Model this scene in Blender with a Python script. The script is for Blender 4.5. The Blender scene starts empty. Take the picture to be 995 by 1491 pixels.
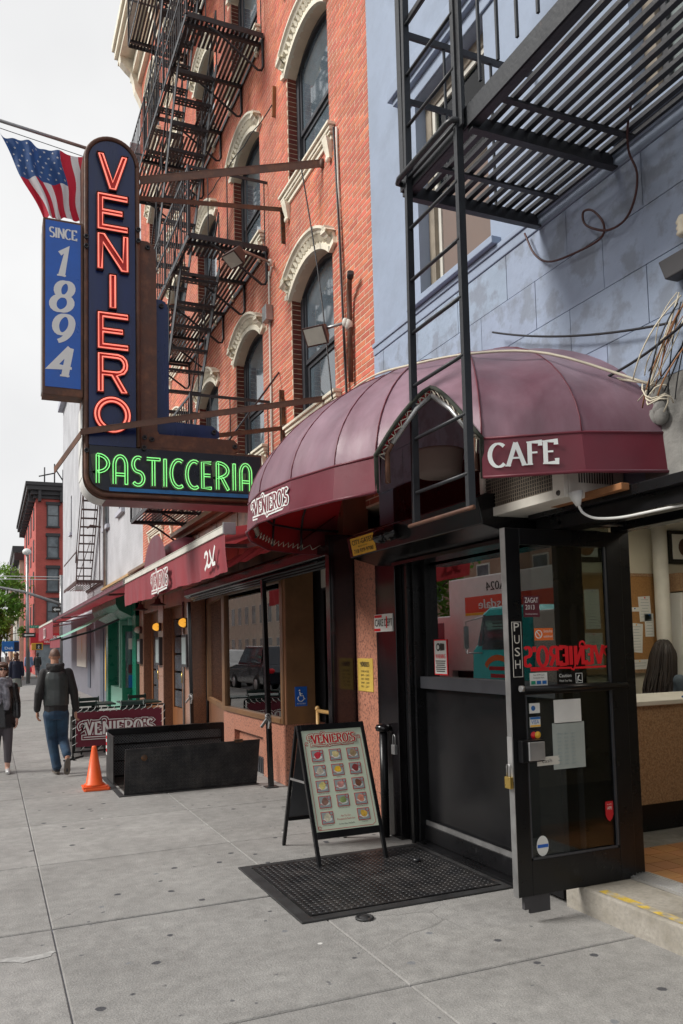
import bpy, bmesh, math, random
from mathutils import Vector, Matrix
R = math.radians
random.seed(7)
SC = bpy.context.scene
COL = SC.collection

# ---------------------------------------------------------------- camera, sky, sun, exposure
cam_d = bpy.data.cameras.new('camera'); cam = bpy.data.objects.new('camera', cam_d); COL.objects.link(cam)
SC.camera = cam
YAW, PITCH, ROLL = R(23.52704), R(4.18524), R(-1.38554)
fwd = Vector((math.sin(YAW)*math.cos(PITCH), math.cos(YAW)*math.cos(PITCH), math.sin(PITCH)))
rgt = Vector((math.cos(YAW), -math.sin(YAW), 0)); upv = rgt.cross(fwd)
r2 = math.cos(ROLL)*rgt + math.sin(ROLL)*upv; u2 = -math.sin(ROLL)*rgt + math.cos(ROLL)*upv
m = Matrix((r2, u2, -fwd)).transposed().to_4x4(); m.translation = (0, 0, 1.6)
cam.matrix_world = m
cam_d.sensor_fit = 'VERTICAL'; cam_d.sensor_height = 36.0; cam_d.lens = 1176.37/1491*36
cam_d.shift_y = (853.065-745.5)/1491; cam_d.shift_x = 0
cam_d.clip_start = 0.05; cam_d.clip_end = 2000

SUN_EL, SUN_AZ = R(40), R(280)      # azimuth clockwise from +Y: over the street, behind the camera's left shoulder
w = bpy.data.worlds.new('World'); SC.world = w; w.use_nodes = True
nt = w.node_tree; nt.nodes.clear()
wo = nt.nodes.new('ShaderNodeOutputWorld'); bg = nt.nodes.new('ShaderNodeBackground')
sky = nt.nodes.new('ShaderNodeTexSky'); sky.sky_type = 'NISHITA'; sky.sun_disc = False
sky.sun_elevation = SUN_EL; sky.sun_rotation = SUN_AZ; sky.dust_density = 4.0; sky.air_density = 1.0
hs = nt.nodes.new('ShaderNodeHueSaturation'); hs.inputs['Saturation'].default_value = 0.12
tc = nt.nodes.new('ShaderNodeTexCoord'); ns = nt.nodes.new('ShaderNodeTexNoise')
ns.inputs['Scale'].default_value = 1.6; ns.inputs['Detail'].default_value = 5; ns.inputs['Roughness'].default_value = .55
cr = nt.nodes.new('ShaderNodeValToRGB')
cr.color_ramp.elements[0].position = .3; cr.color_ramp.elements[0].color = (6.5, 6.55, 6.7, 1)
cr.color_ramp.elements[1].position = .7; cr.color_ramp.elements[1].color = (8.9, 8.9, 8.9, 1)
mx = nt.nodes.new('ShaderNodeMix'); mx.data_type = 'RGBA'; mx.inputs[0].default_value = 0.86
nt.links.new(tc.outputs['Generated'], ns.inputs['Vector']); nt.links.new(ns.outputs['Fac'], cr.inputs['Fac'])
nt.links.new(sky.outputs['Color'], hs.inputs['Color'])
nt.links.new(hs.outputs['Color'], mx.inputs[6]); nt.links.new(cr.outputs['Color'], mx.inputs[7])
nt.links.new(mx.outputs[2], bg.inputs['Color']); nt.links.new(bg.outputs['Background'], wo.inputs['Surface'])
bg.inputs['Strength'].default_value = 0.0505
sd = bpy.data.lights.new('sun', 'SUN'); sd.energy = 1.5; sd.angle = R(20); sd.color = (1.0, .965, .91)
so = bpy.data.objects.new('sun', sd); COL.objects.link(so)
sdir = Vector((math.sin(SUN_AZ)*math.cos(SUN_EL), math.cos(SUN_AZ)*math.cos(SUN_EL), math.sin(SUN_EL)))
so.rotation_euler = (-sdir).to_track_quat('-Z', 'Y').to_euler()
SC.view_settings.view_transform = 'Standard'; SC.view_settings.look = 'None'
SC.view_settings.exposure = 1.21; SC.view_settings.gamma = 1.0; SC.view_settings.use_curve_mapping = False
SC.cycles.max_bounces = 6; SC.cycles.diffuse_bounces = 3; SC.cycles.glossy_bounces = 3; SC.cycles.transparent_max_bounces = 10

# ---------------------------------------------------------------- materials
MATS = {}
def N(nt, t, **k):
    n = nt.nodes.new(t)
    for a, b in k.items(): setattr(n, a, b)
    return n
def pm(name, col, rough=.6, metal=0., var=.12, scale=6., bump=0., bscale=40., spec=.5, col2=None, c2amt=.45, c2scale=3.,
       c2sharp=.12, emit=None, estr=0., rnd=0., coat=0., streak=False, sub=0.):
    """principled material: base colour with noise variation, an optional second colour in patches, relief, per-piece variation"""
    if name in MATS: return MATS[name]
    mt = bpy.data.materials.new(name); mt.use_nodes = True; t = mt.node_tree; b = t.nodes['Principled BSDF']
    L = t.links.new
    tc = N(t, 'ShaderNodeTexCoord'); obc = tc.outputs['Object']
    if streak:
        mp = N(t, 'ShaderNodeMapping'); mp.inputs['Scale'].default_value = (1, 1, .12); L(obc, mp.inputs['Vector']); pv = mp.outputs['Vector']
    else: pv = obc
    n1 = N(t, 'ShaderNodeTexNoise'); n1.inputs['Scale'].default_value = scale; n1.inputs['Detail'].default_value = 6; n1.inputs['Roughness'].default_value = .6
    L(pv, n1.inputs['Vector'])
    r = N(t, 'ShaderNodeMapRange'); r.inputs[1].default_value = .3; r.inputs[2].default_value = .7
    r.inputs[3].default_value = 1-var; r.inputs[4].default_value = 1+var; L(n1.outputs['Fac'], r.inputs[0])
    base = N(t, 'ShaderNodeRGB'); base.outputs[0].default_value = (*col, 1); cur = base.outputs[0]
    if rnd:
        oi = N(t, 'ShaderNodeObjectInfo'); ge = N(t, 'ShaderNodeNewGeometry')
        ad = N(t, 'ShaderNodeMath', operation='ADD'); L(oi.outputs['Random'], ad.inputs[0]); L(ge.outputs['Random Per Island'], ad.inputs[1])
        fr = N(t, 'ShaderNodeMath', operation='FRACT'); L(ad.outputs[0], fr.inputs[0])
        hv = N(t, 'ShaderNodeHueSaturation'); L(cur, hv.inputs['Color'])
        mr = N(t, 'ShaderNodeMapRange'); mr.inputs[3].default_value = 1-rnd; mr.inputs[4].default_value = 1+rnd*.7; L(fr.outputs[0], mr.inputs[0])
        L(mr.outputs[0], hv.inputs['Value'])
        mh = N(t, 'ShaderNodeMapRange'); mh.inputs[3].default_value = .492; mh.inputs[4].default_value = .508
        f2 = N(t, 'ShaderNodeMath', operation='MULTIPLY'); f2.inputs[1].default_value = 7.31; L(fr.outputs[0], f2.inputs[0])
        f3 = N(t, 'ShaderNodeMath', operation='FRACT'); L(f2.outputs[0], f3.inputs[0]); L(f3.outputs[0], mh.inputs[0]); L(mh.outputs[0], hv.inputs['Hue'])
        cur = hv.outputs['Color']
    if col2:
        n2 = N(t, 'ShaderNodeTexNoise'); n2.inputs['Scale'].default_value = c2scale; n2.inputs['Detail'].default_value = 8; n2.inputs['Roughness'].default_value = .62
        L(pv, n2.inputs['Vector'])
        mr2 = N(t, 'ShaderNodeMapRange'); mr2.inputs[1].default_value = 1-c2amt-c2sharp/2; mr2.inputs[2].default_value = 1-c2amt+c2sharp/2; L(n2.outputs['Fac'], mr2.inputs[0])
        mc = N(t, 'ShaderNodeMix', data_type='RGBA'); L(mr2.outputs[0], mc.inputs[0]); L(cur, mc.inputs[6]); mc.inputs[7].default_value = (*col2, 1); cur = mc.outputs[2]
    mv = N(t, 'ShaderNodeMix', data_type='RGBA', blend_type='MULTIPLY'); mv.inputs[0].default_value = 1
    L(cur, mv.inputs[6]); L(r.outputs[0], mv.inputs[7]); L(mv.outputs[2], b.inputs['Base Color'])
    rr = N(t, 'ShaderNodeMapRange'); rr.inputs[1].default_value = .3; rr.inputs[2].default_value = .7
    rr.inputs[3].default_value = max(.02, rough-.1*min(1, rough*2)); rr.inputs[4].default_value = min(1, rough+.1*min(1, rough*2)); L(n1.outputs['Fac'], rr.inputs[0]); L(rr.outputs[0], b.inputs['Roughness'])
    b.inputs['Metallic'].default_value = metal; b.inputs['Specular IOR Level'].default_value = spec
    b.inputs['Coat Weight'].default_value = coat
    if bump:
        n3 = N(t, 'ShaderNodeTexNoise'); n3.inputs['Scale'].default_value = bscale; n3.inputs['Detail'].default_value = 4; L(obc, n3.inputs['Vector'])
        bp = N(t, 'ShaderNodeBump'); bp.inputs['Strength'].default_value = min(1, bump); bp.inputs['Distance'].default_value = .006
        L(n3.outputs['Fac'], bp.inputs['Height']); L(bp.outputs['Normal'], b.inputs['Normal'])
    if emit:
        b.inputs['Emission Color'].default_value = (*emit, 1); b.inputs['Emission Strength'].default_value = estr
    MATS[name] = mt; return mt

def glass(name, tint=(.93, .96, .95), ior=1.85, rough=.0):
    mt = bpy.data.materials.new(name); mt.use_nodes = True; t = mt.node_tree; t.nodes.clear(); L = t.links.new
    o = N(t, 'ShaderNodeOutputMaterial'); mixs = N(t, 'ShaderNodeMixShader'); tr = N(t, 'ShaderNodeBsdfTransparent'); gl = N(t, 'ShaderNodeBsdfGlossy')
    fr = N(t, 'ShaderNodeFresnel'); fr.inputs['IOR'].default_value = ior
    tr.inputs['Color'].default_value = (*tint, 1); gl.inputs['Roughness'].default_value = rough; gl.inputs['Color'].default_value = (1, 1, 1, 1)
    L(fr.outputs[0], mixs.inputs[0]); L(tr.outputs[0], mixs.inputs[1]); L(gl.outputs[0], mixs.inputs[2]); L(mixs.outputs[0], o.inputs['Surface'])
    MATS[name] = mt; return mt

M = {}
def defm(k, *a, **kw): M[k] = pm(k, *a, **kw)
defm('brick', (.62, .165, .095), rough=.8, var=.20, scale=3.2, streak=True, bump=.5, bscale=60, rnd=.24, col2=(.40, .125, .085), c2amt=.46, c2scale=1.1, c2sharp=.30)
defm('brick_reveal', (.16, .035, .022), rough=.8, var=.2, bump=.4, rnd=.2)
defm('mortar', (.74, .60, .45), rough=.9, var=.12, scale=3, bump=.4)
defm('cream', (.80, .745, .61), rough=.6, var=.1, scale=4, bump=.15, bscale=30, col2=(.50, .44, .34), c2amt=.32, c2scale=5, c2sharp=.25)
defm('iron', (.022, .022, .026), rough=.42, var=.25, scale=9, bump=.3, bscale=50, col2=(.06, .03, .02), c2amt=.3, c2scale=7, c2sharp=.2)
defm('iron_grey', (.020, .022, .026), rough=.45, var=.2, scale=8, bump=.35, bscale=45, col2=(.05, .03, .025), c2amt=.3, c2scale=6)
defm('iron_brown', (.07, .035, .03), rough=.6, var=.2)
defm('rust', (.10, .045, .028), rough=.62, var=.25, scale=8, bump=.3, col2=(.17, .075, .04), c2amt=.4, c2scale=9, c2sharp=.2)
defm('rust_old', (.13, .06, .025), rough=.85, var=.4, scale=14, bump=.8, col2=(.05, .03, .02), c2amt=.5, c2scale=12)
defm('navy', (.010, .022, .095), rough=.28, var=.3, scale=3, streak=True, col2=(.03, .04, .07), c2amt=.36, c2scale=2.2, c2sharp=.3)
defm('navy_black', (.008, .010, .02), rough=.3, var=.4, scale=4, col2=(.03, .028, .028), c2amt=.38, c2scale=3)
defm('letter_tray', (.42, .035, .03), rough=.5, var=.25)
defm('letter_side', (.05, .012, .01), rough=.5, var=.3)
defm('tray_green', (.10, .105, .08), rough=.55, var=.4, scale=12, col2=(.03, .03, .025), c2amt=.45)
defm('neon_red', (.9, .25, .2), rough=.3, var=0, emit=(1, .23, .16), estr=.44)
defm('neon_green', (.4, .9, .4), rough=.3, var=0, emit=(.22, 1, .24), estr=.36)
defm('sign_blue', (.014, .115, .50), rough=.32, var=.08)
defm('bright_blue', (.02, .16, .42), rough=.5, var=.25, scale=8, col2=(.05, .06, .08), c2amt=.35, c2scale=8)
defm('white_print', (.78, .80, .78), rough=.5, var=.04)
defm('white_paint', (.74, .74, .72), rough=.55, var=.08)
defm('off_white', (.62, .60, .54), rough=.6, var=.08)
defm('sheet_pink', (.20, .075, .085), rough=.45, var=.35, scale=5, bump=.3, bscale=6, col2=(.28, .14, .14), c2amt=.4)
defm('galv', (.36, .36, .36), rough=.38, metal=.75, var=.2)
defm('galv_dark', (.11, .115, .12), rough=.5, metal=.3, var=.2)
defm('galv_paint', (.46, .455, .44), rough=.85, var=.15, scale=12, col2=(.33, .325, .315), c2amt=.5, c2scale=14)
defm('alu', (.6, .6, .6), rough=.35, metal=.8, var=.12)
defm('maroon', (.165, .014, .030), rough=.42, var=.16, scale=3, bump=.1, bscale=25, spec=.5, col2=(.155, .03, .045), c2amt=.45, c2scale=2.2, c2sharp=.35)
defm('maroon_faded', (.33, .20, .25), rough=.45, var=.18, scale=7, bump=.6, bscale=7, spec=.6, col2=(.165, .06, .088), c2amt=.48, c2scale=2.4, c2sharp=.35, rnd=.20, streak=True)
defm('maroon_inner', (.20, .035, .04), rough=.6, var=.15)
defm('awning_red', (.30, .035, .045), rough=.7, var=.14, scale=5, bump=.25, bscale=9, streak=True)
defm('banner_red', (.15, .012, .032), rough=.6, var=.1, bump=.12, bscale=8)
defm('trim_green', (.035, .04, .03), rough=.9, var=.4, scale=20)
defm('rope', (.50, .46, .38), rough=.9, var=.15)
defm('cable_white', (.62, .56, .44), rough=.6, var=.15)
defm('cable_black', (.014, .014, .017), rough=.5, var=.1)
defm('cable_red', (.07, .022, .02), rough=.5, var=.1)
defm('blue_wall', (.30, .362, .475), rough=.72, var=.10, scale=1.3, bump=.6, bscale=10, col2=(.255, .305, .395), c2amt=.46, c2scale=2.6, c2sharp=.2)
defm('blue_block', (.305, .368, .48), rough=.75, var=.10, scale=3, bump=.9, bscale=16, col2=(.235, .272, .34), c2amt=.46, c2scale=5.0, c2sharp=.10, rnd=.015)
defm('blue_dark', (.10, .115, .15), rough=.7, var=.2)
defm('cement', (.24, .235, .22), rough=.9, var=.25, scale=9, bump=1., bscale=25)
defm('steel_door', (.007, .007, .008), rough=.30, spec=.32, var=.2, scale=4, bump=.08, bscale=50, col2=(.03, .03, .032), c2amt=.3, c2scale=6)
defm('black_gloss', (.008, .007, .008), rough=.16, var=.2, spec=.6)
defm('black_panel', (.010, .010, .011), rough=.20, var=.2, bump=.12, bscale=130, spec=.28)
defm('fin_black', (.018, .008, .010), rough=.10, var=.2, spec=.6)
defm('pink_reflection', (.010, .009, .010), rough=.35, var=.2, col2=(.30, .045, .07), c2amt=.52, c2scale=1.1, c2sharp=.3)  # unused: blurred reflection of a red vehicle painted as pink patches on black
defm('gate_black', (.014, .014, .015), rough=.20, var=.3, scale=5, bump=.06, bscale=10, metal=.2)
defm('teal_reflection', (.014, .016, .017), rough=.25, var=.25, metal=.3, col2=(.015, .30, .32), c2amt=.50, c2scale=1.15, c2sharp=.12)  # unused: the teal truck's reflection painted into the black gate colour
defm('granite', (.44, .195, .13), rough=.35, var=.30, scale=70, col2=(.19, .09, .07), c2amt=.44, c2scale=42, c2sharp=.05)
defm('granite_brown', (.25, .12, .068), rough=.32, var=.35, scale=120, col2=(.10, .045, .03), c2amt=.45, c2scale=90, c2sharp=.1)
defm('granite_pink', (.35, .195, .14), rough=.3, var=.12, scale=60)
defm('bronze', (.25, .135, .065), rough=.38, var=.12, metal=.25, scale=3, col2=(.17, .09, .045), c2amt=.45, c2scale=2, c2sharp=.3)
defm('bronze_lit', (.36, .18, .10), rough=.42, var=.12, metal=.2)
defm('copper', (.33, .15, .085), rough=.34, var=.22, metal=.45, scale=3, col2=(.10, .055, .04), c2amt=.42, c2scale=2.2, c2sharp=.2)
defm('wood_door', (.19, .075, .028), rough=.4, var=.25, scale=5, streak=True)
defm('wood_light', (.50, .30, .11), rough=.35, var=.2, streak=True)
defm('plank', (.28, .12, .045), rough=.7, var=.25)
defm('brass', (.62, .43, .12), rough=.3, metal=.85, var=.12)
defm('gold_plaque', (.62, .43, .09), rough=.4, metal=.15, var=.1)
defm('ink', (.03, .025, .02), rough=.6, var=0)
defm('ink_red', (.50, .012, .022), rough=.5, var=.04)
defm('vinyl_red', (.72, .012, .022), rough=.45, var=.03)
defm('orange_print', (.75, .16, .03), rough=.5, var=.03)
defm('yellow_print', (.85, .48, .04), rough=.5, var=.05)
defm('maroon_print', (.10, .012, .025), rough=.5, var=.03)
defm('paper', (.72, .72, .69), rough=.8, var=.05, scale=3)
defm('paper_grey', (.36, .40, .38), rough=.8, var=.1)
defm('menu_paper', (.60, .68, .54), rough=.35, var=.03)
defm('photo_grey', (.30, .36, .36), rough=.4, var=.1)
defm('tile', (.42, .19, .075), rough=.45, var=.15, rnd=.15)
defm('wall_cream', (.62, .58, .47), rough=.8, var=.04)
defm('ceiling', (.62, .61, .57), rough=.9, var=.03)
defm('cork', (.36, .185, .065), rough=.95, var=.2, scale=60, bump=.3)
defm('laminate', (.37, .235, .135), rough=.5, var=.35, scale=90, col2=(.29, .17, .09), c2amt=.5, c2scale=60)
defm('grey_brick', (.46, .47, .53), rough=.8, var=.08, scale=4, bump=.3)
defm('grey_dark', (.17, .17, .20), rough=.8, var=.15, scale=3, bump=.3)
defm('red_brick', (.44, .055, .048), rough=.85, var=.16, scale=3, col2=(.36, .07, .06), c2amt=.45, c2scale=4)
defm('dark_trim', (.045, .043, .047), rough=.6, var=.2)
defm('pane', (.10, .13, .155), rough=.06, var=.3, scale=2, spec=.9, coat=.6)
defm('pane_far', (.16, .19, .21), rough=.15, var=.45, scale=1.3, spec=.8)
defm('frame_dark', (.045, .047, .055), rough=.45, var=.2)
defm('frame_wood', (.26, .22, .17), rough=.6, var=.25)
defm('shade', (.20, .15, .13), rough=.9, var=.06)
defm('green_paint', (.006, .16, .095), rough=.3, var=.12)
defm('green_pale', (.20, .42, .33), rough=.5, var=.15)
defm('mint_fabric', (.30, .58, .47), rough=.8, var=.1)
defm('plate', (.020, .020, .022), rough=.42, metal=.35, var=.3, scale=5, bump=.2, col2=(.055, .05, .048), c2amt=.42, c2scale=6, c2sharp=.3)
defm('plate_rim', (.030, .030, .031), rough=.55, var=.3, col2=(.09, .055, .04), c2amt=.32, c2scale=8)
defm('cone_orange', (.85, .115, .02), rough=.45, var=.06)
defm('asphalt', (.05, .05, .052), rough=.9, var=.2, bump=.6, bscale=120)
defm('chair_green', (.012, .035, .030), rough=.35, var=.15)
defm('stone_step', (.33, .305, .265), rough=.85, var=.2, scale=40, bump=.7, bscale=45, col2=(.22, .20, .16), c2amt=.42, c2scale=5, c2sharp=.25)
defm('yellow_wear', (.52, .36, .05), rough=.85, var=.3, scale=20, col2=(.36, .32, .24), c2amt=.5, c2scale=9, c2sharp=.1)
defm('teal_paint', (.05, .64, .66), rough=.2, var=.05, coat=.5)
defm('truck_white', (.80, .80, .79), rough=.4, var=.06)
defm('krasdale_red', (.75, .07, .03), rough=.4, var=.05)
defm('rubber', (.02, .02, .02), rough=.8, var=.1)
defm('car_dark', (.03, .035, .05), rough=.15, var=.05, coat=.8, metal=.3)
defm('opp_brick', (.30, .14, .085), rough=.85, var=.18, scale=2)
defm('opp_tan', (.62, .55, .45), rough=.85, var=.15, scale=2)
defm('skin', (.52, .27, .18), rough=.5, var=.06)
defm('skin_pale', (.58, .34, .26), rough=.5, var=.06)
defm('stubble', (.17, .10, .075), rough=.6, var=.1, scale=30)
defm('hair_brown', (.085, .035, .018), rough=.45, var=.4, scale=30, streak=True)
defm('hair_dark', (.014, .008, .006), rough=.62, var=.4, scale=40, streak=True)
defm('hair_blond', (.45, .27, .10), rough=.5, var=.3, scale=30, streak=True)
defm('jacket', (.016, .015, .015), rough=.75, var=.3, scale=14, bump=.5, bscale=18)
defm('vest', (.050, .058, .058), rough=.33, var=.25, scale=8, bump=.6, bscale=11)
defm('jeans', (.014, .040, .080), rough=.85, var=.35, scale=9, bump=.4, bscale=14, col2=(.03, .085, .14), c2amt=.42, c2scale=3.5, c2sharp=.3)
defm('shoe_dark', (.02, .022, .028), rough=.6, var=.2)
defm('sole', (.13, .11, .09), rough=.8, var=.15)
defm('leather', (.018, .018, .020), rough=.28, var=.3, scale=8, bump=.5, bscale=10)
defm('scarf', (.19, .19, .22), rough=.9, var=.45, scale=22, bump=.6, bscale=30, col2=(.34, .34, .38), c2amt=.45, c2scale=16)
defm('leggings', (.085, .075, .085), rough=.8, var=.15)
defm('silver', (.6, .6, .6), rough=.35, metal=.5, var=.1)
defm('navy_cloth', (.010, .014, .035), rough=.8, var=.2)
defm('skirt_grey', (.22, .24, .22), rough=.9, var=.15)
defm('skirt_red', (.60, .02, .06), rough=.8, var=.1)
defm('blue_shirt', (.20, .27, .42), rough=.8, var=.15)
defm('denim_shirt', (.07, .095, .12), rough=.85, var=.3, scale=20)
defm('leaf', (.10, .22, .028), rough=.6, var=.35, scale=3, rnd=.35)
defm('leaf_dark', (.055, .13, .025), rough=.6, var=.3, scale=3, rnd=.3)
defm('bark', (.09, .07, .05), rough=.9, var=.3)
defm('room_light', (.9, .9, .85), rough=.4, var=0, emit=(1, .93, .78), estr=5.)
defm('shop_light', (.9, .85, .7), rough=.4, var=0, emit=(1, .85, .60), estr=28.)
defm('lamp_amber', (.75, .42, .05), rough=.25, var=.1, emit=(1, .45, .05), estr=.35)
defm('lamp_glass', (.5, .52, .45), rough=.25, var=.1)
defm('ac_cream', (.68, .65, .58), rough=.5, var=.12)
defm('ac_mesh', (.05, .045, .04), rough=.7, var=.3)
defm('transit_blue', (.012, .13, .42), rough=.4, var=.1)
defm('sign_green', (.01, .28, .16), rough=.5, var=.05)
defm('signal_yellow', (.62, .33, .03), rough=.5, var=.05)
defm('flag_red', (.55, .015, .045), rough=.7, var=.08, bump=.15, bscale=12)
defm('flag_white', (.74, .74, .77), rough=.7, var=.06, bump=.15, bscale=12)
defm('flag_blue', (.025, .085, .25), rough=.7, var=.15, bump=.15, bscale=12)
defm('yellow_chalk', (.72, .42, .02), rough=.8, var=.15)
for nm in ('neon_red', 'neon_green', 'lamp_amber'): MATS[nm].cycles.emission_sampling = 'NONE'
glass('clear_glass', ior=3.4); M['clear_glass'] = MATS['clear_glass']
glass('cafe_glass', ior=4.2); M['cafe_glass'] = MATS['cafe_glass']
glass('dull_glass', tint=(.8, .82, .82), ior=1.22); M['dull_glass'] = MATS['dull_glass']
glass('door_glass', tint=(.66, .69, .67), ior=1.32); M['door_glass'] = MATS['door_glass']

for nm in ('maroon_faded', 'maroon', 'awning_red', 'jacket', 'jeans'):
    b_ = MATS[nm].node_tree.nodes['Principled BSDF']; b_.inputs['Sheen Weight'].default_value = .55 if nm == 'maroon_faded' else .2; b_.inputs['Sheen Roughness'].default_value = .45; b_.inputs['Sheen Tint'].default_value = (.75, .68, .80, 1)
def concrete():
    mt = pm('concrete', (.318, .309, .296), rough=.85, var=.16, scale=11, bump=.7, bscale=90, col2=(.225, .218, .208), c2amt=.46, c2scale=1.3, c2sharp=.36, rnd=.13)
    t = mt.node_tree; L = t.links.new; b = t.nodes['Principled BSDF']
    src = b.inputs['Base Color'].links[0].from_socket
    geo = N(t, 'ShaderNodeNewGeometry')
    def spots(scale, thr, col, last, dens):
        v = N(t, 'ShaderNodeTexVoronoi'); v.inputs['Scale'].default_value = scale; v.inputs['Randomness'].default_value = 1.0
        nz = N(t, 'ShaderNodeTexNoise'); nz.inputs['Scale'].default_value = 28; L(geo.outputs['Position'], nz.inputs['Vector'])
        ad = N(t, 'ShaderNodeMix', data_type='VECTOR'); ad.inputs[0].default_value = .022
        L(geo.outputs['Position'], ad.inputs[4]); L(nz.outputs['Color'], ad.inputs[5])
        fl = N(t, 'ShaderNodeVectorMath', operation='MULTIPLY'); fl.inputs[1].default_value = (1, 1, 0); L(ad.outputs[1], fl.inputs[0]); L(fl.outputs[0], v.inputs['Vector'])
        lt = N(t, 'ShaderNodeMapRange'); lt.inputs[1].default_value = thr; lt.inputs[2].default_value = thr*.8; L(v.outputs['Distance'], lt.inputs[0])
        sp = N(t, 'ShaderNodeSeparateColor'); L(v.outputs['Color'], sp.inputs[0])
        # gum is thickest in front of the cafe door and thins out towards the kerb
        sx = N(t, 'ShaderNodeSeparateXYZ'); L(geo.outputs['Position'], sx.inputs[0])
        dn = N(t, 'ShaderNodeMapRange'); dn.inputs[1].default_value = 0.4; dn.inputs[2].default_value = 2.6; dn.inputs[3].default_value = dens*.25; dn.inputs[4].default_value = dens; L(sx.outputs[0], dn.inputs[0])
        gt = N(t, 'ShaderNodeMath', operation='LESS_THAN'); L(sp.outputs[0], gt.inputs[0]); L(dn.outputs[0], gt.inputs[1])
        mu = N(t, 'ShaderNodeMath', operation='MULTIPLY'); L(lt.outputs[0], mu.inputs[0]); L(gt.outputs[0], mu.inputs[1])
        mc = N(t, 'ShaderNodeMix', data_type='RGBA'); L(mu.outputs[0], mc.inputs[0]); L(last, mc.inputs[6]); mc.inputs[7].default_value = (*col, 1)
        return mc.outputs[2]
    nf = N(t, 'ShaderNodeTexNoise'); nf.inputs['Scale'].default_value = 170; nf.inputs['Detail'].default_value = 3; L(geo.outputs['Position'], nf.inputs['Vector'])
    rf = N(t, 'ShaderNodeMapRange'); rf.inputs[1].default_value = .35; rf.inputs[2].default_value = .65; rf.inputs[3].default_value = .84; rf.inputs[4].default_value = 1.16; L(nf.outputs['Fac'], rf.inputs[0])
    mf = N(t, 'ShaderNodeMix', data_type='RGBA', blend_type='MULTIPLY'); mf.inputs[0].default_value = 1; L(src, mf.inputs[6]); L(rf.outputs[0], mf.inputs[7]); src = mf.outputs[2]
    ce = N(t, 'ShaderNodeTexVoronoi'); ce.feature = 'DISTANCE_TO_EDGE'; ce.inputs['Scale'].default_value = .75
    cn = N(t, 'ShaderNodeTexNoise'); cn.inputs['Scale'].default_value = 3.5; cn.inputs['Detail'].default_value = 6; L(geo.outputs['Position'], cn.inputs['Vector'])
    cm = N(t, 'ShaderNodeMix', data_type='VECTOR'); cm.inputs[0].default_value = .16; L(geo.outputs['Position'], cm.inputs[4]); L(cn.outputs['Color'], cm.inputs[5])
    cz = N(t, 'ShaderNodeVectorMath', operation='MULTIPLY'); cz.inputs[1].default_value = (1, 1, 0); L(cm.outputs[1], cz.inputs[0]); L(cz.outputs[0], ce.inputs['Vector'])
    cl = N(t, 'ShaderNodeMapRange'); cl.inputs[1].default_value = .0035; cl.inputs[2].default_value = .0012; L(ce.outputs['Distance'], cl.inputs[0])
    ck = N(t, 'ShaderNodeTexNoise'); ck.inputs['Scale'].default_value = .55; L(geo.outputs['Position'], ck.inputs['Vector'])
    cq = N(t, 'ShaderNodeMapRange'); cq.inputs[1].default_value = .52; cq.inputs[2].default_value = .62; cq.inputs[4].default_value = .35; L(ck.outputs['Fac'], cq.inputs[0])
    cx_ = N(t, 'ShaderNodeMath', operation='MULTIPLY'); L(cl.outputs[0], cx_.inputs[0]); L(cq.outputs[0], cx_.inputs[1])
    cc = N(t, 'ShaderNodeMix', data_type='RGBA'); L(cx_.outputs[0], cc.inputs[0]); L(src, cc.inputs[6]); cc.inputs[7].default_value = (.07, .068, .065, 1); src = cc.outputs[2]
    o = spots(6.5, .165, (.065, .065, .072), src, .34)
    o = spots(11, .13, (.13, .13, .135), o, .30)
    o = spots(4.7, .10, (.19, .195, .205), o, .4)
    o = spots(3.1, .06, (.62, .61, .59), o, .16)
    L(o, b.inputs['Base Color'])
    return mt
M['concrete'] = concrete()

def brick_pattern(name, c1, c2, mort, sc, bw=.21, bh=.065):
    mt = bpy.data.materials.new(name); mt.use_nodes = True; t = mt.node_tree; L = t.links.new; b = t.nodes['Principled BSDF']
    tc = N(t, 'ShaderNodeTexCoord'); mp = N(t, 'ShaderNodeSeparateXYZ'); L(tc.outputs['Object'], mp.inputs[0])
    ad = N(t, 'ShaderNodeMath', operation='ADD'); L(mp.outputs[0], ad.inputs[0]); L(mp.outputs[1], ad.inputs[1])
    cb = N(t, 'ShaderNodeCombineXYZ'); L(ad.outputs[0], cb.inputs[0]); L(mp.outputs[2], cb.inputs[1])
    br = N(t, 'ShaderNodeTexBrick'); br.inputs['Scale'].default_value = 1; br.inputs['Brick Width'].default_value = bw; br.inputs['Row Height'].default_value = bh
    br.inputs['Mortar Size'].default_value = .006; br.inputs['Color1'].default_value = (*c1, 1); br.inputs['Color2'].default_value = (*c2, 1); br.inputs['Mortar'].default_value = (*mort, 1)
    L(cb.outputs[0], br.inputs['Vector'])
    nz = N(t, 'ShaderNodeTexNoise'); nz.inputs['Scale'].default_value = .9; nz.inputs['Detail'].default_value = 6; L(tc.outputs['Object'], nz.inputs['Vector'])
    mr = N(t, 'ShaderNodeMapRange'); mr.inputs[1].default_value = .3; mr.inputs[2].default_value = .7; mr.inputs[3].default_value = .82; mr.inputs[4].default_value = 1.12; L(nz.outputs['Fac'], mr.inputs[0])
    mv = N(t, 'ShaderNodeMix', data_type='RGBA', blend_type='MULTIPLY'); mv.inputs[0].default_value = 1; L(br.outputs['Color'], mv.inputs[6]); L(mr.outputs[0], mv.inputs[7])
    L(mv.outputs[2], b.inputs['Base Color']); b.inputs['Roughness'].default_value = .85
    bp = N(t, 'ShaderNodeBump'); bp.inputs['Strength'].default_value = .35; bp.inputs['Distance'].default_value = .01; bp.invert = True; L(br.outputs['Fac'], bp.inputs['Height']); L(bp.outputs['Normal'], b.inputs['Normal'])
    M[name] = mt; MATS[name] = mt
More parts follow.
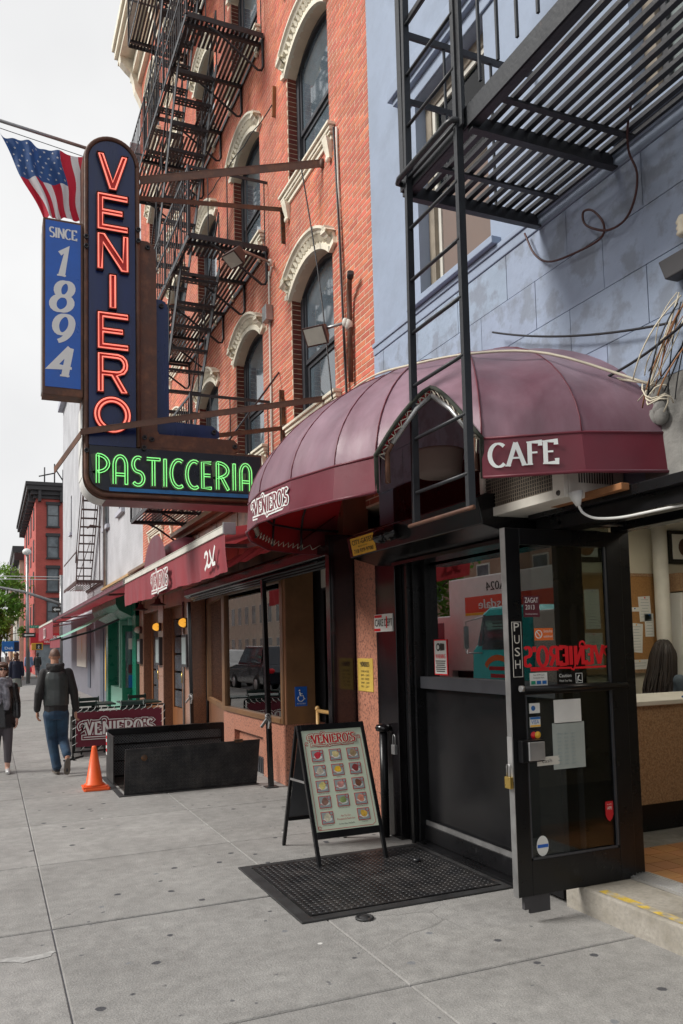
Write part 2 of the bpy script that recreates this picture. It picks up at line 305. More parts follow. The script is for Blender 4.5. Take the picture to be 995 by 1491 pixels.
brick_pattern('grey_brick_wall', (.50, .505, .53), (.47, .475, .50), (.45, .455, .48), 1)
brick_pattern('red_brick_wall', (.52, .095, .08), (.45, .085, .07), (.46, .17, .14), 1)
brick_pattern('opp_brick_wall', (.44, .24, .16), (.38, .20, .13), (.5, .42, .33), 1)

def translucent(name, amt, col):
    t = MATS[name].node_tree; b = t.nodes['Principled BSDF']; out = [n for n in t.nodes if n.type == 'OUTPUT_MATERIAL'][0]
    tr = N(t, 'ShaderNodeBsdfTranslucent'); tr.inputs['Color'].default_value = (*col, 1); mxs = N(t, 'ShaderNodeMixShader'); mxs.inputs[0].default_value = amt
    t.links.new(b.outputs[0], mxs.inputs[1]); t.links.new(tr.outputs[0], mxs.inputs[2]); t.links.new(mxs.outputs[0], out.inputs['Surface'])
for nm, am, cl in (('maroon_faded', .22, (.55, .06, .08)), ('maroon_inner', .35, (.65, .08, .08)), ('maroon', .18, (.5, .04, .06)), ('awning_red', .2, (.6, .07, .08)), ('mint_fabric', .3, (.45, .75, .6)), ('flag_red', .25, (.6, .03, .06)), ('flag_white', .25, (.8, .8, .8)), ('flag_blue', .25, (.05, .12, .35)), ('leaf', .35, (.22, .42, .05)), ('leaf_dark', .3, (.14, .28, .04))): translucent(nm, am, cl)

# ---------------------------------------------------------------- mesh helpers
LOC = {}
def root_loc(o):
    while o.parent: o = o.parent
    return LOC.get(o.name, Vector((0, 0, 0)))
def V3(a): return Vector(a)
class MB:
    def __init__(s): s.v = []; s.f = []; s.mi = []; s.sm = []; s.cur = 0; s.smooth = False
    def add(s, vs, fs, smooth=None):
        b = len(s.v); s.v += [Vector(x) for x in vs]
        for f in fs: s.f.append([i+b for i in f]); s.mi.append(s.cur); s.sm.append(s.smooth if smooth is None else smooth)
        return s
    def box(s, x0, y0, z0, x1, y1, z1):
        if x0 > x1: x0, x1 = x1, x0
        if y0 > y1: y0, y1 = y1, y0
        if z0 > z1: z0, z1 = z1, z0
        return s.add([(x0,y0,z0),(x1,y0,z0),(x1,y1,z0),(x0,y1,z0),(x0,y0,z1),(x1,y0,z1),(x1,y1,z1),(x0,y1,z1)],
            [(0,3,2,1),(4,5,6,7),(0,1,5,4),(1,2,6,5),(2,3,7,6),(3,0,4,7)])
    def bar(s, p, q, w, h, up=(0,0,1)):
        p, q = V3(p), V3(q); d = (q-p).normalized(); u = V3(up)
        if abs(d.dot(u)) > .98: u = Vector((0, 1, 0)) if abs(d.y) < .9 else Vector((1, 0, 0))
        sx = d.cross(u).normalized(); u = sx.cross(d).normalized(); a, b = sx*(w/2), u*(h/2)
        return s.add([p-a-b, p+a-b, p+a+b, p-a+b, q-a-b, q+a-b, q+a+b, q-a+b],
            [(3,2,1,0),(4,5,6,7),(0,1,5,4),(1,2,6,5),(2,3,7,6),(3,0,4,7)])
    def tube(s, pts, r, n=8, closed=False, caps=True):
        pts = [V3(p) for p in pts]; k = len(pts); rs = r if isinstance(r, (list, tuple)) else [r]*k
        T = []
        for i in range(k):
            a = pts[(i-1) % k] if (closed or i > 0) else pts[i]; b = pts[(i+1) % k] if (closed or i < k-1) else pts[i]
            t = (b-a); T.append(t.normalized() if t.length > 1e-9 else Vector((0, 0, 1)))
        u = T[0].orthogonal().normalized(); vs = []
        for i in range(k):
            u = u - T[i]*u.dot(T[i]); u = u.normalized() if u.length > 1e-6 else T[i].orthogonal().normalized(); w_ = T[i].cross(u)
            for j in range(n):
                a = 2*math.pi*j/n; vs.append(pts[i] + (u*math.cos(a)+w_*math.sin(a))*rs[i])
        fs = []
        for i in range(k if closed else k-1):
            i2 = (i+1) % k
            for j in range(n): fs.append((i*n+j, i*n+(j+1) % n, i2*n+(j+1) % n, i2*n+j))
        s.add(vs, fs, True)
        if caps and not closed:
            b = len(s.v)-k*n
            s.f += [[b+j for j in range(n)][::-1], [b+(k-1)*n+j for j in range(n)]]; s.mi += [s.cur]*2; s.sm += [False]*2
        return s
    def prism(s, poly, o, ux, uy, depth, side=None):
        """polygon in the plane (o, ux, uy), extruded by depth along ux x uy; side = material index of the walls"""
        o, ux, uy = V3(o), V3(ux), V3(uy); n = ux.cross(uy).normalized(); k = len(poly)
        a = [o+ux*x+uy*y for x, y in poly]; b = [p+n*depth for p in a]
        s.add(b, [tuple(range(k))]); bb = len(s.v)-k
        s.add(a, [tuple(range(k))[::-1]]); ba = len(s.v)-k
        c = s.cur
        if side is not None: s.cur = side
        for i in range(k):
            j = (i+1) % k; s.f.append([ba+i, ba+j, bb+j, bb+i]); s.mi.append(s.cur); s.sm.append(False)
        s.cur = c; return s
    def lathe(s, prof, c, n=16, ax=(0,0,1), smooth=True):
        c, ax = V3(c), V3(ax).normalized(); u = ax.orthogonal().normalized(); w_ = ax.cross(u); k = len(prof); vs = []
        for r, z in prof:
            for j in range(n):
                a = 2*math.pi*j/n; vs.append(c+ax*z+(u*math.cos(a)+w_*math.sin(a))*r)
        fs = [(i*n+j, i*n+(j+1) % n, (i+1)*n+(j+1) % n, (i+1)*n+j) for i in range(k-1) for j in range(n)]
        s.add(vs, fs, smooth); b = len(s.v)-k*n
        s.f += [[b+j for j in range(n)][::-1], [b+(k-1)*n+j for j in range(n)]]; s.mi += [s.cur]*2; s.sm += [False]*2
        return s
    def grid(s, fn, nu, nv, smooth=True, skip=None):
        vs = [fn(i/nu, j/nv) for i in range(nu+1) for j in range(nv+1)]
        fs = [(i*(nv+1)+j, (i+1)*(nv+1)+j, (i+1)*(nv+1)+j+1, i*(nv+1)+j+1) for i in range(nu) for j in range(nv) if not (skip and skip(i, j))]
        return s.add(vs, fs, smooth)
    def quad(s, a, b, c, d): return s.add([a, b, c, d], [(0, 1, 2, 3)])
    def ellip(s, c, r, n=10, m=6):
        c = V3(c)
        return s.grid(lambda u, v: c+Vector((r[0]*math.sin(math.pi*v)*math.cos(2*math.pi*u), r[1]*math.sin(math.pi*v)*math.sin(2*math.pi*u), -r[2]*math.cos(math.pi*v))), n, m)
    def mesh(s, name, mats, off=Vector((0, 0, 0))):
        me = bpy.data.meshes.new(name); me.from_pydata([tuple(p-off) for p in s.v], [], s.f)
        for mt in (mats if isinstance(mats, (list, tuple)) else [mats]): me.materials.append(M[mt] if isinstance(mt, str) else mt)
        me.polygons.foreach_set('material_index', s.mi); me.polygons.foreach_set('use_smooth', s.sm); me.update()
        return me
    def build(s, name, mats, parent=None, bev=0, kind=None, label=None):
        off = root_loc(parent) if parent else Vector((0, 0, 0))
        o = bpy.data.objects.new(name, s.mesh(name, mats, off)); COL.objects.link(o)
        if parent: o.parent = parent
        if bev:
            b = o.modifiers.new('bevel', 'BEVEL'); b.width = bev; b.segments = 2; b.limit_method = 'ANGLE'; b.angle_limit = R(50)
        if kind: o['kind'] = kind
        if label: o['label'] = label
        return o
def thing(name, label, cat, loc=(0, 0, 0), group=None):
    e = bpy.data.objects.new(name, None); COL.objects.link(e); e.location = loc; LOC[e.name] = Vector(loc); e.empty_display_size = .1
    e['label'] = label; e['category'] = cat
    if group: e['group'] = group
    return e
def solo(name, mb, mats, label, cat, group=None, bev=0):
    """a thing that is one mesh, its origin at its own base"""
    lo = Vector((min(v.x for v in mb.v), min(v.y for v in mb.v), min(v.z for v in mb.v))); hi = Vector((max(v.x for v in mb.v), max(v.y for v in mb.v), 0))
    c = Vector(((lo.x+hi.x)/2, (lo.y+hi.y)/2, lo.z))
    o = bpy.data.objects.new(name, mb.mesh(name, mats, c)); COL.objects.link(o); o.location = c; LOC[o.name] = c
    o['label'] = label; o['category'] = cat
    if group: o['group'] = group
    if bev:
        b = o.modifiers.new('bevel', 'BEVEL'); b.width = bev; b.segments = 2; b.limit_method = 'ANGLE'; b.angle_limit = R(50)
    return o
def struct(name, mb, mats, kind='structure', label=None):
    o = mb.build(name, mats, None, kind=kind)
    if label: o['label'] = label
    return o
def copy_part(o, delta, parent=None):
    c = o.copy(); COL.objects.link(c); c.parent = parent or o.parent; c.location = o.location+Vector(delta)
    for ch in o.children:
        d = ch.copy(); COL.objects.link(d); d.parent = c
    return c
def dup(root, loc, label, rz=0):
    c = root.copy(); COL.objects.link(c); c.location = loc; c.rotation_euler.z = rz; c['label'] = label; LOC[c.name] = Vector(loc)
    for ch in root.children: copy_part(ch, (0, 0, 0), c)
    return c

# ---------------------------------------------------------------- lettering
PI = math.pi
def arc(cx, cy, rx, ry, a0, a1, n=10): return [(cx+rx*math.cos(R(a0+(a1-a0)*i/n)), cy+ry*math.sin(R(a0+(a1-a0)*i/n))) for i in range(n+1)]
GL = {  # glyph: (advance, strokes, serif feet (x, y))
 'A': (.80, [[(.02, 0), (.36, 1)], [(.36, 1), (.70, 0)], [(.15, .34), (.58, .34)]], [(.02, 0), (.70, 0)]),
 'C': (.74, [arc(.40, .5, .36, .5, 48, 312, 18)], []),
 'E': (.64, [[(.10, 0), (.10, 1)], [(.10, .97), (.54, .97), (.54, .80)], [(.10, .52), (.42, .52)], [(.10, .03), (.56, .03), (.56, .22)]], [(.10, 0), (.10, 1)]),
 'F': (.62, [[(.10, 0), (.10, 1)], [(.10, .97), (.54, .97), (.54, .80)], [(.10, .52), (.42, .52)]], [(.10, 0), (.10, 1)]),
 'I': (.30, [[(.15, 0), (.15, 1)]], [(.15, 0), (.15, 1)]),
 'N': (.80, [[(.10, 0), (.10, 1)], [(.10, 1), (.66, 0)], [(.66, 0), (.66, 1)]], [(.10, 0), (.66, 1), (.06, 1)]),
 'O': (.80, [arc(.40, .5, .35, .5, 90, 450, 24)], []),
 'P': (.66, [[(.10, 0), (.10, 1)], [(.10, .98)]+arc(.32, .74, .26, .24, 90, -90, 10)+[(.10, .50)]], [(.10, 0), (.10, 1)]),
 'R': (.74, [[(.10, 0), (.10, 1)], [(.10, .98)]+arc(.34, .74, .26, .24, 90, -90, 10)+[(.10, .50)], [(.34, .50), (.64, 0)]], [(.10, 0), (.10, 1), (.64, 0)]),
 'S': (.62, [arc(.31, .745, .235, .245, 35, 270, 12)+arc(.31, .255, .25, .245, 90, -145, 12)[1:]], []),
 'T': (.70, [[(.34, 0), (.34, 1)], [(.04, .84), (.04, .97), (.64, .97), (.64, .84)]], [(.34, 0)]),
 'V': (.76, [[(.02, 1), (.37, 0)], [(.37, 0), (.70, 1)]], [(.02, 1), (.70, 1)]),
 '1': (.52, [[(.08, .82), (.30, 1), (.30, 0)]], [(.30, 0)]),
 '4': (.74, [[(.52, 0), (.52, 1)], [(.52, 1), (.04, .30), (.70, .30)]], [(.52, 0)]),
 '8': (.70, [arc(.35, .745, .23, .245, 90, 450, 20), arc(.35, .26, .29, .26, 90, 450, 20)], []),
 '9': (.70, [arc(.35, .66, .28, .34, 0, 360, 22), arc(.10, .60, .53, .58, 5, -72, 8)], []),
 "'": (.24, [[(.12, 1.02), (.10, .74)]], []),
 ' ': (.35, [], []),
}
def ribbon(mb, pts, w, o, ux, uy, n, lift, contrast=1., closed=False, cap=0.):
    k = len(pts)
    if k < 2: return
    P = [Vector((x, y)) for x, y in pts]
    closed = (P[0]-P[-1]).length < 1e-6
    if closed: P = P[:-1]; k -= 1
    if cap and not closed:
        P[0] = P[0]+(P[0]-P[1]).normalized()*cap; P[-1] = P[-1]+(P[-1]-P[-2]).normalized()*cap
    Lf, Rt = [], []
    for i in range(k):
        a = P[(i-1) % k] if (closed or i > 0) else None; b = P[(i+1) % k] if (closed or i < k-1) else None
        d1 = (P[i]-a).normalized() if a is not None else None; d2 = (b-P[i]).normalized() if b is not None else None
        d = ((d1 or d2)+(d2 or d1)); d = d.normalized() if d.length > 1e-6 else d2
        nn = Vector((-d.y, d.x)); c = max(.45, nn.dot(Vector((-(d2 or d1).y, (d2 or d1).x))))
        ww = w*(contrast+(1-contrast)*abs(d.y))/2/c
        Lf.append(P[i]+nn*ww); Rt.append(P[i]-nn*ww)
    q = lambda p: o+ux*p.x+uy*p.y+n*lift
    vs = [q(p) for p in Lf]+[q(p) for p in Rt]
    fs = [(i, k+i, k+(i+1) % k, (i+1) % k) for i in range(k if closed else k-1)]
    mb.add(vs, fs)
def glyphs(mb, text, o, right, up, h, w=.16, contrast=1., serif=0., shear=0., lift=.002, track=0., wx=1., extra=0., centre=False):
    """lettering as flat print: h = cap height in metres, w = stroke width relative to h, right/up may be mirrored"""
    o, right, up = V3(o), V3(right).normalized(), V3(up).normalized(); n = right.cross(up)
    if MIRROR[0]: n = -n
    if centre: o = o-right*(text_width(text, track, wx)*h/2)
    x = 0; i = 0
    for ch in text:
        adv, st, sf = GL[ch]
        for s in st:
            pts = [((x+px*wx+py*shear)*h, py*h) for px, py in s]
            ribbon(mb, pts, (w+extra)*h, o, right, up, n, lift+i*.00012, contrast, cap=extra*h/2); i += 1
        if serif:
            for px, py in sf:
                cx = (x+px*wx+py*shear)*h; cy = py*h+(.025*h if py < .5 else -.025*h)
                ribbon(mb, [(cx-serif*h, cy), (cx+serif*h, cy)], (.06+extra)*h, o, right, up, n, lift+i*.00012, 1., cap=extra*h/2); i += 1
        x += adv*wx+track
MIRROR = [False]
def text_width(text, track=0., wx=1.): return sum(GL[c][0]*wx+track for c in text)-track
def logo(o, right, up, h, mats, parent, lift=.002, layers=3, mirror=False, name='logo', bold=0.):
    """the curly shop name, centred on o: an outlined word with a swash before the V and under the N"""
    MIRROR[0] = mirror
    txt = "VENIERO'S"; W = text_width(txt, .07, .86)*h; right, up, o = V3(right).normalized(), V3(up).normalized(), V3(o)
    base = o-right*(W/2-.10*h)-up*(h*.5); n = right.cross(up)
    if mirror: n = -n
    swash = [arc(-.22, .70, .20, .22, -60, 215, 12)[::-1]+[(.04, .98)], [(1.95, 0), (2.08, -.26), (2.26, -.20)], arc(1.44, 1.08, .17, .15, 200, 10, 8)+[(1.62, .90)], [(-.12, -.16), (1.6, -.16)], [(2.2, -.16), (W/h*.92, -.10)]]
    lay = {3: [(.34, mats[0], 0), (.22, mats[1], .0012), (0, mats[0], .0024)], 1: [(0, mats[0], 0)], 2: [(.22, mats[0], 0), (.0, mats[1], .0015)]}[layers]
    out = None
    for ex, mt, dz in lay:
        mb = MB(); glyphs(mb, txt, base, right, up, h, w=.19+bold, contrast=.5, serif=.085, lift=lift+dz, track=.07, wx=.86, extra=ex)
        for k, s in enumerate(swash):
            ribbon(mb, [(x*h, y*h) for x, y in s], (.075+bold*.6+ex)*h, base, right, up, n, lift+dz+.0004+k*.0001, 1., cap=ex*h/2)
        ob = mb.build(name if out is None else 'print', mt, parent); out = out or ob
    MIRROR[0] = False
    return out
FONT_CACHE = {}
def font_mesh(body):
    if body in FONT_CACHE: return FONT_CACHE[body]
    cu = bpy.data.curves.new('t', 'FONT'); cu.body = body; cu.size = 1; cu.resolution_u = 2
    ob = bpy.data.objects.new('t', cu); me = bpy.data.meshes.new_from_object(ob)
    vs = [v.co.copy() for v in me.vertices]; fs = [list(p.vertices) for p in me.polygons]
    bpy.data.objects.remove(ob); bpy.data.curves.remove(cu); bpy.data.meshes.remove(me)
    FONT_CACHE[body] = (vs, fs); return FONT_CACHE[body]
def smooth_pts(pts, k=5):
    P = [V3(p) for p in pts]
    if len(P) < 4: return P
    Q = [P[0]*2-P[1]]+P+[P[-1]*2-P[-2]]; out = []
    for i in range(1, len(Q)-2):
        a, b, c, d = Q[i-1:i+3]
        for j in range(k):
            t = j/k; out.append(.5*((2*b)+(c-a)*t+(2*a-5*b+4*c-d)*t*t+(3*b-a-3*c+d)*t**3))
    return out+[P[-1]]
def sans(mb, body, o, right, up, h, lift=.002, centre=True, width=None, bold=0):
    """plain sans lettering, cap height h, baseline at o; width squeezes it to that length"""
    vs, fs = font_mesh(body)
    if not vs: return
    o, right, up = V3(o), V3(right).normalized(), V3(up).normalized(); n = right.cross(up)
    x0, x1 = min(v.x for v in vs), max(v.x for v in vs); s = h/.69; sx = s if not width else width/(x1-x0)
    for k in range(bold+1):
        dx = (-(x1+x0)/2*sx if centre else -x0*sx)+k*h*.05
        mb.add([o+right*(v.x*sx+dx)+up*(v.y*s)+n*(lift+k*.0001) for v in vs], fs)
def sheet(mb, o, right, up, w_, h_, lift=.0, th=.0012):
    """thin plate centred on o"""
    o, r_, u_ = V3(o), V3(right).normalized(), V3(up).normalized(); n = r_.cross(u_)
    a = o-r_*(w_/2)-u_*(h_/2)+n*lift
    mb.prism([(0, 0), (w_, 0), (w_, h_), (0, h_)], a, r_, u_, th)
# ================================================================ THE SETTING
mb = MB(); mb.quad((-160, -160, -.16), (160, -160, -.16), (160, 400, -.16), (-160, 400, -.16)); struct('ground', mb, 'asphalt')
mb = MB(); mb.quad((-11, -60, -.14), (-2.75, -60, -.14), (-2.75, 200, -.14), (-11, 200, -.14)); struct('road', mb, 'asphalt')
mb = MB(); mb.box(-2.75, -40, -.15, -2.58, 42, -.004); struct('kerb', mb, 'stone_step')
# sidewalk: bed, slabs one by one, and a plain stretch beyond
mb = MB(); mb.box(-2.58, -6, -.15, 9, 42.5, -.012); bed = struct('sidewalk', mb, 'grey_dark')
XE = [-2.57, -1.13, .34, 1.82, 3.6]; YE = [-1.2, .37, 1.93, 3.49, 5.1, 6.62, 8.15, 9.68, 11.2, 12.75, 14.3, 15.85, 17.4, 18.95, 20.5, 22.05, 23.6]
for i in range(4):
    for j in range(len(YE)-1):
        g = .0045; gy = lambda q: {5.1: .011, 3.49: .007, 6.62: .007}.get(q, .005)
        x0, x1, y0, y1 = XE[i]+.0024, XE[i+1]-.0024, YE[j]+gy(YE[j]), YE[j+1]-gy(YE[j+1])
        z = random.uniform(-.0022, .0); t1 = random.uniform(-.001, .001); c = .006
        s = MB(); s.add([(x0, y0, -.03), (x1, y0, -.03), (x1, y1, -.03), (x0, y1, -.03), (x0, y0, z-c), (x1, y0, z-c+t1), (x1, y1, z-c), (x0, y1, z-c),
                         (x0+c, y0+c, z), (x1-c, y0+c, z+t1), (x1-c, y1-c, z), (x0+c, y1-c, z)],
            [(0, 1, 5, 4), (1, 2, 6, 5), (2, 3, 7, 6), (3, 0, 4, 7), (4, 5, 9, 8), (5, 6, 10, 9), (6, 7, 11, 10), (7, 4, 8, 11), (8, 9, 10, 11)])
        s.build('slab', 'concrete', bed)
s = MB(); s.box(-2.57, 23.62, -.03, 3.6, 42.4, -.001); s.build('far_paving', 'concrete', bed)
# the cross street and the pavement past it
mb = MB(); mb.box(-2.6, 58.5, -.15, 9, 140, 0); struct('far_sidewalk', mb, 'concrete')
mb = MB(); rs_ = random.Random(4); mb.add([(.19+.17*math.cos(a)*rs_.uniform(.6, 1.1), 4.70+.045*math.sin(a)*rs_.uniform(.5, 1.2)+.03*math.cos(a*2), .0012) for a in [2*math.pi*k/22 for k in range(22)]], [tuple(range(22))]); solo('paint_splash', mb, 'galv_paint', 'pale splash of dried paint on the paving at the lower left', 'paint splash')
# shut-off cap in the paving
mb = MB(); mb.lathe([(0, 0), (.055, 0), (.055, .010), (.044, .014), (.040, .008), (.03, .008), (.028, .012), (0, .012)], (2.02, 4.42, 0), 18)
solo('water_cap', mb, 'plate_rim', 'small round iron cap set in the paving below the diamond plate', 'cap')

# ---------------------------------------------------------------- diamond plate cellar door, shut
def diamond_field(mb, o, ux, uy, wx, wy, pitch=.042, h=.004):
    o, ux, uy = V3(o), V3(ux), V3(uy); n = ux.cross(uy)
    a = 0; k = 0; r = 0
    while a < wy-.01:
        b = .012+(pitch/2 if r % 2 else 0)
        while b < wx-.012:
            d = 1 if r % 2 else -1; l, t = .0155, .0058
            ax = (ux*d+uy).normalized()*l; bx = (ux*d-uy).normalized()*t; c = o+ux*b+uy*a
            mb.add([c-ax, c+bx, c+ax, c-bx, c+n*h+ax*.3, c+n*h-ax*.3], [(0, 1, 5), (1, 4, 5), (1, 2, 4), (2, 3, 4), (3, 5, 4), (3, 0, 5)])
            b += pitch; k += 1
        a += pitch*.5; r += 1
t = thing('cellar_door', 'flat black diamond plate cellar door in the paving under the menu board', 'cellar door', (2.4, 5.16, 0))
mb = MB()
for (x0, y0, x1, y1) in ((1.66, 4.50, 1.74, 5.82), (1.74, 4.50, 3.16, 4.57), (1.74, 5.755, 3.16, 5.82), (3.09, 4.57, 3.16, 5.755)): mb.box(x0, y0, -.02, x1, y1, .010)
mb.build('frame', 'plate_rim', t, bev=.003)
mb = MB(); mb.box(1.75, 4.58, -.01, 3.08, 5.745, .014); mb.build('plate', 'plate', t)
mb = MB(); diamond_field(mb, (1.76, 4.60, .014), (1, 0, 0), (0, 1, 0), 1.31, 1.13); mb.build('tread_studs', 'plate', t, kind='stuff')
mb = MB(); mb.lathe([(.028, 0), (.028, .022), (.016, .024), (.014, .004), (0, .004)], (2.86, 5.32, .014), 12); mb.build('pull_ring', 'iron', t)

# ================================================================ BLUE BUILDING (cafe)
bb = thing('blue_building', 'blue painted stucco building above the cafe with peeling blocks', 'building', (3.3, 3.0, 0))
def wall_holes(mb, x0, x1, y0, y1, z0, z1, holes):
    """wall slab between x0 and x1 with rectangular holes (y0, y1, z0, z1), cut into boxes that do not overlap"""
    ys = sorted({y0, y1, *[h[0] for h in holes], *[h[1] for h in holes]}); ys = [y for y in ys if y0 <= y <= y1]
    for a, b in zip(ys, ys[1:]):
        c = (a+b)/2; hs_ = sorted([(h[2], h[3]) for h in holes if h[0] < c < h[1]]); z = z0
        for h0, h1 in hs_:
            if h0 > z: mb.box(x0, a, z, x1, b, h0)
            z = max(z, h1)
        if z < z1: mb.box(x0, a, z, x1, b, z1)
BW = [(4.72, 5.76, 4.46, 6.22), (2.2, 3.3, 4.46, 6.22), (4.72, 5.76, 7.5, 9.2), (2.2, 3.3, 7.5, 9.2)]
mb = MB(); wall_holes(mb, 3.30, 3.62, -3.0, 6.655, 2.42, 12.2, BW+[(4.0, 6.0, 2.42, 2.44)]); mb.build('wall', 'blue_wall', bb)
# scored blocks below the window band
mb = MB(); mb.box(3.275, 2.3, 4.29, 3.3, 6.645, 4.40); mb.box(3.262, 2.3, 4.36, 3.275, 6.645, 4.40); mb.build('string_course', 'blue_wall', bb, bev=.008)
zr = [2.98, 3.31, 3.64, 3.965, 4.285]
for r in range(4):
    y = 2.3+(.31 if r % 2 else 0)
    yy = [2.3]+([y] if y > 2.31 else [])
    while yy[-1] < 6.645: yy.append(min(6.645, yy[-1]+.64))
    if yy[-1]-yy[-2] < .1: yy.pop(-2)
    for a, b in zip(yy, yy[1:]):
        g = .0014; d = random.uniform(-.001, .001); s = MB()
        x = 3.283+d
        s.add([(3.3, a+g, zr[r]+g), (3.3, b-g, zr[r]+g), (3.3, b-g, zr[r+1]-g), (3.3, a+g, zr[r+1]-g), (x, a+g+.0012, zr[r]+g+.0012), (x, b-g-.0012, zr[r]+g+.0012), (x, b-g-.0012, zr[r+1]-g-.0012), (x, a+g+.0012, zr[r+1]-g-.0012)],
            [(0, 1, 5, 4), (1, 2, 6, 5), (2, 3, 7, 6), (3, 0, 4, 7), (7, 6, 5, 4)])
        s.build('block', 'blue_block', bb)
# windows of the blue building
def blue_window(y0, y1, z0, z1, shade):
    f = MB(); X = 3.40
    for (a, b, c, d) in ((y0, y0+.09, z0, z1), (y1-.09, y1, z0, z1), (y0+.09, y1-.09, z1-.10, z1), (y0+.09, y1-.09, z0, z0+.05)): f.box(X, a, c, X+.12, b, d)
    wd = f.build('window', 'frame_wood', bb, bev=.004)
    zm = (z0+z1)/2
    f = MB()
    for (a, b, c, d, x) in ((y0+.09, y0+.135, z0+.05, zm, X+.04), (y1-.135, y1-.09, z0+.05, zm, X+.04), (y0+.135, y1-.135, z0+.05, z0+.11, X+.04), (y0+.135, y1-.135, zm-.045, zm, X+.04),
                            (y0+.09, y0+.135, zm+.001, z1-.1, X+.015), (y1-.135, y1-.09, zm+.001, z1-.1, X+.015), (y0+.135, y1-.135, zm+.001, zm+.045, X+.015), (y0+.135, y1-.135, z1-.145, z1-.1, X+.015)):
        f.box(x, a, c, x+.035, b, d)
    f.build('sash', 'frame_dark' if not shade else 'off_white', wd)
    f = MB(); f.box(X+.055, y0+.135, z0+.11, X+.060, y1-.135, zm-.045); f.build('pane', 'shade' if shade else 'dull_glass', wd)
    f = MB(); f.box(X+.030, y0+.135, zm+.045, X+.035, y1-.135, z1-.145); f.build('pane', 'door_glass', wd)
    f = MB()
    f.box(X+.082, y0+.1, z0+.06, X+.09, y1-.1, z1-.11); f.build('roller_shade', 'shade' if shade else 'paper_grey', wd)
    f = MB(); f.box(3.235, y0-.42, z1+.12, 3.30, y1+.28, z1+.17); f.box(3.20, y0-.46, z1+.17, 3.30, y1+.32, z1+.30); f.box(3.28, y0-.36, z1+.0, 3.30, y1+.22, z1+.12)
    f.build('lintel', 'blue_wall', wd, bev=.006)
    f = MB(); f.box(3.22, y0-.12, z0-.055, 3.45, y1+.12, z0); f.build('sill', 'blue_wall', wd, bev=.006)
for i, b in enumerate(BW): blue_window(*b, i == 0)
# ---- cafe shopfront
mb = MB(); mb.box(3.12, 2.2, 2.262, 3.30, 4.10, 2.345); mb.box(3.06, 2.2, 2.345, 3.30, 4.10, 2.40); mb.build('lintel_beam', 'steel_door', bb, bev=.004)
mb = MB(); mb.box(3.0, 3.22, 2.372, 3.055, 3.80, 2.408); mb.build('plank', 'plank', bb, bev=.003)
mb = MB(); mb.box(3.262, 3.95, 2.46, 3.282, 6.30, 2.97); mb.build('dome_shade_board', 'steel_door', bb)  # added black board standing in for the shade inside the dome
mb = MB(); mb.box(3.285, 2.2, 2.40, 3.30, 3.34, 2.98); mb.build('patched_render', 'cement', bb)
mb = MB(); mb.box(3.09, 5.99, 0, 3.55, 6.36, 2.62); mb.build('pier', 'black_gloss', bb, bev=.004)
mb = MB(); mb.box(3.16, 5.80, 0, 3.40, 5.985, 2.62); mb.box(3.12, 5.83, 0, 3.16, 5.875, 2.62); mb.build('jamb', 'steel_door', bb, bev=.004)
mb = MB(); mb.box(3.25, 4.09, .18, 3.29, 5.80, 1.235); mb.build('lower_panel', 'black_panel', bb)
mb = MB(); mb.box(3.20, 4.09, .03, 3.30, 5.80, .15); mb.box(3.225, 4.09, .15, 3.30, 5.80, .18); mb.build('kick_rail', 'steel_door', bb, bev=.004)
mb = MB(); mb.box(3.215, 4.09, .148, 3.224, 5.80, .186); mb.build('bottom_trim', 'galv', bb)
mb = MB(); mb.box(3.12, 4.3, -.01, 3.22, 5.80, .028); mb.build('threshold', 'steel_door', bb, bev=.004)
mb = MB(); mb.box(3.20, 4.09, 1.235, 3.31, 5.80, 1.33); mb.build('window_rail', 'frame_dark', bb, bev=.004)
mb = MB(); mb.box(3.262, 4.12, 1.33, 3.270, 5.76, 2.30); mb.build('cafe_window', 'cafe_glass', bb)
mb = MB(); mb.box(3.22, 4.09, 2.30, 3.32, 5.80, 2.44); mb.box(3.22, 4.04, .15, 3.32, 4.09, 2.44); mb.box(3.24, 5.745, 1.33, 3.30, 5.80, 2.30); mb.build('window_head', 'steel_door', bb, bev=.003)
mb = MB(); mb.box(3.30, 3.98, .15, 3.60, 4.039, 1.30); mb.box(3.30, 3.98, 1.30, 3.36, 4.039, 2.30); mb.box(3.30, 3.98, 2.30, 3.60, 4.039, 2.44); mb.build('return_panel', 'steel_door', bb)
mb = MB(); mb.box(3.36, 4.0, 1.30, 3.60, 4.006, 2.30); mb.build('return_glass', 'door_glass', bb)
mb = MB(); mb.box(3.60, 3.93, .15, 3.70, 3.98, 2.44); mb.box(3.60, 2.82, .15, 3.70, 2.90, 2.44); mb.box(3.60, 2.90, 2.27, 3.70, 3.93, 2.44); mb.build('door_frame', 'steel_door', bb, bev=.003)
mb = MB(); mb.box(3.30, 2.2, .15, 3.62, 2.80, 2.44); mb.build('end_pier', 'steel_door', bb)
# step
mb = MB(); mb.box(3.20, 2.0, -.02, 3.60, 4.07, .148); mb.build('step', 'stone_step', bb, bev=.012)
mb = MB(); mb.box(3.225, 2.3, .1495, 3.285, 3.80, .1505); mb.build('step_paint', 'yellow_wear', bb)
mb = MB(); mb.box(3.56, 2.9, .150, 3.72, 3.93, .165)
for k in range(6): mb.box(3.575+k*.024, 2.9, .165, 3.583+k*.024, 3.93, .169)
mb.build('door_sill', 'alu', bb)
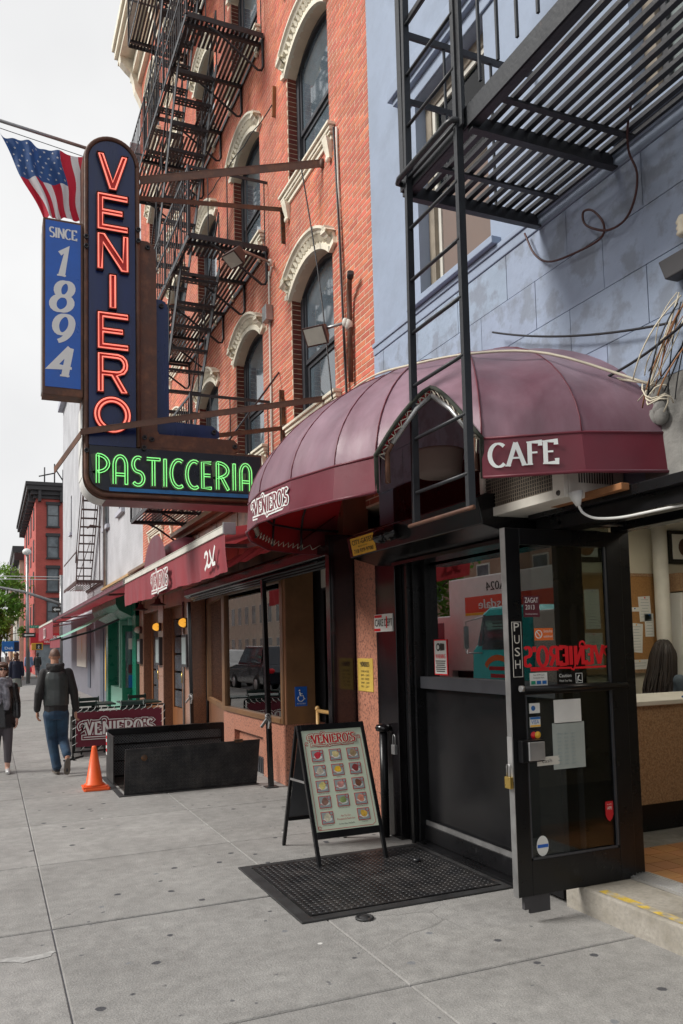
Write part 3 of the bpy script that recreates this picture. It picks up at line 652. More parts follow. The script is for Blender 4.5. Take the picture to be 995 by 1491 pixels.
# room behind
mb = MB(); mb.box(3.72, 1.2, .10, 7.2, 6.55, .148); mb.box(3.33, 4.05, .10, 3.72, 6.55, .148); fl = mb.build('room_floor', 'cement', bb)
for i in range(12):
    for j in range(12):
        x0, y0 = 3.73+i*.155, 2.55+j*.155
        s = MB(); s.box(x0, y0, .148, x0+.15, y0+.15, .153); s.build('tile', 'tile', fl)
mb = MB(); mb.box(3.33, 6.50, .15, 7.2, 6.56, 2.75); mb.box(7.2, 1.2, .15, 7.26, 6.56, 2.75); mb.box(3.72, 1.14, .15, 7.2, 1.2, 2.75); mb.build('room_wall', 'wall_cream', bb)
mb = MB(); mb.box(3.32, 1.14, 2.75, 7.26, 6.56, 2.80); mb.build('room_ceiling', 'ceiling', bb)
for (xx, yy_) in ((4.5, 3.2), (5.6, 5.2), (4.0, 5.6)):
    t = thing('ceiling_light', {3.2: 'fluorescent ceiling panel just inside the cafe door', 5.2: 'fluorescent ceiling panel over the cafe counter', 5.6: 'fluorescent ceiling panel behind the cafe window'}[yy_], 'ceiling light', (xx, yy_, 2.7), 'ceiling lights in the cafe')
    mb = MB(); mb.box(xx-.18, yy_-.5, 2.70, xx+.18, yy_+.5, 2.749); mb.build('housing', 'white_paint', t)
    mb = MB(); mb.box(xx-.15, yy_-.47, 2.69, xx+.15, yy_+.47, 2.6995); mb.build('diffuser', 'room_light', t)
mb = MB(); mb.box(3.62, 1.2, .15, 3.70, 2.82, 2.75); mb.box(3.62, 2.82, 2.44, 3.70, 4.02, 2.75); mb.box(3.32, 4.09, 2.44, 3.40, 6.0, 2.75); mb.build('room_front_wall', 'wall_cream', bb)

# ---- things in the cafe
t = thing('cork_board', 'brown cork notice board on the cafe wall behind the open door', 'notice board', (5.4, 6.49, 1.25))
mb = MB(); mb.box(4.38, 6.470, 1.27, 6.42, 6.497, 2.24); mb.build('board', 'cork', t)
mb = MB()
for a in ((4.35, 6.46, 1.24, 6.45, 6.498, 1.27), (4.35, 6.46, 2.24, 6.45, 6.498, 2.27)): mb.box(*a)
mb.build('frame', 'laminate', t)
def pinned(x, z, w_, h_, label, tilt=0, mat='paper'):
    mb = MB(); a = R(tilt); sheet(mb, (x, 6.468, z), (math.cos(a), 0, math.sin(a)), (-math.sin(a), 0, math.cos(a)), w_, h_)
    o = solo('notice', mb, mat, label, 'notice', group='papers pinned to the cork board')
    mb = MB()
    for k in range(int(h_/.03)-1):
        sheet(mb, (x, 6.4665, z+h_/2-.035-k*.03), (1, 0, 0), (0, 0, 1), w_*random.uniform(.45, .8), .004, th=.0004)
    if mb.v:
        off = LOC[o.name]; p = bpy.data.objects.new('print', mb.mesh('print', 'photo_grey', off)); COL.objects.link(p); p.parent = o
    mb = MB(); mb.ellip((x, 6.462, z+h_/2-.015), (.008, .008, .008), 6, 4); p = bpy.data.objects.new('pin', mb.mesh('pin', random.choice(['vinyl_red', 'transit_blue', 'yellow_print']), LOC[o.name])); COL.objects.link(p); p.parent = o
for a in [(5.34, 2.00, .17, .26, 'paper with a black triangle at the left end of the cork board', 4), (5.30, 1.70, .10, .22, 'narrow slip below the triangle paper on the cork board', 5),
          (5.57, 1.90, .19, .40, 'tall printed timetable sheet near the middle of the cork board', 1), (5.57, 1.48, .22, .36, 'wide notice hanging below the tall timetable sheet', -1),
          (6.26, 1.90, .16, .26, 'curled stack of slips at the top right of the cork board', 3), (6.31, 1.73, .12, .24, 'blank white sheet overlapping the curled stack of slips', 0),
          (6.13, 1.60, .16, .30, 'scribbled order list tilted low on the cork board', -5), (6.12, 1.895, .12, .045, 'small label with red handwriting on the cork board', 0), (6.15, 1.325, .27, .10, 'calendar strip along the foot of the cork board', 0)]:
    pinned(*a[:5], tilt=a[5])
t = thing('service_counter', 'tan speckled laminate counter inside the cafe doorway', 'counter', (5.2, 4.95, .15))
mb = MB(); mb.box(3.95, 4.72, .36, 7.15, 5.30, 1.09); mb.build('front', 'laminate', t)
mb = MB(); mb.box(3.97, 4.76, .153, 7.15, 5.30, .36); mb.build('plinth', 'steel_door', t)
mb = MB(); mb.box(3.92, 4.685, 1.09, 7.15, 5.36, 1.125); mb.build('top', 'off_white', t, bev=.006)
mb = MB()
for k in range(4): mb.box(5.33+.02*k, 4.74+.015*k, 1.1255+.004*k, 5.62-.02*k, 4.92, 1.1290+.004*k)
solo('paper_stack', mb, 'paper', 'loose white papers lying on the cafe counter', 'papers')
mb = MB(); mb.tube([(4.98, 4.80, 1.130), (5.30, 4.76, 1.133)], .008, 8); solo('pen', mb, 'transit_blue', 'blue and black pen lying on the counter edge', 'pen')
mb = MB(); mb.lathe([(.0, 0), (.075, 0), (.075, 2.6), (0, 2.6)], (6.36, 6.32, .15), 20); solo('pipe', mb, 'off_white', 'thick cream painted pipe standing in front of the cork board', 'pipe')
t = thing('framed_picture', 'black framed picture high on the wall at the right edge of the doorway', 'picture', (6.85, 6.49, 2.2))
mb = MB(); mb.box(6.64, 6.47, 2.38, 7.10, 6.499, 2.74); mb.build('frame', 'black_gloss', t, bev=.004)
mb = MB(); mb.box(6.69, 6.464, 2.43, 7.05, 6.4695, 2.70); mb.build('mount', 'paper', t)
mb = MB(); mb.lathe([(0, 0), (.10, 0), (.10, .003), (0, .003)], (6.87, 6.463, 2.56), 18, (0, -1, 0)); mb.build('print', 'hair_brown', t)
t = thing('framed_picture', 'black framed picture seen through the top of the open door glass', 'picture', (5.5, 6.49, 2.3))
mb = MB(); mb.box(5.20, 6.47, 2.38, 5.72, 6.499, 2.70); mb.build('frame', 'black_gloss', t, bev=.004)
mb = MB(); mb.box(5.25, 6.464, 2.43, 5.67, 6.4695, 2.66); mb.build('mount', 'paper', t)
mb = MB(); mb.lathe([(0, 0), (.11, 0), (.11, .003), (0, .003)], (5.52, 6.463, 2.55), 18, (0, -1, 0)); mb.build('print', 'plank', t)
t = thing('white_cabinet', 'white metal cabinet with a door catch behind the seated woman', 'cabinet', (6.9, 6.3, .15))
mb = MB(); mb.box(6.53, 6.24, .15, 7.18, 6.49, 2.06); mb.build('body', 'paper', t, bev=.005)
mb = MB(); mb.box(6.51, 6.22, 2.07, 7.18, 6.495, 2.26); mb.build('header', 'laminate', t)
mb = MB(); mb.box(6.54, 6.222, 1.58, 6.59, 6.239, 1.80); mb.build('catch', 'frame_dark', t, bev=.004)
# till, shelf and price board behind the cafe window
t = thing('cash_register', 'pale grey cash register behind the cafe window', 'cash register', (4.0, 5.3, 1.1))
mb = MB(); mb.box(3.62, 5.02, 1.14, 4.00, 5.50, 1.24); mb.add([(3.62, 5.05, 1.24), (4.0, 5.05, 1.24), (4.0, 5.5, 1.24), (3.62, 5.5, 1.24), (3.62, 5.22, 1.42), (4.0, 5.22, 1.42), (4.0, 5.5, 1.48), (3.62, 5.5, 1.48)], [(0, 1, 5, 4), (1, 2, 6, 5), (2, 3, 7, 6), (3, 0, 4, 7), (4, 5, 6, 7)]); mb.build('body', 'off_white', t, bev=.01)
mb = MB(); mb.box(3.66, 5.50, 1.40, 3.96, 5.53, 1.60); mb.build('screen', 'paper_grey', t)
mb = MB(); mb.box(3.55, 4.45, .15, 4.05, 5.75, 1.14); solo('till_stand', mb, 'paper', 'white stand under the cash register by the window', 'stand')
t = thing('price_board', 'white price list with ruled boxes at the left of the cafe window', 'price list', (3.6, 6.49, 1.7))
mb = MB(); mb.box(3.44, 6.485, 1.75, 3.74, 6.498, 2.44); mb.build('board', 'paper', t)
mb = MB()
for k in range(12): mb.box(3.46, 6.482, 1.80+k*.052, 3.72, 6.484, 1.803+k*.052)
for k in range(3): mb.box(3.46+.129*k, 6.480, 1.80, 3.463+.129*k, 6.4815, 2.375)
mb.build('rules', 'photo_grey', t)
# ================================================================ OPEN CAFE DOOR (swung out, square to the shopfront)
d = thing('cafe_door', 'black framed glass cafe door swung open with stickers and red lettering', 'door', (3.6, 3.9, .15))
Y0, Y1 = 3.905, 3.950      # we look at the face y = Y0
mb = MB()
mb.box(2.745, Y0, .15, 2.845, Y1, 2.26); mb.box(3.49, Y0, .15, 3.605, Y1, 2.26); mb.box(2.845, Y0, .15, 3.49, Y1, .345); mb.box(2.845, Y0, 2.165, 3.49, Y1, 2.26)
mb.box(2.845, Y0, 1.285, 3.49, Y1, 1.335)
mb.build('frame', 'steel_door', d, bev=.003)
mb = MB(); mb.box(2.742, Y0-.002, .15, 2.7449, Y1+.002, 2.26); mb.build('edge_strip', 'galv', d)
mb = MB(); mb.box(2.845, Y0+.018, .345, 3.49, Y0+.024, 1.285); mb.build('pane', 'door_glass', d)
mb = MB(); mb.box(2.845, Y0+.018, 1.335, 3.49, Y0+.024, 2.165); mb.build('pane', 'door_glass', d)
mb = MB()
for a in ((2.845, .345, 3.49, .357), (2.845, .345, 2.857, 1.285), (3.476, .345, 3.49, 2.165)): mb.box(a[0], Y0+.004, a[1], a[2], Y0+.016, a[3])
mb.build('glazing_bead', 'frame_dark', d)
mb = MB(); mb.tube([(2.80, Y0-.05, 1.325), (3.56, Y0-.05, 1.315)], .016, 10); mb.box(2.795, Y0-.05, 1.31, 2.815, Y0-.001, 1.34); mb.box(3.52, Y0-.05, 1.30, 3.54, Y0-.001, 1.33); mb.build('push_bar', 'steel_door', d)
mb = MB(); mb.tube([(2.797, Y0-.05, 1.325), (2.775, Y0-.05, 1.326)], .018, 10); mb.build('bar_cap', 'galv', d)
mb = MB(); mb.box(2.775, Y0-.045, .905, 2.93, Y0-.001, 1.03); lk = mb.build('lock_box', 'steel_door', d, bev=.004)
mb = MB(); mb.box(2.815, Y0-.058, .915, 2.925, Y0-.046, 1.02); mb.build('cover', 'alu', lk, bev=.003)
mb = MB(); mb.box(2.738, Y0-.001, .80, 2.7415, Y1+.001, 1.05); mb.build('strike_plate', 'alu', d)
mb = MB(); mb.tube([(3.14, Y0-.03, 2.30), (3.62, Y0-.035, 2.30)], .007, 8); mb.tube([(3.12, Y0-.03, 2.30), (3.16, Y0-.03, 2.30)], .014, 8); mb.tube([(3.40, Y0-.03, 2.30), (3.56, Y0-.03, 2.30)], .011, 8); mb.build('stay_rod', 'galv', d)
mb = MB(); mb.box(2.79, Y0+.01, .075, 2.83, Y1-.01, .148); mb.box(2.83, Y0+.014, .05, 2.97, Y1-.014, .146); mb.build('floor_pivot', 'dark_trim', d)
RX, UZ = (1, 0, 0), (0, 0, 1)
def stk(x, z, w_, h_, mat, name='sticker', lift=0, y=Y0-.0012): 
    mb = MB(); sheet(mb, (x, y-lift, z), RX, UZ, w_, h_); return mb.build(name, mat, d)
def lett(o, rows, mat):      # rows: (text, x, z, h, centre, width)
    mb = MB()
    for (tx, x, z, h, ce, wd) in rows: sans(mb, tx, (x, LY[0], z), RX, UZ, h, .0016, ce, wd)
    b = mb.build('lettering', mat, o); return b
LY = [Y0-.0012]
o = stk(2.797, 1.55, .075, .33, 'steel_door', 'push_sign', .002)
LY[0] = Y0-.0045; lett(o, [(c, 2.797, 1.655-.072*i, .05, True, .038) for i, c in enumerate('PUSH')], 'off_white')
mb = MB()
for a in ((2.764, 1.39, 2.767, 1.71), (2.827, 1.39, 2.830, 1.71), (2.767, 1.39, 2.827, 1.393), (2.767, 1.707, 2.827, 1.71)): mb.box(a[0], Y0-.0065, a[1], a[2], Y0-.005, a[3])
mb.build('border', 'off_white', o)
YG = Y0+.0168; LY[0] = YG-.0012
def gst(x, z, w_, h_, mat, name='sticker'): return stk(x, z, w_, h_, mat, name, 0, YG-.0002)
o = gst(2.925, 1.80, .115, .125, 'maroon_print'); lett(o, [('ZAGAT', 2.925, 1.822, .030, True, .095), ('2013', 2.913, 1.782, .027, True, .065), ('America\'s top restaurants', 2.922, 1.752, .008, True, .085)], 'white_print')
o = gst(3.005, 1.635, .135, .072, 'orange_print'); lett(o, [('Smoke-free', 3.035, 1.645, .018, True, .062), ('establishment', 3.035, 1.616, .014, True, .066)], 'white_print')
mb = MB(); mb.tube([(2.967+.023*math.cos(a*PI/8), YG-.003, 1.635+.023*math.sin(a*PI/8)) for a in range(16)], .003, 5, True); mb.tube([(2.953, YG-.003, 1.651), (2.981, YG-.003, 1.619)], .003, 5); mb.build('symbol', 'white_print', o)
logo((3.16, YG-.0005, 1.505), (-1, 0, 0), UZ, .112, ['vinyl_red', 'vinyl_red'], d, lift=.001, layers=1, mirror=True, name='door_lettering', bold=.05)
mb = MB()
for k, (a, b) in enumerate([((2.90, 1.425), (3.10, 1.425)), ((3.22, 1.43), (3.40, 1.43))]): ribbon(mb, [a, b], .012, Vector((0, YG-.0025, 0)), Vector(RX), Vector(UZ), Vector((0, -1, 0)), 0)
mb.build('lettering_rule', 'vinyl_red', d)
o = gst(2.955, 1.372, .125, .075, 'paper'); lett(o, [('Your ATM Card', 2.955, 1.392, .010, True, .08), ('Accepted Here', 2.955, 1.376, .010, True, .08)], 'ink')
for i, c in enumerate(['sign_green', 'transit_blue', 'transit_blue']):
    mb = MB(); sheet(mb, (2.915+.04*i, YG-.0025, 1.353), RX, UZ, .03, .02); mb.build('card_mark', c, o)
o = gst(3.185, 1.368, .19, .075, 'steel_door'); lett(o, [('Caution', 3.103, 1.377, .020, False, None), ('Watch Your Step', 3.103, 1.350, .013, False, .092)], 'white_print')
mb = MB(); mb.box(3.228, YG-.004, 1.338, 3.272, YG-.0025, 1.341); mb.box(3.228, YG-.004, 1.395, 3.272, YG-.0025, 1.398); mb.box(3.225, YG-.004, 1.338, 3.228, YG-.0025, 1.398); mb.box(3.272, YG-.004, 1.338, 3.275, YG-.0025, 1.398)
mb.tube([(3.238, YG-.003, 1.345), (3.243, YG-.003, 1.375), (3.252, YG-.003, 1.385)], .004, 5); mb.tube([(3.243, YG-.003, 1.36), (3.258, YG-.003, 1.352), (3.266, YG-.003, 1.352)], .003, 5); mb.build('symbol', 'white_print', o)
# card stickers and notices on the lower pane
for (z, mat, txt, ink) in [(1.205, 'paper', '', 'transit_blue'), (1.125, 'paper', 'VISA', 'transit_blue'), (1.050, 'navy_cloth', '', 'ink'), (.985, 'paper', '', 'transit_blue')]:
    o = gst(2.917, z, .075, .058, mat, 'card_sticker')
    if txt:
        lett(o, [(txt, 2.917, z-.011, .022, True, .055)], ink)
        mb = MB(); sheet(mb, (2.917, YG-.0026, z+.022), RX, UZ, .07, .012); mb.build('band', 'transit_blue', o)
        mb = MB(); sheet(mb, (2.917, YG-.0026, z-.022), RX, UZ, .07, .010); mb.build('band', 'yellow_print', o)
    elif mat == 'navy_cloth':
        for s_, c in ((-.014, 'vinyl_red'), (.014, 'yellow_print')):
            mb = MB(); mb.lathe([(0, 0), (.021, 0), (.021, .0005), (0, .0005)], (2.917+s_, YG-.0022-(.0008 if s_ > 0 else 0), z), 16, (0, -1, 0)); mb.build('disc', c, o)
    else:
        mb = MB(); mb.lathe([(0, 0), (.015, 0), (.015, .0005), (0, .0005)], (2.907, YG-.0022, z), 14, (0, -1, 0)) if z > 1.1 else sheet(mb, (2.905, YG-.0026, z-.004), RX, UZ, .035, .04)
        mb.build('mark', 'transit_blue', o)
o = gst(3.155, 1.175, .20, .14, 'white_paint', 'blank_notice')
o = gst(3.155, .975, .235, .27, 'paper_grey', 'hours_notice')
mb = MB()
for k in range(9):
    for c in range(3): sheet(mb, (3.085+.05*c, YG-.0026, 1.045-k*.022), RX, UZ, .028, .006)
mb.build('print', 'photo_grey', o)
mb = MB(); sheet(mb, (3.0, YG-.0008, .895), RX, UZ, .16, .05); o = mb.build('sticker', 'off_white', d); lett(o, [('cash', 2.99, .886, .022, True, .07)], 'ink')
mb = MB(); mb.prism([(.03*s, z) for s, z in ((-1, .05), (-.9, .06), (.9, .06), (1, .05), (1, -.02), (.6, -.045), (0, -.06), (-.6, -.045), (-1, -.02))], (3.435, YG-.0002, .56), RX, UZ, .0012); o = mb.build('sticker', 'ink_red', d)
lett(o, [('APE', 3.435, .572, .018, True, .034), ('security', 3.435, .600, .007, True, .036)], 'white_print')
mb = MB(); mb.prism([(.042*math.cos(a*PI/9), .058*math.sin(a*PI/9)) for a in range(18)], (2.935, YG-.0002, .415), RX, UZ, .0012); o = mb.build('sticker', 'paper', d)
mb = MB(); sheet(mb, (2.935, YG-.0026, .415), RX, UZ, .075, .018); mb.build('band', 'sign_blue', o)
# padlock hanging on the strike plate
def padlock(x, y, z, label, mat, s=1.):
    t = thing('padlock', label, 'padlock', (x, y, z))
    mb = MB(); mb.box(x-.010*s, y-.022*s, z, x+.010*s, y+.022*s, z+.055*s); mb.build('body', mat, t, bev=.003)
    mb = MB(); mb.tube([(x, y-.014*s, z+.055*s), (x, y-.014*s, z+.10*s)]+[(x, y-.014*s*math.cos(a*PI/6), z+.10*s+.014*s*math.sin(a*PI/6)) for a in range(1, 6)]+[(x, y+.014*s, z+.10*s), (x, y+.014*s, z+.055*s)], .0035*s, 6); mb.build('shackle', 'galv', t)
padlock(2.722, 3.925, .76, 'brass padlock hanging from the lock plate of the open door', 'brass', 1.2)
padlock(3.03, 5.96, .70, 'dark padlock chained to the black pier beside the knobbed post', 'galv', 1.4)
# ================================================================ small fixtures of the cafe front
t = thing('knobbed_post', 'black iron post with a mushroom knob beside the granite pilaster', 'post', (3.03, 6.16, 0))
mb = MB(); mb.tube([(3.03, 6.16, 0), (3.03, 6.16, .86)], .034, 14); mb.build('shaft', 'steel_door', t)
mb = MB(); mb.lathe([(.030, .84), (.028, .865), (.060, .875), (.066, .90), (.055, .925), (0, .935)], (3.03, 6.16, 0), 18); mb.build('knob', 'black_gloss', t)
t = thing('cake_sign', 'small white sign reading CAKE with red bars on the black pier', 'sign', (3.085, 6.2, 1.7))
mb = MB(); mb.box(3.078, 6.03, 1.705, 3.089, 6.37, 1.855); mb.build('panel', 'paper', t)
DY, = ((0, -1, 0),)
mb = MB(); sans(mb, 'CAKE DEPT', (3.078, 6.19, 1.752), DY, UZ, .062, .0015, True, .33, 1); mb.build('lettering', 'ink', t)
for (y, z, a, b) in ((6.29, 1.838, .14, .022), (6.31, 1.722, .12, .022), (6.13, 1.784, .02, .10)): mb = MB(); sheet(mb, (3.0765, y, z), DY, UZ, a, b, .0); mb.build('bar', 'vinyl_red', t)
t = thing('warning_sign', 'red bordered camera warning sign inside the cafe window', 'sign', (3.25, 5.6, 1.34))
mb = MB(); mb.box(3.256, 5.455, 1.345, 3.2605, 5.655, 1.625); mb.build('border', 'vinyl_red', t)
mb = MB(); mb.box(3.2545, 5.465, 1.355, 3.256, 5.645, 1.615); mb.build('panel', 'paper', t)
mb = MB(); sans(mb, 'WARNING', (3.2545, 5.555, 1.475), DY, UZ, .035, .0012, True, .15, 1); mb.build('lettering', 'vinyl_red', t)
mb = MB()
for k in range(6): sheet(mb, (3.254, 5.555, 1.455-k*.016), DY, UZ, .15-.012*(k % 3), .008, .0006)
mb.prism([(-.02, -.03), (.045, -.025), (.045, .025), (-.02, .03)], (3.254, 5.535, 1.565), DY, UZ, .001); mb.lathe([(0, 0), (.032, 0), (.032, .001), (0, .001)], (3.254, 5.585, 1.565), 14, (-1, 0, 0)); mb.build('camera_picture', 'ink', t)
mb = MB(); mb.lathe([(0, 0), (.019, 0), (.019, .0012), (0, .0012)], (3.2526, 5.587, 1.565), 14, (-1, 0, 0)); mb.build('lens', 'paper', t)
# gate housing over the cafe window, front face, chamfered foot, end plates
g = thing('gate_housing', 'glossy black roller gate housing over the cafe window with yellow sticker', 'gate housing', (2.95, 5.2, 2.28))
prof = [(3.22, 2.52), (2.81, 2.52), (2.742, 2.49), (2.775, 2.325), (3.02, 2.262), (3.22, 2.262)]
mb = MB(); mb.prism([(-y, z) for y, z in [(0, 0)]] if False else [(x, z) for x, z in prof], (0, 6.17, 0), (1, 0, 0), (0, 0, 1), 1.99); mb.build('case', 'gate_black', g, bev=.006)
mb = MB(); mb.box(3.0, 4.10, 2.232, 3.20, 5.86, 2.258); mb.build('guide_lip', 'gate_black', g)
o = MB(); o.add([(2.742, 6.10, 2.475), (2.742, 5.66, 2.475), (2.770, 5.66, 2.335), (2.770, 6.10, 2.335)], [(0, 3, 2, 1)]); st = o.build('sticker', 'yellow_print', g)
mb = MB(); UPV = Vector((-.028, 0, .14)).normalized(); 
sans(mb, 'CITY-GATES', (2.7534, 5.88, 2.418), DY, UPV, .04, .003, True, .38, 1); sans(mb, 'BROOKLYN NY', (2.7582, 5.88, 2.394), DY, UPV, .012, .003, True, .17); sans(mb, '718 939-9700', (2.767, 5.88, 2.350), DY, UPV, .032, .003, True, .36, 1); mb.build('lettering', 'ink', st)
mb = MB(); mb.lathe([(0, -.02), (.05, -.02), (.058, 0), (.058, .06), (.05, .065), (.05, .085), (.058, .09), (.05, .13), (.03, .16), (0, .17)], (2.742, 5.30, 2.43), 16, (-.8, .5, -.3)); solo('flood_lamp', mb, 'black_gloss', 'round black lamp stuck on the front of the cafe gate housing', 'lamp')
# granite pilaster, plaque, fin
t = thing('granite_pilaster', 'speckled red granite pilaster between the cafe and the pastry shop', 'pilaster', (3.1, 6.6, 0))
mb = MB(); mb.box(3.095, 6.37, 0, 3.5, 6.80, 1.30); mb.box(3.095, 6.37, 1.304, 3.5, 6.80, 2.62); mb.build('stone', 'granite', t, bev=.003)
mb = MB(); mb.box(3.10, 6.363, 0, 3.5, 6.369, 2.6); mb.build('joint_strip', 'frame_dark', t)
t = thing('hours_plaque', 'gold plaque with engraved opening hours on the granite pilaster', 'plaque', (3.09, 6.6, 1.18))
mb = MB(); mb.box(3.088, 6.45, 1.18, 3.0945, 6.77, 1.475); mb.build('plate', 'gold_plaque', t, bev=.002)
logo((3.0885, 6.61, 1.425), DY, UZ, .035, ['ink', 'gold_plaque'], t, layers=1)
mb = MB()
for k, s in enumerate(['STORE HOURS', '8AM - 12AM', 'SUN - THURS', '8AM - 1AM', 'FRI - SAT']): sans(mb, s, (3.088, 6.61, 1.350-k*.034), DY, UZ, .018, .0012, True, .17)
mb.build('lettering', 'ink', t)
# ================================================================ BRICK BUILDING (pastry shop)
rb = thing('brick_building', 'orange red brick building with cream arched window hoods above the pastry shop', 'building', (3.3, 13.0, 0))
COLS = [8.25, 10.65, 12.95, 15.25, 17.55]; FLO = [(4.20, 5.75), (7.08, 8.57), (9.97, 11.43), (12.85, 14.28)]; HW, RISE = .64, .24
ZT, YN, YF = 15.55, 6.66, 19.30
def arcz(dy): Rr = (HW*HW+RISE*RISE)/(2*RISE); return math.sqrt(max(0, Rr*Rr-dy*dy))-(Rr-RISE)
mb = MB()
edges = [YN]
for c in COLS: edges += [c-HW, c+HW]
edges.append(YF)
for k in range(0, len(edges), 2): mb.box(3.3025, edges[k], 2.9, 3.6, edges[k+1], ZT)
for c in COLS:
    z = 2.9
    for s, sp in FLO:
        mb.box(3.3025, c-HW, z, 3.6, c+HW, s)
        n = 12; top = sp+.45
        poly = [(-HW+2*HW*i/n, sp+arcz(-HW+2*HW*i/n)) for i in range(n+1)]+[(HW, top), (-HW, top)]
        mb.prism([(-a, b) for a, b in poly], (3.6, c, 0), (0, -1, 0), (0, 0, 1), .2975)
        z = top
    mb.box(3.3025, c-HW, z, 3.6, c+HW, ZT)
mb.build('mortar_wall', 'mortar', rb)
mb = MB(); mb.box(3.62, YN+.01, .2, 3.70, YF-.01, ZT); mb.build('inner_wall', 'dark_trim', rb)
# bricks
CH, BL, JT = .0604, .205, .0105
def blocked(y0, y1, z0, z1):
    for c in COLS:
        for s, sp in FLO:
            if z1 > s-.10 and z0 < sp+RISE+.1 and y1 > c-HW and y0 < c+HW:
                if z0 < sp-.005: return (c-HW, c+HW)
                m_ = max(-HW, min(HW, (y0+y1)/2-c))
                if z0 < sp+arcz(m_)+.10: return 'skip'
    return None
full = []; rest = MB(); row = 0; z = 2.92
def brick_geo(mb, y0, y1, z0, dx=0):
    x = 3.2995+dx; e = .0012; z1 = z0+CH-JT
    mb.add([(3.312, y0, z0), (3.312, y1, z0), (3.312, y1, z1), (3.312, y0, z1), (x, y0+e, z0+e), (x, y1-e, z0+e), (x, y1-e, z1-e), (x, y0+e, z1-e)],
        [(0, 1, 5, 4), (1, 2, 6, 5), (2, 3, 7, 6), (3, 0, 4, 7), (7, 6, 5, 4)])
while z < ZT:
    y = YN+.002-(BL/2 if row % 2 else 0)
    while y < YF:
        a, b = max(YN+.002, y), min(YF, y+BL-JT); bl = blocked(a, b, z, z+CH) if b-a > .02 else 'skip'
        segs = []
        if bl is None: segs = [(a, b)]
        elif bl != 'skip':
            if a < bl[0]: segs.append((a, min(b, bl[0]-.001)))
            if b > bl[1]: segs.append((max(a, bl[1]+.001), b))
        for (p, q) in segs:
            if q-p < .02: continue
            if q-p > BL-JT-.002 and 4.1 < z < 9.0 and p < 9.6: full.append((math.hypot(3.3, p)+abs(z-5.5)*.25, p, z))
            else: brick_geo(rest, p, q, z, random.uniform(-.001, .0006))
        y += BL
    z += CH; row += 1
full.sort()
bk = MB(); brick_geo(bk, 0, BL-JT, 0); bmesh0 = bk.mesh('brick', 'brick', Vector((3.3, 13.0, 0)))
for d_, p, z in full[:300]:
    o = bpy.data.objects.new('brick', bmesh0); COL.objects.link(o); o.parent = rb; o.location = (random.uniform(-.001, .0006), p, z)
for d_, p, z in full[300:]: brick_geo(rest, p, p+BL-JT, z, random.uniform(-.001, .0006))
rest.build('brick_field', 'brick', rb, kind='stuff')

# windows with hoods and sills: one set, copied
def sweep_hood(mb, c, sp):
    n = 16; path = [(-HW-.13, sp+.05), (-HW-.02, sp+.012)]+[(-HW+2*HW*i/n, sp+arcz(-HW+2*HW*i/n)) for i in range(n+1)]+[(HW+.02, sp+.012), (HW+.13, sp+.05)]
    prof = [(.0, -.02), (.0, .042), (.058, .042), (.062, .028), (.150, .036), (.156, .075), (.178, .088), (.198, .115), (.226, .115), (.230, -.02)]
    P = [Vector(p) for p in path]; vs = []
    for i, p in enumerate(P):
        a = P[max(0, i-1)]; b = P[min(len(P)-1, i+1)]; d = (b-a).normalized(); nn = Vector((-d.y, d.x))
        for r, x in prof: vs.append((3.30-x, c+p.x+nn.x*r, p.y+nn.y*r))
    k = len(prof); fs = [(i*k+j, i*k+j+1, (i+1)*k+j+1, (i+1)*k+j) for i in range(len(P)-1) for j in range(k-1)]
    mb.add(vs, fs); b = len(mb.v)-len(vs)
    mb.f += [[b+j for j in range(k)], [b+(len(P)-1)*k+j for j in range(k)][::-1]]; mb.mi += [0, 0]; mb.sm += [False, False]
def leaves(mb, c, sp):
    n = 17
    for i in range(n):
        t = -HW+2*HW*(i+.5)/n; z = sp+arcz(t); d = Vector((1, (arcz(min(HW, t+.01))-arcz(max(-HW, t-.01)))/.02)).normalized(); nn = Vector((-d.y, d.x))
        q = lambda r, s, x: (3.30-x, c+t+nn.x*r+d.x*s, z+nn.y*r+d.y*s)
        mb.add([q(.072, -.020, .035), q(.072, .020, .035), q(.146, .027, .042), q(.146, -.027, .042), q(.078, 0, .062), q(.142, 0, .082), q(.150, -.011, .07), q(.150, .011, .07)],
            [(0, 1, 4), (1, 2, 5, 4), (0, 4, 5, 3), (3, 5, 6), (2, 7, 5), (5, 7, 6)])
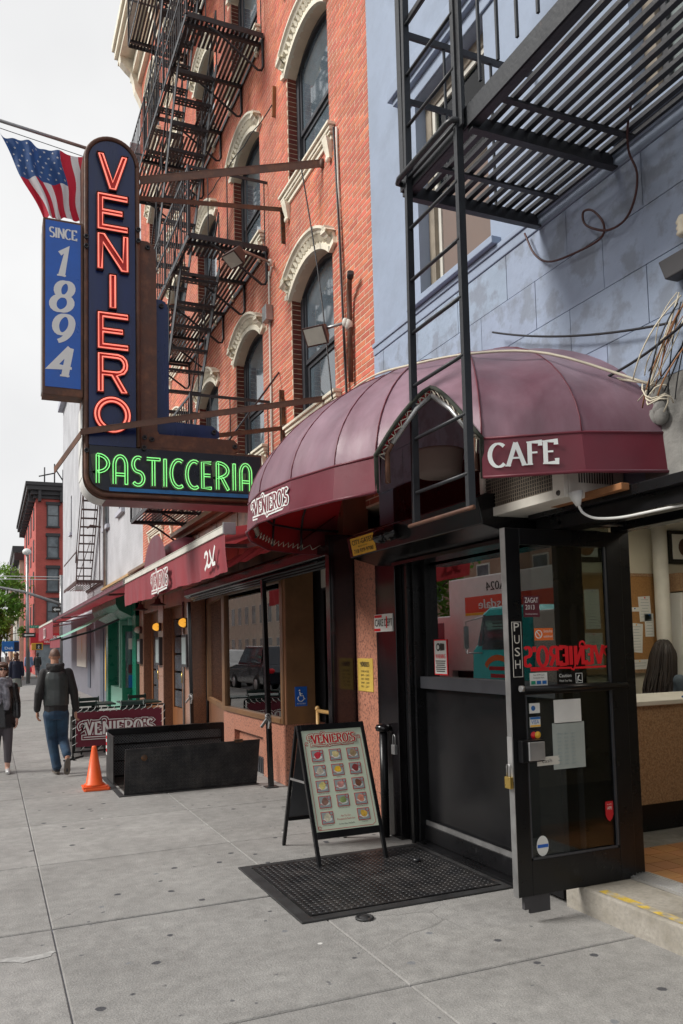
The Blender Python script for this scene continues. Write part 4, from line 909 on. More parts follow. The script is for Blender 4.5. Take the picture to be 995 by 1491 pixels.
def brick_window(c, s, sp):
    X = 3.42; y0, y1 = c-HW, c+HW
    f = MB(); fw = .085
    f.box(X, y0, s, X+.10, y0+fw, sp+.02); f.box(X, y1-fw, s, X+.10, y1, sp+.02); f.box(X, y0+fw, s, X+.10, y1-fw, s+.05)
    n = 12; poly = [(-HW+2*HW*i/n, sp+arcz(-HW+2*HW*i/n)+.02) for i in range(n+1)]+[(HW-fw+2*(-HW+fw)*i/n, sp+arcz((HW-fw+2*(-HW+fw)*i/n)*.98)*.88-.02) for i in range(n+1)]
    f.prism([(-a, b) for a, b in poly], (X+.10, c, 0), (0, -1, 0), (0, 0, 1), .10)
    w_ = f.build('window', 'frame_dark', rb)
    zm = s+(sp-s)*.48
    f = MB(); a, b = y0+fw, y1-fw; t_ = .05
    for (p, q, u, v, x) in ((a, a+t_, s+.05, zm, X+.045), (b-t_, b, s+.05, zm, X+.045), (a+t_, b-t_, s+.05, s+.12, X+.045), (a+t_, b-t_, zm-.05, zm, X+.045), (a, a+t_*.8, zm+.001, sp+.10, X+.02), (b-t_*.8, b, zm+.001, sp+.10, X+.02), (a+t_*.8, b-t_*.8, zm+.001, zm+.05, X+.02)):
        f.box(x, p, u, x+.035, q, v)
    f.build('sash', 'frame_dark', w_)
    f = MB(); f.box(X+.062, a+t_, s+.12, X+.068, b-t_, zm-.05); f.build('pane', 'pane', w_)
    f = MB(); f.prism([(-(a+.03-c), zm+.05), (-(a+.03-c), sp-.02)]+[(-(a+.03-c)-(b-a-.06)*i/10, sp+arcz(a+.03-c+(b-a-.06)*i/10)*.86-.02) for i in range(11)]+[(-(b-.03-c), zm+.05)], (X+.045, c, 0), (0, -1, 0), (0, 0, 1), .006); f.build('pane', 'pane', w_)
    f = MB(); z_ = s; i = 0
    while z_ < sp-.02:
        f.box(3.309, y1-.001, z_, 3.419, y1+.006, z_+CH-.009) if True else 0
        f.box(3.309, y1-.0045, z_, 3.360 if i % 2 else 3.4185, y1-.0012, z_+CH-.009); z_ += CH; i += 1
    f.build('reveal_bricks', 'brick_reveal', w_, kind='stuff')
    f = MB(); sweep_hood(f, c, sp); f.build('hood', 'cream', w_)
    f = MB(); leaves(f, c, sp); f.build('hood_leaves', 'cream', w_, kind='stuff')
    f = MB(); f.box(3.235, c-.78, s-.045, 3.44, c+.78, s); f.box(3.25, c-.765, s-.075, 3.33, c+.765, s-.045); f.box(3.21, c-.80, s+.0, 3.31, c+.80, s+.035); f.box(3.275, c-.74, s-.13, 3.33, c+.74, s-.075); f.build('sill', 'cream', w_, bev=.006)
    for sg in (-1, 1):
        f = MB(); yc = c+sg*.66
        f.add([(3.295, yc-.06, s-.13), (3.295, yc+.06, s-.13), (3.22, yc+.06, s-.076), (3.22, yc-.06, s-.076), (3.24, yc-.055, s-.17), (3.24, yc+.055, s-.17), (3.27, yc-.035, s-.30), (3.27, yc+.035, s-.30), (3.30, yc-.035, s-.31), (3.30, yc+.035, s-.31), (3.30, yc-.06, s-.13), (3.30, yc+.06, s-.13)],
            [(3, 2, 5, 4), (4, 5, 7, 6), (6, 7, 9, 8), (2, 11, 9, 7, 5), (3, 4, 6, 8, 10)])
        f.ellip((3.265, yc, s-.315), (.03, .03, .035), 8, 5)
        f.build('bracket', 'cream', w_)
    return w_
protos = {}
for fi, (s, sp) in enumerate(FLO):
    w0 = brick_window(COLS[0], s, sp)
    for c in COLS[1:]: copy_part(w0, (0, c-COLS[0], 0))
# cornice
mb = MB()
for (x0, z0, z1) in ((3.20, 15.40, 15.62), (3.08, 15.62, 15.82), (2.78, 15.98, 16.12), (2.70, 16.12, 16.30), (2.64, 16.30, 16.48)): mb.box(x0, 6.66, z0, 3.6, 19.45, z1)
mb.box(3.24, 6.66, 15.82, 3.6, 19.40, 15.98); mb.build('cornice', 'cream', rb)
for y in [19.18-2.38*k for k in range(6)]:
    mb = MB(); mb.prism([(3.24, 15.0), (3.30, 14.85), (3.30, 16.0), (2.78, 16.0), (2.80, 15.85), (2.92, 15.72), (3.04, 15.62), (3.10, 15.45), (3.14, 15.2)], (0, y+.10, 0), (1, 0, 0), (0, 0, 1), .22); mb.build('corbel', 'cream', rb)
# wall clutter of the brick front: conduits, cables, box, anchors
def path_thing(name, pts, r, mat, label, cat, n=8):
    mb = MB(); mb.tube(smooth_pts(pts), r, n); return solo(name, mb, mat, label, cat)
path_thing('conduit', [(3.28, 7.38, 7.0), (3.28, 7.36, 6.2), (3.28, 7.33, 5.2), (3.275, 7.28, 4.5), (3.27, 7.25, 3.4)], .012, 'off_white', 'grey conduit running down the brick beside the blue wall', 'conduit')
path_thing('black_cable', [(3.265, 7.42, 7.02), (3.265, 7.35, 6.0), (3.255, 7.28, 5.0), (3.26, 7.22, 3.5)], .012, 'cable_black', 'black cable strapped along the conduit by the blue wall', 'cable')
path_thing('black_cable', [(3.10, 8.0, 7.0), (3.16, 7.9, 6.3), (3.2, 7.75, 5.5), (3.2, 7.6, 4.8), (3.18, 7.42, 4.1)], .008, 'cable_black', 'thin black cable hanging across the nearest arched windows', 'cable')
path_thing('conduit', [(3.29, 9.55, 6.48), (3.285, 9.62, 6.38), (3.285, 9.66, 6.2), (3.285, 9.66, 3.5)], .016, 'off_white', 'cream conduit dropping from the floodlight to the shop', 'conduit')
mb = MB(); mb.box(3.20, 9.56, 5.78, 3.298, 9.72, 5.98); solo('junction_box', mb, 'galv', 'pale grey junction box on the cream conduit', 'junction box', bev=.004)
t = thing('pipe_vent', 'curved service pipe bending out of the brick near the blue wall', 'pipe', (3.2, 7.05, 4.6))
mb = MB(); mb.tube([(3.26, 7.13, 4.2), (3.26, 7.12, 4.9), (3.25, 7.10, 5.05), (3.22, 7.02, 5.16), (3.20, 6.96, 5.20)], .026, 10); mb.build('pipe', 'rust', t)
mb = MB(); mb.tube([(3.21, 6.98, 5.19), (3.195, 6.93, 5.22)], .034, 10); mb.build('cap', 'cable_black', t)
mb = MB(); mb.ellip((3.25, 7.13, 4.78), (.045, .045, .06), 10, 6); mb.build('elbow_box', 'off_white', t)
def flood(loc, aim, armpts, label):
    t = thing('floodlight', label, 'floodlight', loc); L_ = Vector(loc); a = V3(aim).normalized(); s_ = a.cross(Vector((0, 0, 1))).normalized(); u_ = s_.cross(a)
    mb = MB(); q = lambda x, y, z: L_+s_*x+u_*y+a*z
    w1, h1, w2, h2, dp = .075, .06, .125, .10, .17
    mb.add([q(-w1, -h1, 0), q(w1, -h1, 0), q(w1, h1, 0), q(-w1, h1, 0), q(-w2, -h2, dp), q(w2, -h2, dp), q(w2, h2, dp), q(-w2, h2, dp)], [(3, 2, 1, 0), (0, 1, 5, 4), (1, 2, 6, 5), (2, 3, 7, 6), (3, 0, 4, 7), (4, 5, 6, 7)]); mb.build('housing', 'iron_brown', t, bev=.006)
    mb = MB(); mb.add([q(-.105, -.082, dp+.004), q(.105, -.082, dp+.004), q(.105, .082, dp+.004), q(-.105, .082, dp+.004)], [(0, 1, 2, 3)]); mb.build('lens', 'lamp_glass', t)
    mb = MB(); mb.tube(armpts, .016, 8); mb.build('arm', 'galv', t)
    mb = MB(); e = Vector(armpts[-1]); mb.ellip(e, (.035, .035, .05), 10, 6); mb.build('mount', 'off_white', t)
flood((2.70, 9.05, 6.34), (-.35, -.15, -.55), [(2.70, 9.05, 6.36), (2.80, 9.20, 6.44), (3.25, 9.50, 6.50)], 'boxy brown floodlight on a long arm below the second brace')
flood((3.06, 7.38, 4.78), (-.55, -.45, -.5), [(3.06, 7.38, 4.79), (3.12, 7.30, 4.80), (3.22, 7.14, 4.80)], 'square glass fronted floodlight just above the maroon dome awning')
mb = MB(); mb.bar((3.29, 9.18, 3.2), (3.285, 9.22, 4.75), .03, .09, (1, 0, 0)); mb.bar((3.27, 9.13, 3.2), (3.265, 9.16, 4.62), .02, .05, (1, 0, 0)); solo('rusty_channel', mb, 'rust_old', 'corroded steel channel bolted upright to the brick above the shop', 'steel channel')
mb = MB(); mb.bar((3.285, 9.06, 6.55), (3.285, 9.08, 6.98), .03, .07, (1, 0, 0)); solo('rusty_channel', mb, 'rust_old', 'short corroded bracket under the corner of the nearest cream sill', 'steel channel')
mb = MB(); mb.bar((3.285, 9.34, 8.36), (3.285, 9.30, 8.74), .03, .06, (1, 0, 0)); solo('wood_block', mb, 'plank', 'short brown wooden block screwed to the brick between two hoods', 'wood block')
path_thing('twisted_wire', [(3.25, 9.32, 8.5)]+[(3.2-.03*k+.01*math.sin(k*2), 9.4+.16*k, 8.42-.02*k) for k in range(1, 12)], .007, 'cable_black', 'twisted black wire strung from the wooden block to the fire escape', 'wire', 6)
# tie rods
path_thing('tie_rod', [(3.29, 9.36, 5.02), (2.3, 8.9, 3.7)], .012, 'iron', 'thin black tie rod slanting from the brick to the sign foot', 'tie rod')
# ================================================================ BLACK FIRE ESCAPE
fe = thing('fire_escape', 'tall black iron fire escape climbing the brick front behind the neon sign', 'fire escape', (2.8, 12.0, 3.8))
XO, XI, YA, YB = 2.25, 3.28, 9.70, 14.35
LV = [3.84, 6.78, 9.72, 12.66]
BAL = [0]
def platform(z):
    mb = MB()
    mb.bar((XO, YA, z), (XO, YB, z), .012, .07); mb.bar((XO, YA, z), (XI, YA, z), .012, .07); mb.bar((XO, YB, z), (XI, YB, z), .012, .07); mb.bar((XI, YA, z), (XI, YB, z), .012, .07)
    p = mb.build('platform', 'iron', fe)
    n = 17
    for i in range(n):
        x = XO+.05+(XI-XO-.10)*i/(n-1)
        if 2.30 < x < 2.86 and z > 3.9: ya = 12.9 if False else YA; segs = [(YA, 10.25), (12.2, YB)]
        else: segs = [(YA, YB)]
        for a, b in segs:
            s = MB(); s.bar((x, a+.01, z+.015), (x, b-.01, z+.015), .036, .007); s.build('slat', 'iron', p)
    for y in (9.85, 10.73, 11.87, 13.05, 14.2):
        s = MB(); s.bar((XO+.01, y, z-.02), (XI, y, z-.02), .045, .045); s.build('cross_bar', 'iron', p)
    for y in (9.74, 10.75, 11.9, 13.05, 14.25):
        s = MB(); s.tube([(XO+.28, y, z-.04), (XO+.42, y, z-.10), (XI-.07, y, z-.47), (XI-.02, y, z-.46), (XI, y, z-.40), (XI, y, z-.03)], .017, 6); s.build('bracket', 'iron', p)
    # railing
    s = MB()
    for zz in (.90, .50): s.bar((XO, YA, z+zz), (XO, YB, z+zz), .014, .035)
    for zz in (.90,):
        for y in (YA, YB): s.bar((XO, y, z+zz), (XI+.02, y, z+zz), .014, .035)
    for y in (YA, 11.2, 12.8, YB): s.bar((XO, y, z), (XO, y, z+.92), .03, .03)
    r_ = s.build('railing', 'iron', fe)
    ys = [YA+.13*k for k in range(1, 36)]
    if z < 12:
        for y in ys:
            b = MB(); b.bar((XO, y, z+.04), (XO, y, z+.90), .012, .012); b.build('baluster', 'iron', r_)
        for x in [XO+.25*k for k in range(1, 5)]:
            for y in (YA, YB):
                b = MB(); b.bar((x, y, z+.04), (x, y, z+.90), .012, .012); b.build('baluster', 'iron', r_)
    else:
        b = MB()
        for y in ys: b.bar((XO, y, z+.04), (XO, y, z+.90), .012, .012)
        b.build('far_balusters', 'iron', r_, kind='stuff')
for z in LV: platform(z)
def tread(mb, x0, x1, y, z):
    # perforated tread: strips between rows of holes
    d = .17
    n = 9
    for k in range(3): mb.box(x0, y-d/2+k*.065, z, x1, y-d/2+k*.065+.036, z+.006)
    for k in range(2):
        for i in range(n+1):
            xa = x0+(x1-x0)*i/(n); mb.box(max(x0, xa-.016), y-d/2+.036+k*.065, z, min(x1, xa+.016), y-d/2+.065+k*.065, z+.006)
    mb.box(x0, y-d/2-.006, z-.035, x1, y-d/2, z+.006)
def stair(zt, zb):
    y0, y1 = 10.45, 13.0; n = 12; x0, x1 = 2.32, 2.84
    mb = MB()
    for x in (x0, x1): mb.bar((x, y0, zt), (x, y1, zb), .012, .13)
    st = mb.build('stair', 'iron', fe)
    for k in range(n):
        f = (k+.7)/n; s = MB(); tread(s, x0+.01, x1-.01, y0+(y1-y0)*f, zt+(zb-zt)*f); s.build('tread', 'iron', st)
    s = MB()
    for x in (x0, x1):
        s.bar((x, y0, zt+.8), (x, y1, zb+.8), .02, .02)
        for k in range(0, 13, 2):
            f = k/12; s.bar((x, y0+(y1-y0)*f, zt+(zb-zt)*f), (x, y0+(y1-y0)*f, zt+(zb-zt)*f+.8), .015, .015)
    s.build('handrail', 'iron', st)
for a, b in zip(LV[1:], LV): stair(a, b)
# ================================================================ PASTRY SHOP FRONT (parts of the brick building)
def wbox(name, mat, *bs, parent=None, bev=0):
    mb = MB()
    for b in bs: mb.box(*b)
    return mb.build(name, mat, parent or rb, bev=bev)
wbox('fin', 'fin_black', (2.872, 6.82, 0, 3.30, 6.90, 2.62), bev=.003)
wbox('fin_edge', 'black_gloss', (2.845, 6.815, 0, 2.871, 6.905, 2.62), bev=.003)
# show window with granite bulkhead and slanted return
bk_ = wbox('bulkhead', 'granite', (3.13, 8.905, 0, 3.20, 9.75, .70), (3.13, 9.75, .47, 3.20, 11.05, .70), (3.13, 11.05, 0, 3.20, 11.60, .70), (3.20, 8.905, 0, 3.62, 9.60, .70), bev=.004)
mb = MB(); mb.prism([(3.20, 0), (3.20, .70), (3.31, .70), (3.31, 0)], (0, 11.10, 0), (1, 0, 0), (0, 0, 1), 1.40); mb.build('bulkhead_niche', 'granite', rb)
mb = MB(); mb.box(3.17, 9.77, .0, 3.197, 11.04, .20); g_ = mb.build('vent_grille', 'dark_trim', rb)
for k in range(16): s = MB(); s.box(3.155, 9.79+k*.079, .02, 3.169, 9.79+k*.079+.045, .19); s.build('vent_slat', 'frame_dark', g_)
sw = wbox('show_window', 'bronze', (3.11, 8.90, .70, 3.24, 9.00, 2.44), (3.11, 11.46, .70, 3.22, 11.58, 2.44), (3.10, 9.0, .70, 3.22, 11.46, .765), (3.11, 9.0, 2.36, 3.22, 11.46, 2.44), bev=.004)
mb = MB(); mb.box(3.15, 9.0, .765, 3.157, 11.46, 2.36); mb.build('pane', 'clear_glass', sw)
# slanted side: from (3.2, 11.58) to (3.52, 13.95)
a_, b_ = Vector((3.16, 11.60, 0)), Vector((3.50, 13.93, 0))
mb = MB()
for (t0, t1, z0, z1) in ((0, 1, .70, .77), (0, 1, 2.36, 2.44), (0, .05, .77, 2.36), (.93, 1, .77, 2.36)):
    p, q = a_+(b_-a_)*t0, a_+(b_-a_)*t1; mb.bar(p+Vector((0, 0, (z0+z1)/2)), q+Vector((0, 0, (z0+z1)/2)), .07, z1-z0)
ss = mb.build('side_window', 'bronze', rb)
mb = MB(); p, q = a_+(b_-a_)*.05, a_+(b_-a_)*.93; mb.bar(p+Vector((0, 0, 1.565)), q+Vector((0, 0, 1.565)), .007, 1.59); mb.build('pane', 'clear_glass', ss)
mb = MB(); mb.bar(a_+Vector((.04, 0, .35)), b_+Vector((.04, 0, .35)), .08, .70); mb.build('side_bulkhead', 'granite_brown', rb)
wbox('shop_floor', 'cement', (3.20, 7.0, -.01, 6.0, 14.2, .10)); wbox('shop_back_wall', 'laminate', (6.0, 6.9, 0, 6.1, 14.2, 2.9)); wbox('shop_ceiling', 'wall_cream', (3.32, 6.9, 2.62, 6.1, 14.2, 2.70)); wbox('shop_side_wall', 'bronze', (3.62, 14.0, .1, 6.0, 14.1, 2.62), (3.62, 6.91, .1, 6.0, 6.99, 2.62))
# recessed entrance: brown side panel facing us, glazed door and transom
ep = wbox('entrance_panel', 'bronze', (3.14, 8.86, .70, 3.49, 8.899, 2.60), bev=.003)
wbox('panel_edge', 'bronze_lit', (3.125, 8.858, .70, 3.1395, 8.8995, 2.44))  # same metal as the panel; the light on its street side is in the colour
ed = wbox('entrance_door', 'bronze', (3.62, 8.45, .10, 3.68, 8.56, 2.25), (3.62, 7.55, .10, 3.68, 7.66, 2.25), (3.62, 7.66, .10, 3.68, 8.45, .24), (3.62, 7.66, 2.12, 3.68, 8.45, 2.25), (3.62, 8.60, .10, 3.68, 8.86, 2.60), bev=.003)
mb = MB(); mb.box(3.645, 7.66, .24, 3.651, 8.45, 2.12); mb.build('pane', 'clear_glass', ed)
mb = MB(); sheet(mb, (3.642, 8.2, 1.03), (0, -1, 0), (0, 0, 1), .36, .26); nt_ = mb.build('health_notice', 'paper', ed)
mb = MB(); sans(mb, 'NYC', (3.641, 8.31, 1.12), (0, -1, 0), (0, 0, 1), .035, .0015, True, .09, 1); sheet(mb, (3.641, 8.2, 1.10), (0, -1, 0), (0, 0, 1), .34, .012, .001)
for k in range(6): sheet(mb, (3.641, 8.2, 1.07-k*.025), (0, -1, 0), (0, 0, 1), .28-.03*(k % 2), .006, .001)
mb.build('lettering', 'ink', nt_)
wbox('transom', 'dark_trim', (3.60, 7.0, 2.25, 3.70, 8.86, 2.60))
ts = wbox('transom_sign', 'off_white', (3.58, 7.7, 2.28, 3.595, 8.83, 2.50)); logo((3.58, 8.27, 2.39), (0, -1, 0), (0, 0, 1), .12, ['ink', 'off_white'], ts, layers=1)
t = thing('door_handle_post', 'pale turned wooden handrail post beside the entrance door', 'handrail', (3.35, 8.5, .1))
mb = MB(); mb.tube([(3.42, 8.62, .1), (3.42, 8.62, .86)], .022, 10); mb.ellip((3.42, 8.62, .885), (.032, .032, .032), 10, 6); mb.build('post', 'wood_light', t)
mb = MB(); mb.tube([(3.42, 8.62, .86), (3.46, 7.7, .86)], .022, 10); mb.build('rail', 'wood_light', t)
t = thing('accessible_sign', 'blue wheelchair accessible sign on the brown entrance panel', 'sign', (3.31, 8.85, .9))
mb = MB(); mb.box(3.235, 8.851, .905, 3.385, 8.8585, 1.13); mb.build('panel', 'sign_blue', t, bev=.003)
mb = MB(); cx, cz, yy = 3.305, 1.015, 8.848
mb.tube([(cx+.035*math.cos(a), yy, cz-.02+.035*math.sin(a)) for a in [PI*.75+k*PI*1.15/10 for k in range(11)]], .005, 6)
mb.tube([(cx-.012, yy, cz+.055), (cx-.006, yy, cz+.010), (cx+.028, yy, cz+.010), (cx+.042, yy, cz-.03), (cx+.055, yy, cz-.026)], .006, 6); mb.tube([(cx-.008, yy, cz+.032), (cx+.022, yy, cz+.032)], .005, 6); mb.ellip((cx-.014, yy, cz+.072), (.011, .006, .011), 8, 5)
sans(mb, 'ACCESSIBLE', (3.31, 8.8505, .928), (1, 0, 0), (0, 0, 1), .015, .0015, True, .11); mb.build('symbol', 'white_print', t)
# things in the show window
mb = MB(); mb.box(3.26, 9.05, .70, 4.1, 11.45, .755); solo('display_shelf', mb, 'off_white', 'cream shelf inside the pastry shop window', 'shelf')
random.seed(5)
wares = [(9.2, 'sign_blue', .12, .16, 'small blue box at the near end of the window display'), (9.45, 'vinyl_red', .10, .22, 'pink red pastry box in the window display'), (9.75, 'yellow_print', .14, .12, 'yellow gift box low in the window display'), (10.35, 'orange_print', .16, .18, 'orange cake box in the middle of the window display'), (10.9, 'sign_green', .12, .20, 'green tin near the far end of the window display'), (11.2, 'paper', .10, .26, 'white carton at the far end of the window display')]
for (y, mt, s, h, lb) in wares:
    mb = MB(); mb.box(3.42, y-s/2, .757, 3.42+s, y+s/2, .757+h); mb.box(3.415, y-s/2-.006, .757+h*.75, 3.425+s+.004, y+s/2+.006, .760+h); solo('pastry_box', mb, mt, lb, 'box', 'boxes in the pastry shop window', bev=.003)
mb = MB(); mb.prism([(-.055, 0), (.055, 0), (.055, .20), (0, .28), (-.055, .20)], (3.30, 9.93, .757), (0, -1, 0), (0, 0, 1), .012); solo('price_card', mb, 'paper', 'pointed white card standing in the shop window behind the gate post', 'card')
t = thing('flower_pot', 'grey vase with leafy plant standing in the pastry shop window', 'plant', (3.45, 10.62, .757))
mb = MB(); mb.lathe([(.05, 0), (.075, .14), (.08, .16), (.066, .16), (.06, .02), (0, .02)], (3.42, 10.62, .757), 14); mb.build('pot', 'galv', t)
mb = MB()
for k in range(60):
    a, e, l = random.uniform(0, 6.28), random.uniform(.2, 1.4), random.uniform(.08, .20); c = Vector((3.42, 10.62, .91)); d_ = Vector((math.cos(a)*math.cos(e), math.sin(a)*math.cos(e), math.sin(e))); s_ = d_.cross(Vector((0, 0, 1))).normalized()*.016
    mb.add([c, c+d_*l*.5+s_, c+d_*l, c+d_*l*.5-s_], [(0, 1, 2, 3)])
mb.build('leaves', 'leaf', t)
# black roller-gate housing of the pastry shop and the crumpled hood above it
g = thing('gate_housing', 'long black roller gate housing above the pastry shop windows', 'gate housing', (2.95, 9.8, 2.36))
mb = MB(); mb.prism([(3.10, 2.56), (2.90, 2.56), (2.855, 2.53), (2.85, 2.44), (2.90, 2.40), (3.10, 2.40)], (0, 12.9, 0), (1, 0, 0), (0, 0, 1), 6.0); mb.build('case', 'gate_black', g, bev=.004)
mb = MB()
for k in range(3): mb.tube([(2.875+.03*k, 6.92, 2.395-.022*k), (2.875+.03*k, 12.6, 2.395-.022*k)], .018, 8)
mb.build('curtain', 'gate_black', g)
def crumple(u, v):
    y = 7.0+6.0*u; s_ = .02*math.sin(u*23+v*3)*math.sin(u*9)+.015*math.sin(u*57); return Vector((3.02-.34*v+s_*v, y, 2.83-.24*v+s_))
mb = MB(); mb.grid(crumple, 60, 6); mb.build('rain_hood', 'gate_black', g)
wbox('fascia', 'copper', (3.06, 6.95, 2.63, 3.32, 14.0, 3.46), (3.12, 14.004, 2.70, 3.32, 19.28, 3.30))
fr_ = wbox('fascia_cornice', 'bronze', (2.96, 10.3, 3.47, 3.32, 14.0, 3.53), (2.86, 10.3, 3.53, 3.32, 14.0, 3.60), (3.02, 14.004, 3.31, 3.32, 19.28, 3.36), (2.94, 14.004, 3.36, 3.32, 19.28, 3.43), bev=.006)
mb = MB()
for y in (8.3, 9.4, 10.5, 11.6, 12.7): mb.box(3.054, y-.008, 2.64, 3.0595, y+.008, 3.45)
mb.build('fascia_seams', 'bronze', rb)
for (y, lb) in ((10.4, 'warm ceiling light inside the pastry shop window'), (8.2, 'warm ceiling light inside the pastry shop entrance'), (12.6, 'warm ceiling light at the far end of the pastry shop')):
    t = thing('ceiling_light', lb, 'ceiling light', (4.4, y, 2.55), 'ceiling lights in the pastry shop')
    mb = MB(); mb.box(4.1, y-.4, 2.58, 4.7, y+.4, 2.619); mb.build('housing', 'brass', t)
    mb = MB(); mb.box(4.15, y-.35, 2.565, 4.65, y+.35, 2.5795); mb.build('diffuser', 'shop_light', t)
for (y, tx) in ((9.75, "PASTICCERIA"), (10.85, "VENIERO'S")):
    t = thing('window_sign', 'cream %s board hanging at the top of the shop window' % ('pastry' if y < 10 else 'shop name'), 'sign', (3.30, y, 2.0))
    mb = MB(); mb.box(3.30, y-.48, 2.02, 3.32, y+.48, 2.28); mb.build('board', 'off_white', t, bev=.003)
    mb = MB(); glyphs(mb, tx, (3.30, y, 2.08), (0, -1, 0), (0, 0, 1), .14, w=.2, contrast=.5, serif=.1, centre=True, wx=.85); mb.build('lettering', 'ink', t)
    mb = MB(); mb.box(3.305, y-.50, 1.98, 3.32, y+.50, 2.015); mb.build('red_trim', 'ink_red', t)
# removable gate posts
def gate_post(x0, y, x1, label):
    t = thing('gate_post', label, 'gate post', (x0, y, 0))
    mb = MB(); mb.bar((x0, y, 0), (x1, y, 2.40), .055, .06, (0, 1, 0)); mb.build('post', 'black_gloss', t, bev=.006)
    mb = MB(); mb.box(x0-.07, y-.07, 0, x0+.07, y+.07, .012); mb.build('foot', 'plate_rim', t)
    mb = MB(); c = Vector((x0+(x1-x0)*.34-.02, y-.045, .80))
    for k in range(3): mb.tube([c+Vector((.03*math.cos(a*PI/6+k), -.01*k, .035*math.sin(a*PI/6)-.012*k)) for a in range(12)], .008, 6, True)
    mb.bar(c+Vector((-.01, 0, -.02)), c+Vector((-.09, -.02, -.11)), .02, .03); mb.bar(c+Vector((.02, 0, -.02)), c+Vector((.0, -.02, -.13)), .02, .03); mb.build('chain', 'galv', t)
gate_post(2.955, 8.94, 2.90, 'slanting black gate post with chained padlocks before the shop window')
gate_post(3.16, 13.75, 3.12, 'thin black gate post beside the brown granite pier by the wooden doors')
# granite piers and wooden doors
def pier(y0, y1, x0=3.20, x1=3.46):
    o = wbox('pier', 'granite_brown', (x0+.02, y0, 0, x1, y1, 2.70), bev=.003)  # darker body colour carries the shade of the sides facing the camera
    f = MB(); f.box(x0, y0+.002, 0, x0+.018, y1-.002, 1.05); f.box(x0, y0+.002, 1.054, x0+.018, y1-.002, 2.70); f.build('facing', 'granite_pink', o, bev=.002)
for a in ((13.97, 14.46), (16.45, 16.95), (18.75, 19.28)): pier(*a)
wbox('door_head', 'copper', (3.22, 14.462, 2.42, 3.46, 16.448, 2.70), (3.22, 16.952, 2.42, 3.46, 18.748, 2.70))
for (y0, y1) in ((14.462, 16.448), (16.952, 18.748)):
    dr = wbox('wooden_door', 'wood_door', (3.38, y0, 0, 3.44, y0+.13, 2.42), (3.38, y1-.13, 0, 3.44, y1, 2.42), (3.38, y0+.13, 0, 3.44, y1-.13, .45), (3.38, y0+.13, 2.20, 3.44, y1-.13, 2.42), (3.38, (y0+y1)/2-.10, .45, 3.44, (y0+y1)/2+.10, 2.20), bev=.004)
    for (a, b) in ((y0+.13, (y0+y1)/2-.10), ((y0+y1)/2+.10, y1-.13)):
        for k in range(5):
            s = MB(); s.box(3.405, a+.02, .47+k*.35, 3.415, b-.02, .78+k*.35); s.build('pane', 'pane', dr)
    s = MB(); s.tube([(3.35, (y0+y1)/2-.05, .95), (3.35, (y0+y1)/2-.05, 1.15)], .012, 8); s.build('handle', 'brass', dr)
def wall_lamp(y, label, mat, x=3.18):
    t = thing('wall_lamp', label, 'wall lamp', (x, y, 2.0), 'round wall lamps by the wooden doors')
    mb = MB(); mb.lathe([(0, 0), (.085, 0), (.085, .05), (.05, .06)], (x+.02, y, 2.06), 16, (-1, 0, 0)); mb.build('base', 'iron_brown', t)
    mb = MB(); mb.lathe([(.08, .05), (.082, .08), (.066, .13), (.035, .16), (0, .168)], (x+.02, y, 2.06), 16, (-1, 0, 0)); mb.build('globe', mat, t)
    mb = MB()
    for a in (0, PI/3, 2*PI/3):
        d_ = Vector((0, math.cos(a), math.sin(a))); mb.tube([Vector((x+.02-.05, y, 2.06))+d_*s*.088+Vector((-.125*(1-s*s), 0, 0)) for s in [-1+k/5 for k in range(11)]], .005, 5)
    mb.build('cage', 'brass' if mat == 'lamp_amber' else 'galv', t)
wall_lamp(14.2, 'amber caged wall lamp on the pier nearest the show window', 'lamp_amber'); wall_lamp(16.7, 'amber caged wall lamp on the pier between the wooden doors', 'lamp_amber'); wall_lamp(19.0, 'unlit pale caged wall lamp beside the green shopfront', 'lamp_glass')
for (y, lb) in ((14.22, 'framed menu case on the pier under the nearest amber lamp'), (16.7, 'framed menu case on the pier under the middle amber lamp'), (19.0, 'framed menu case on the pier under the unlit lamp')):
    t = thing('menu_case', lb, 'menu case', (3.17, y, 1.35), 'menu cases on the piers')
    mb = MB(); mb.box(3.13, y-.20, 1.28, 3.198, y+.20, 1.85); mb.build('frame', 'dark_trim', t, bev=.004)
    mb = MB(); mb.box(3.125, y-.16, 1.33, 3.1295, y+.16, 1.80); mb.build('menu', 'photo_grey', t)
t = thing('downpipe', 'thin silver pipe running down beside the nearest wooden door', 'pipe', (3.19, 14.50, 0)); mb = MB(); mb.tube([(3.185, 14.50, 0), (3.185, 14.50, 2.45)], .022, 8); mb.build('pipe', 'galv', t)
def spot(y, lb):
    t = thing('gooseneck_lamp', lb, 'lamp', (2.9, y, 2.5), 'shaded lamps over the wooden doors')
    mb = MB(); mb.tube([(3.2, y, 2.78), (3.0, y, 2.80), (2.92, y, 2.72), (2.9, y, 2.56)], .018, 8); mb.build('arm', 'iron_brown', t)
    mb = MB(); mb.lathe([(.05, .12), (.06, .05), (.16, 0), (.155, -.005), (.05, .045)], (2.9, y, 2.44), 16); mb.build('shade', 'iron_brown', t)
spot(15.4, 'brown shaded lamp above the nearer wooden door'); spot(17.3, 'brown shaded lamp above the farther wooden door')
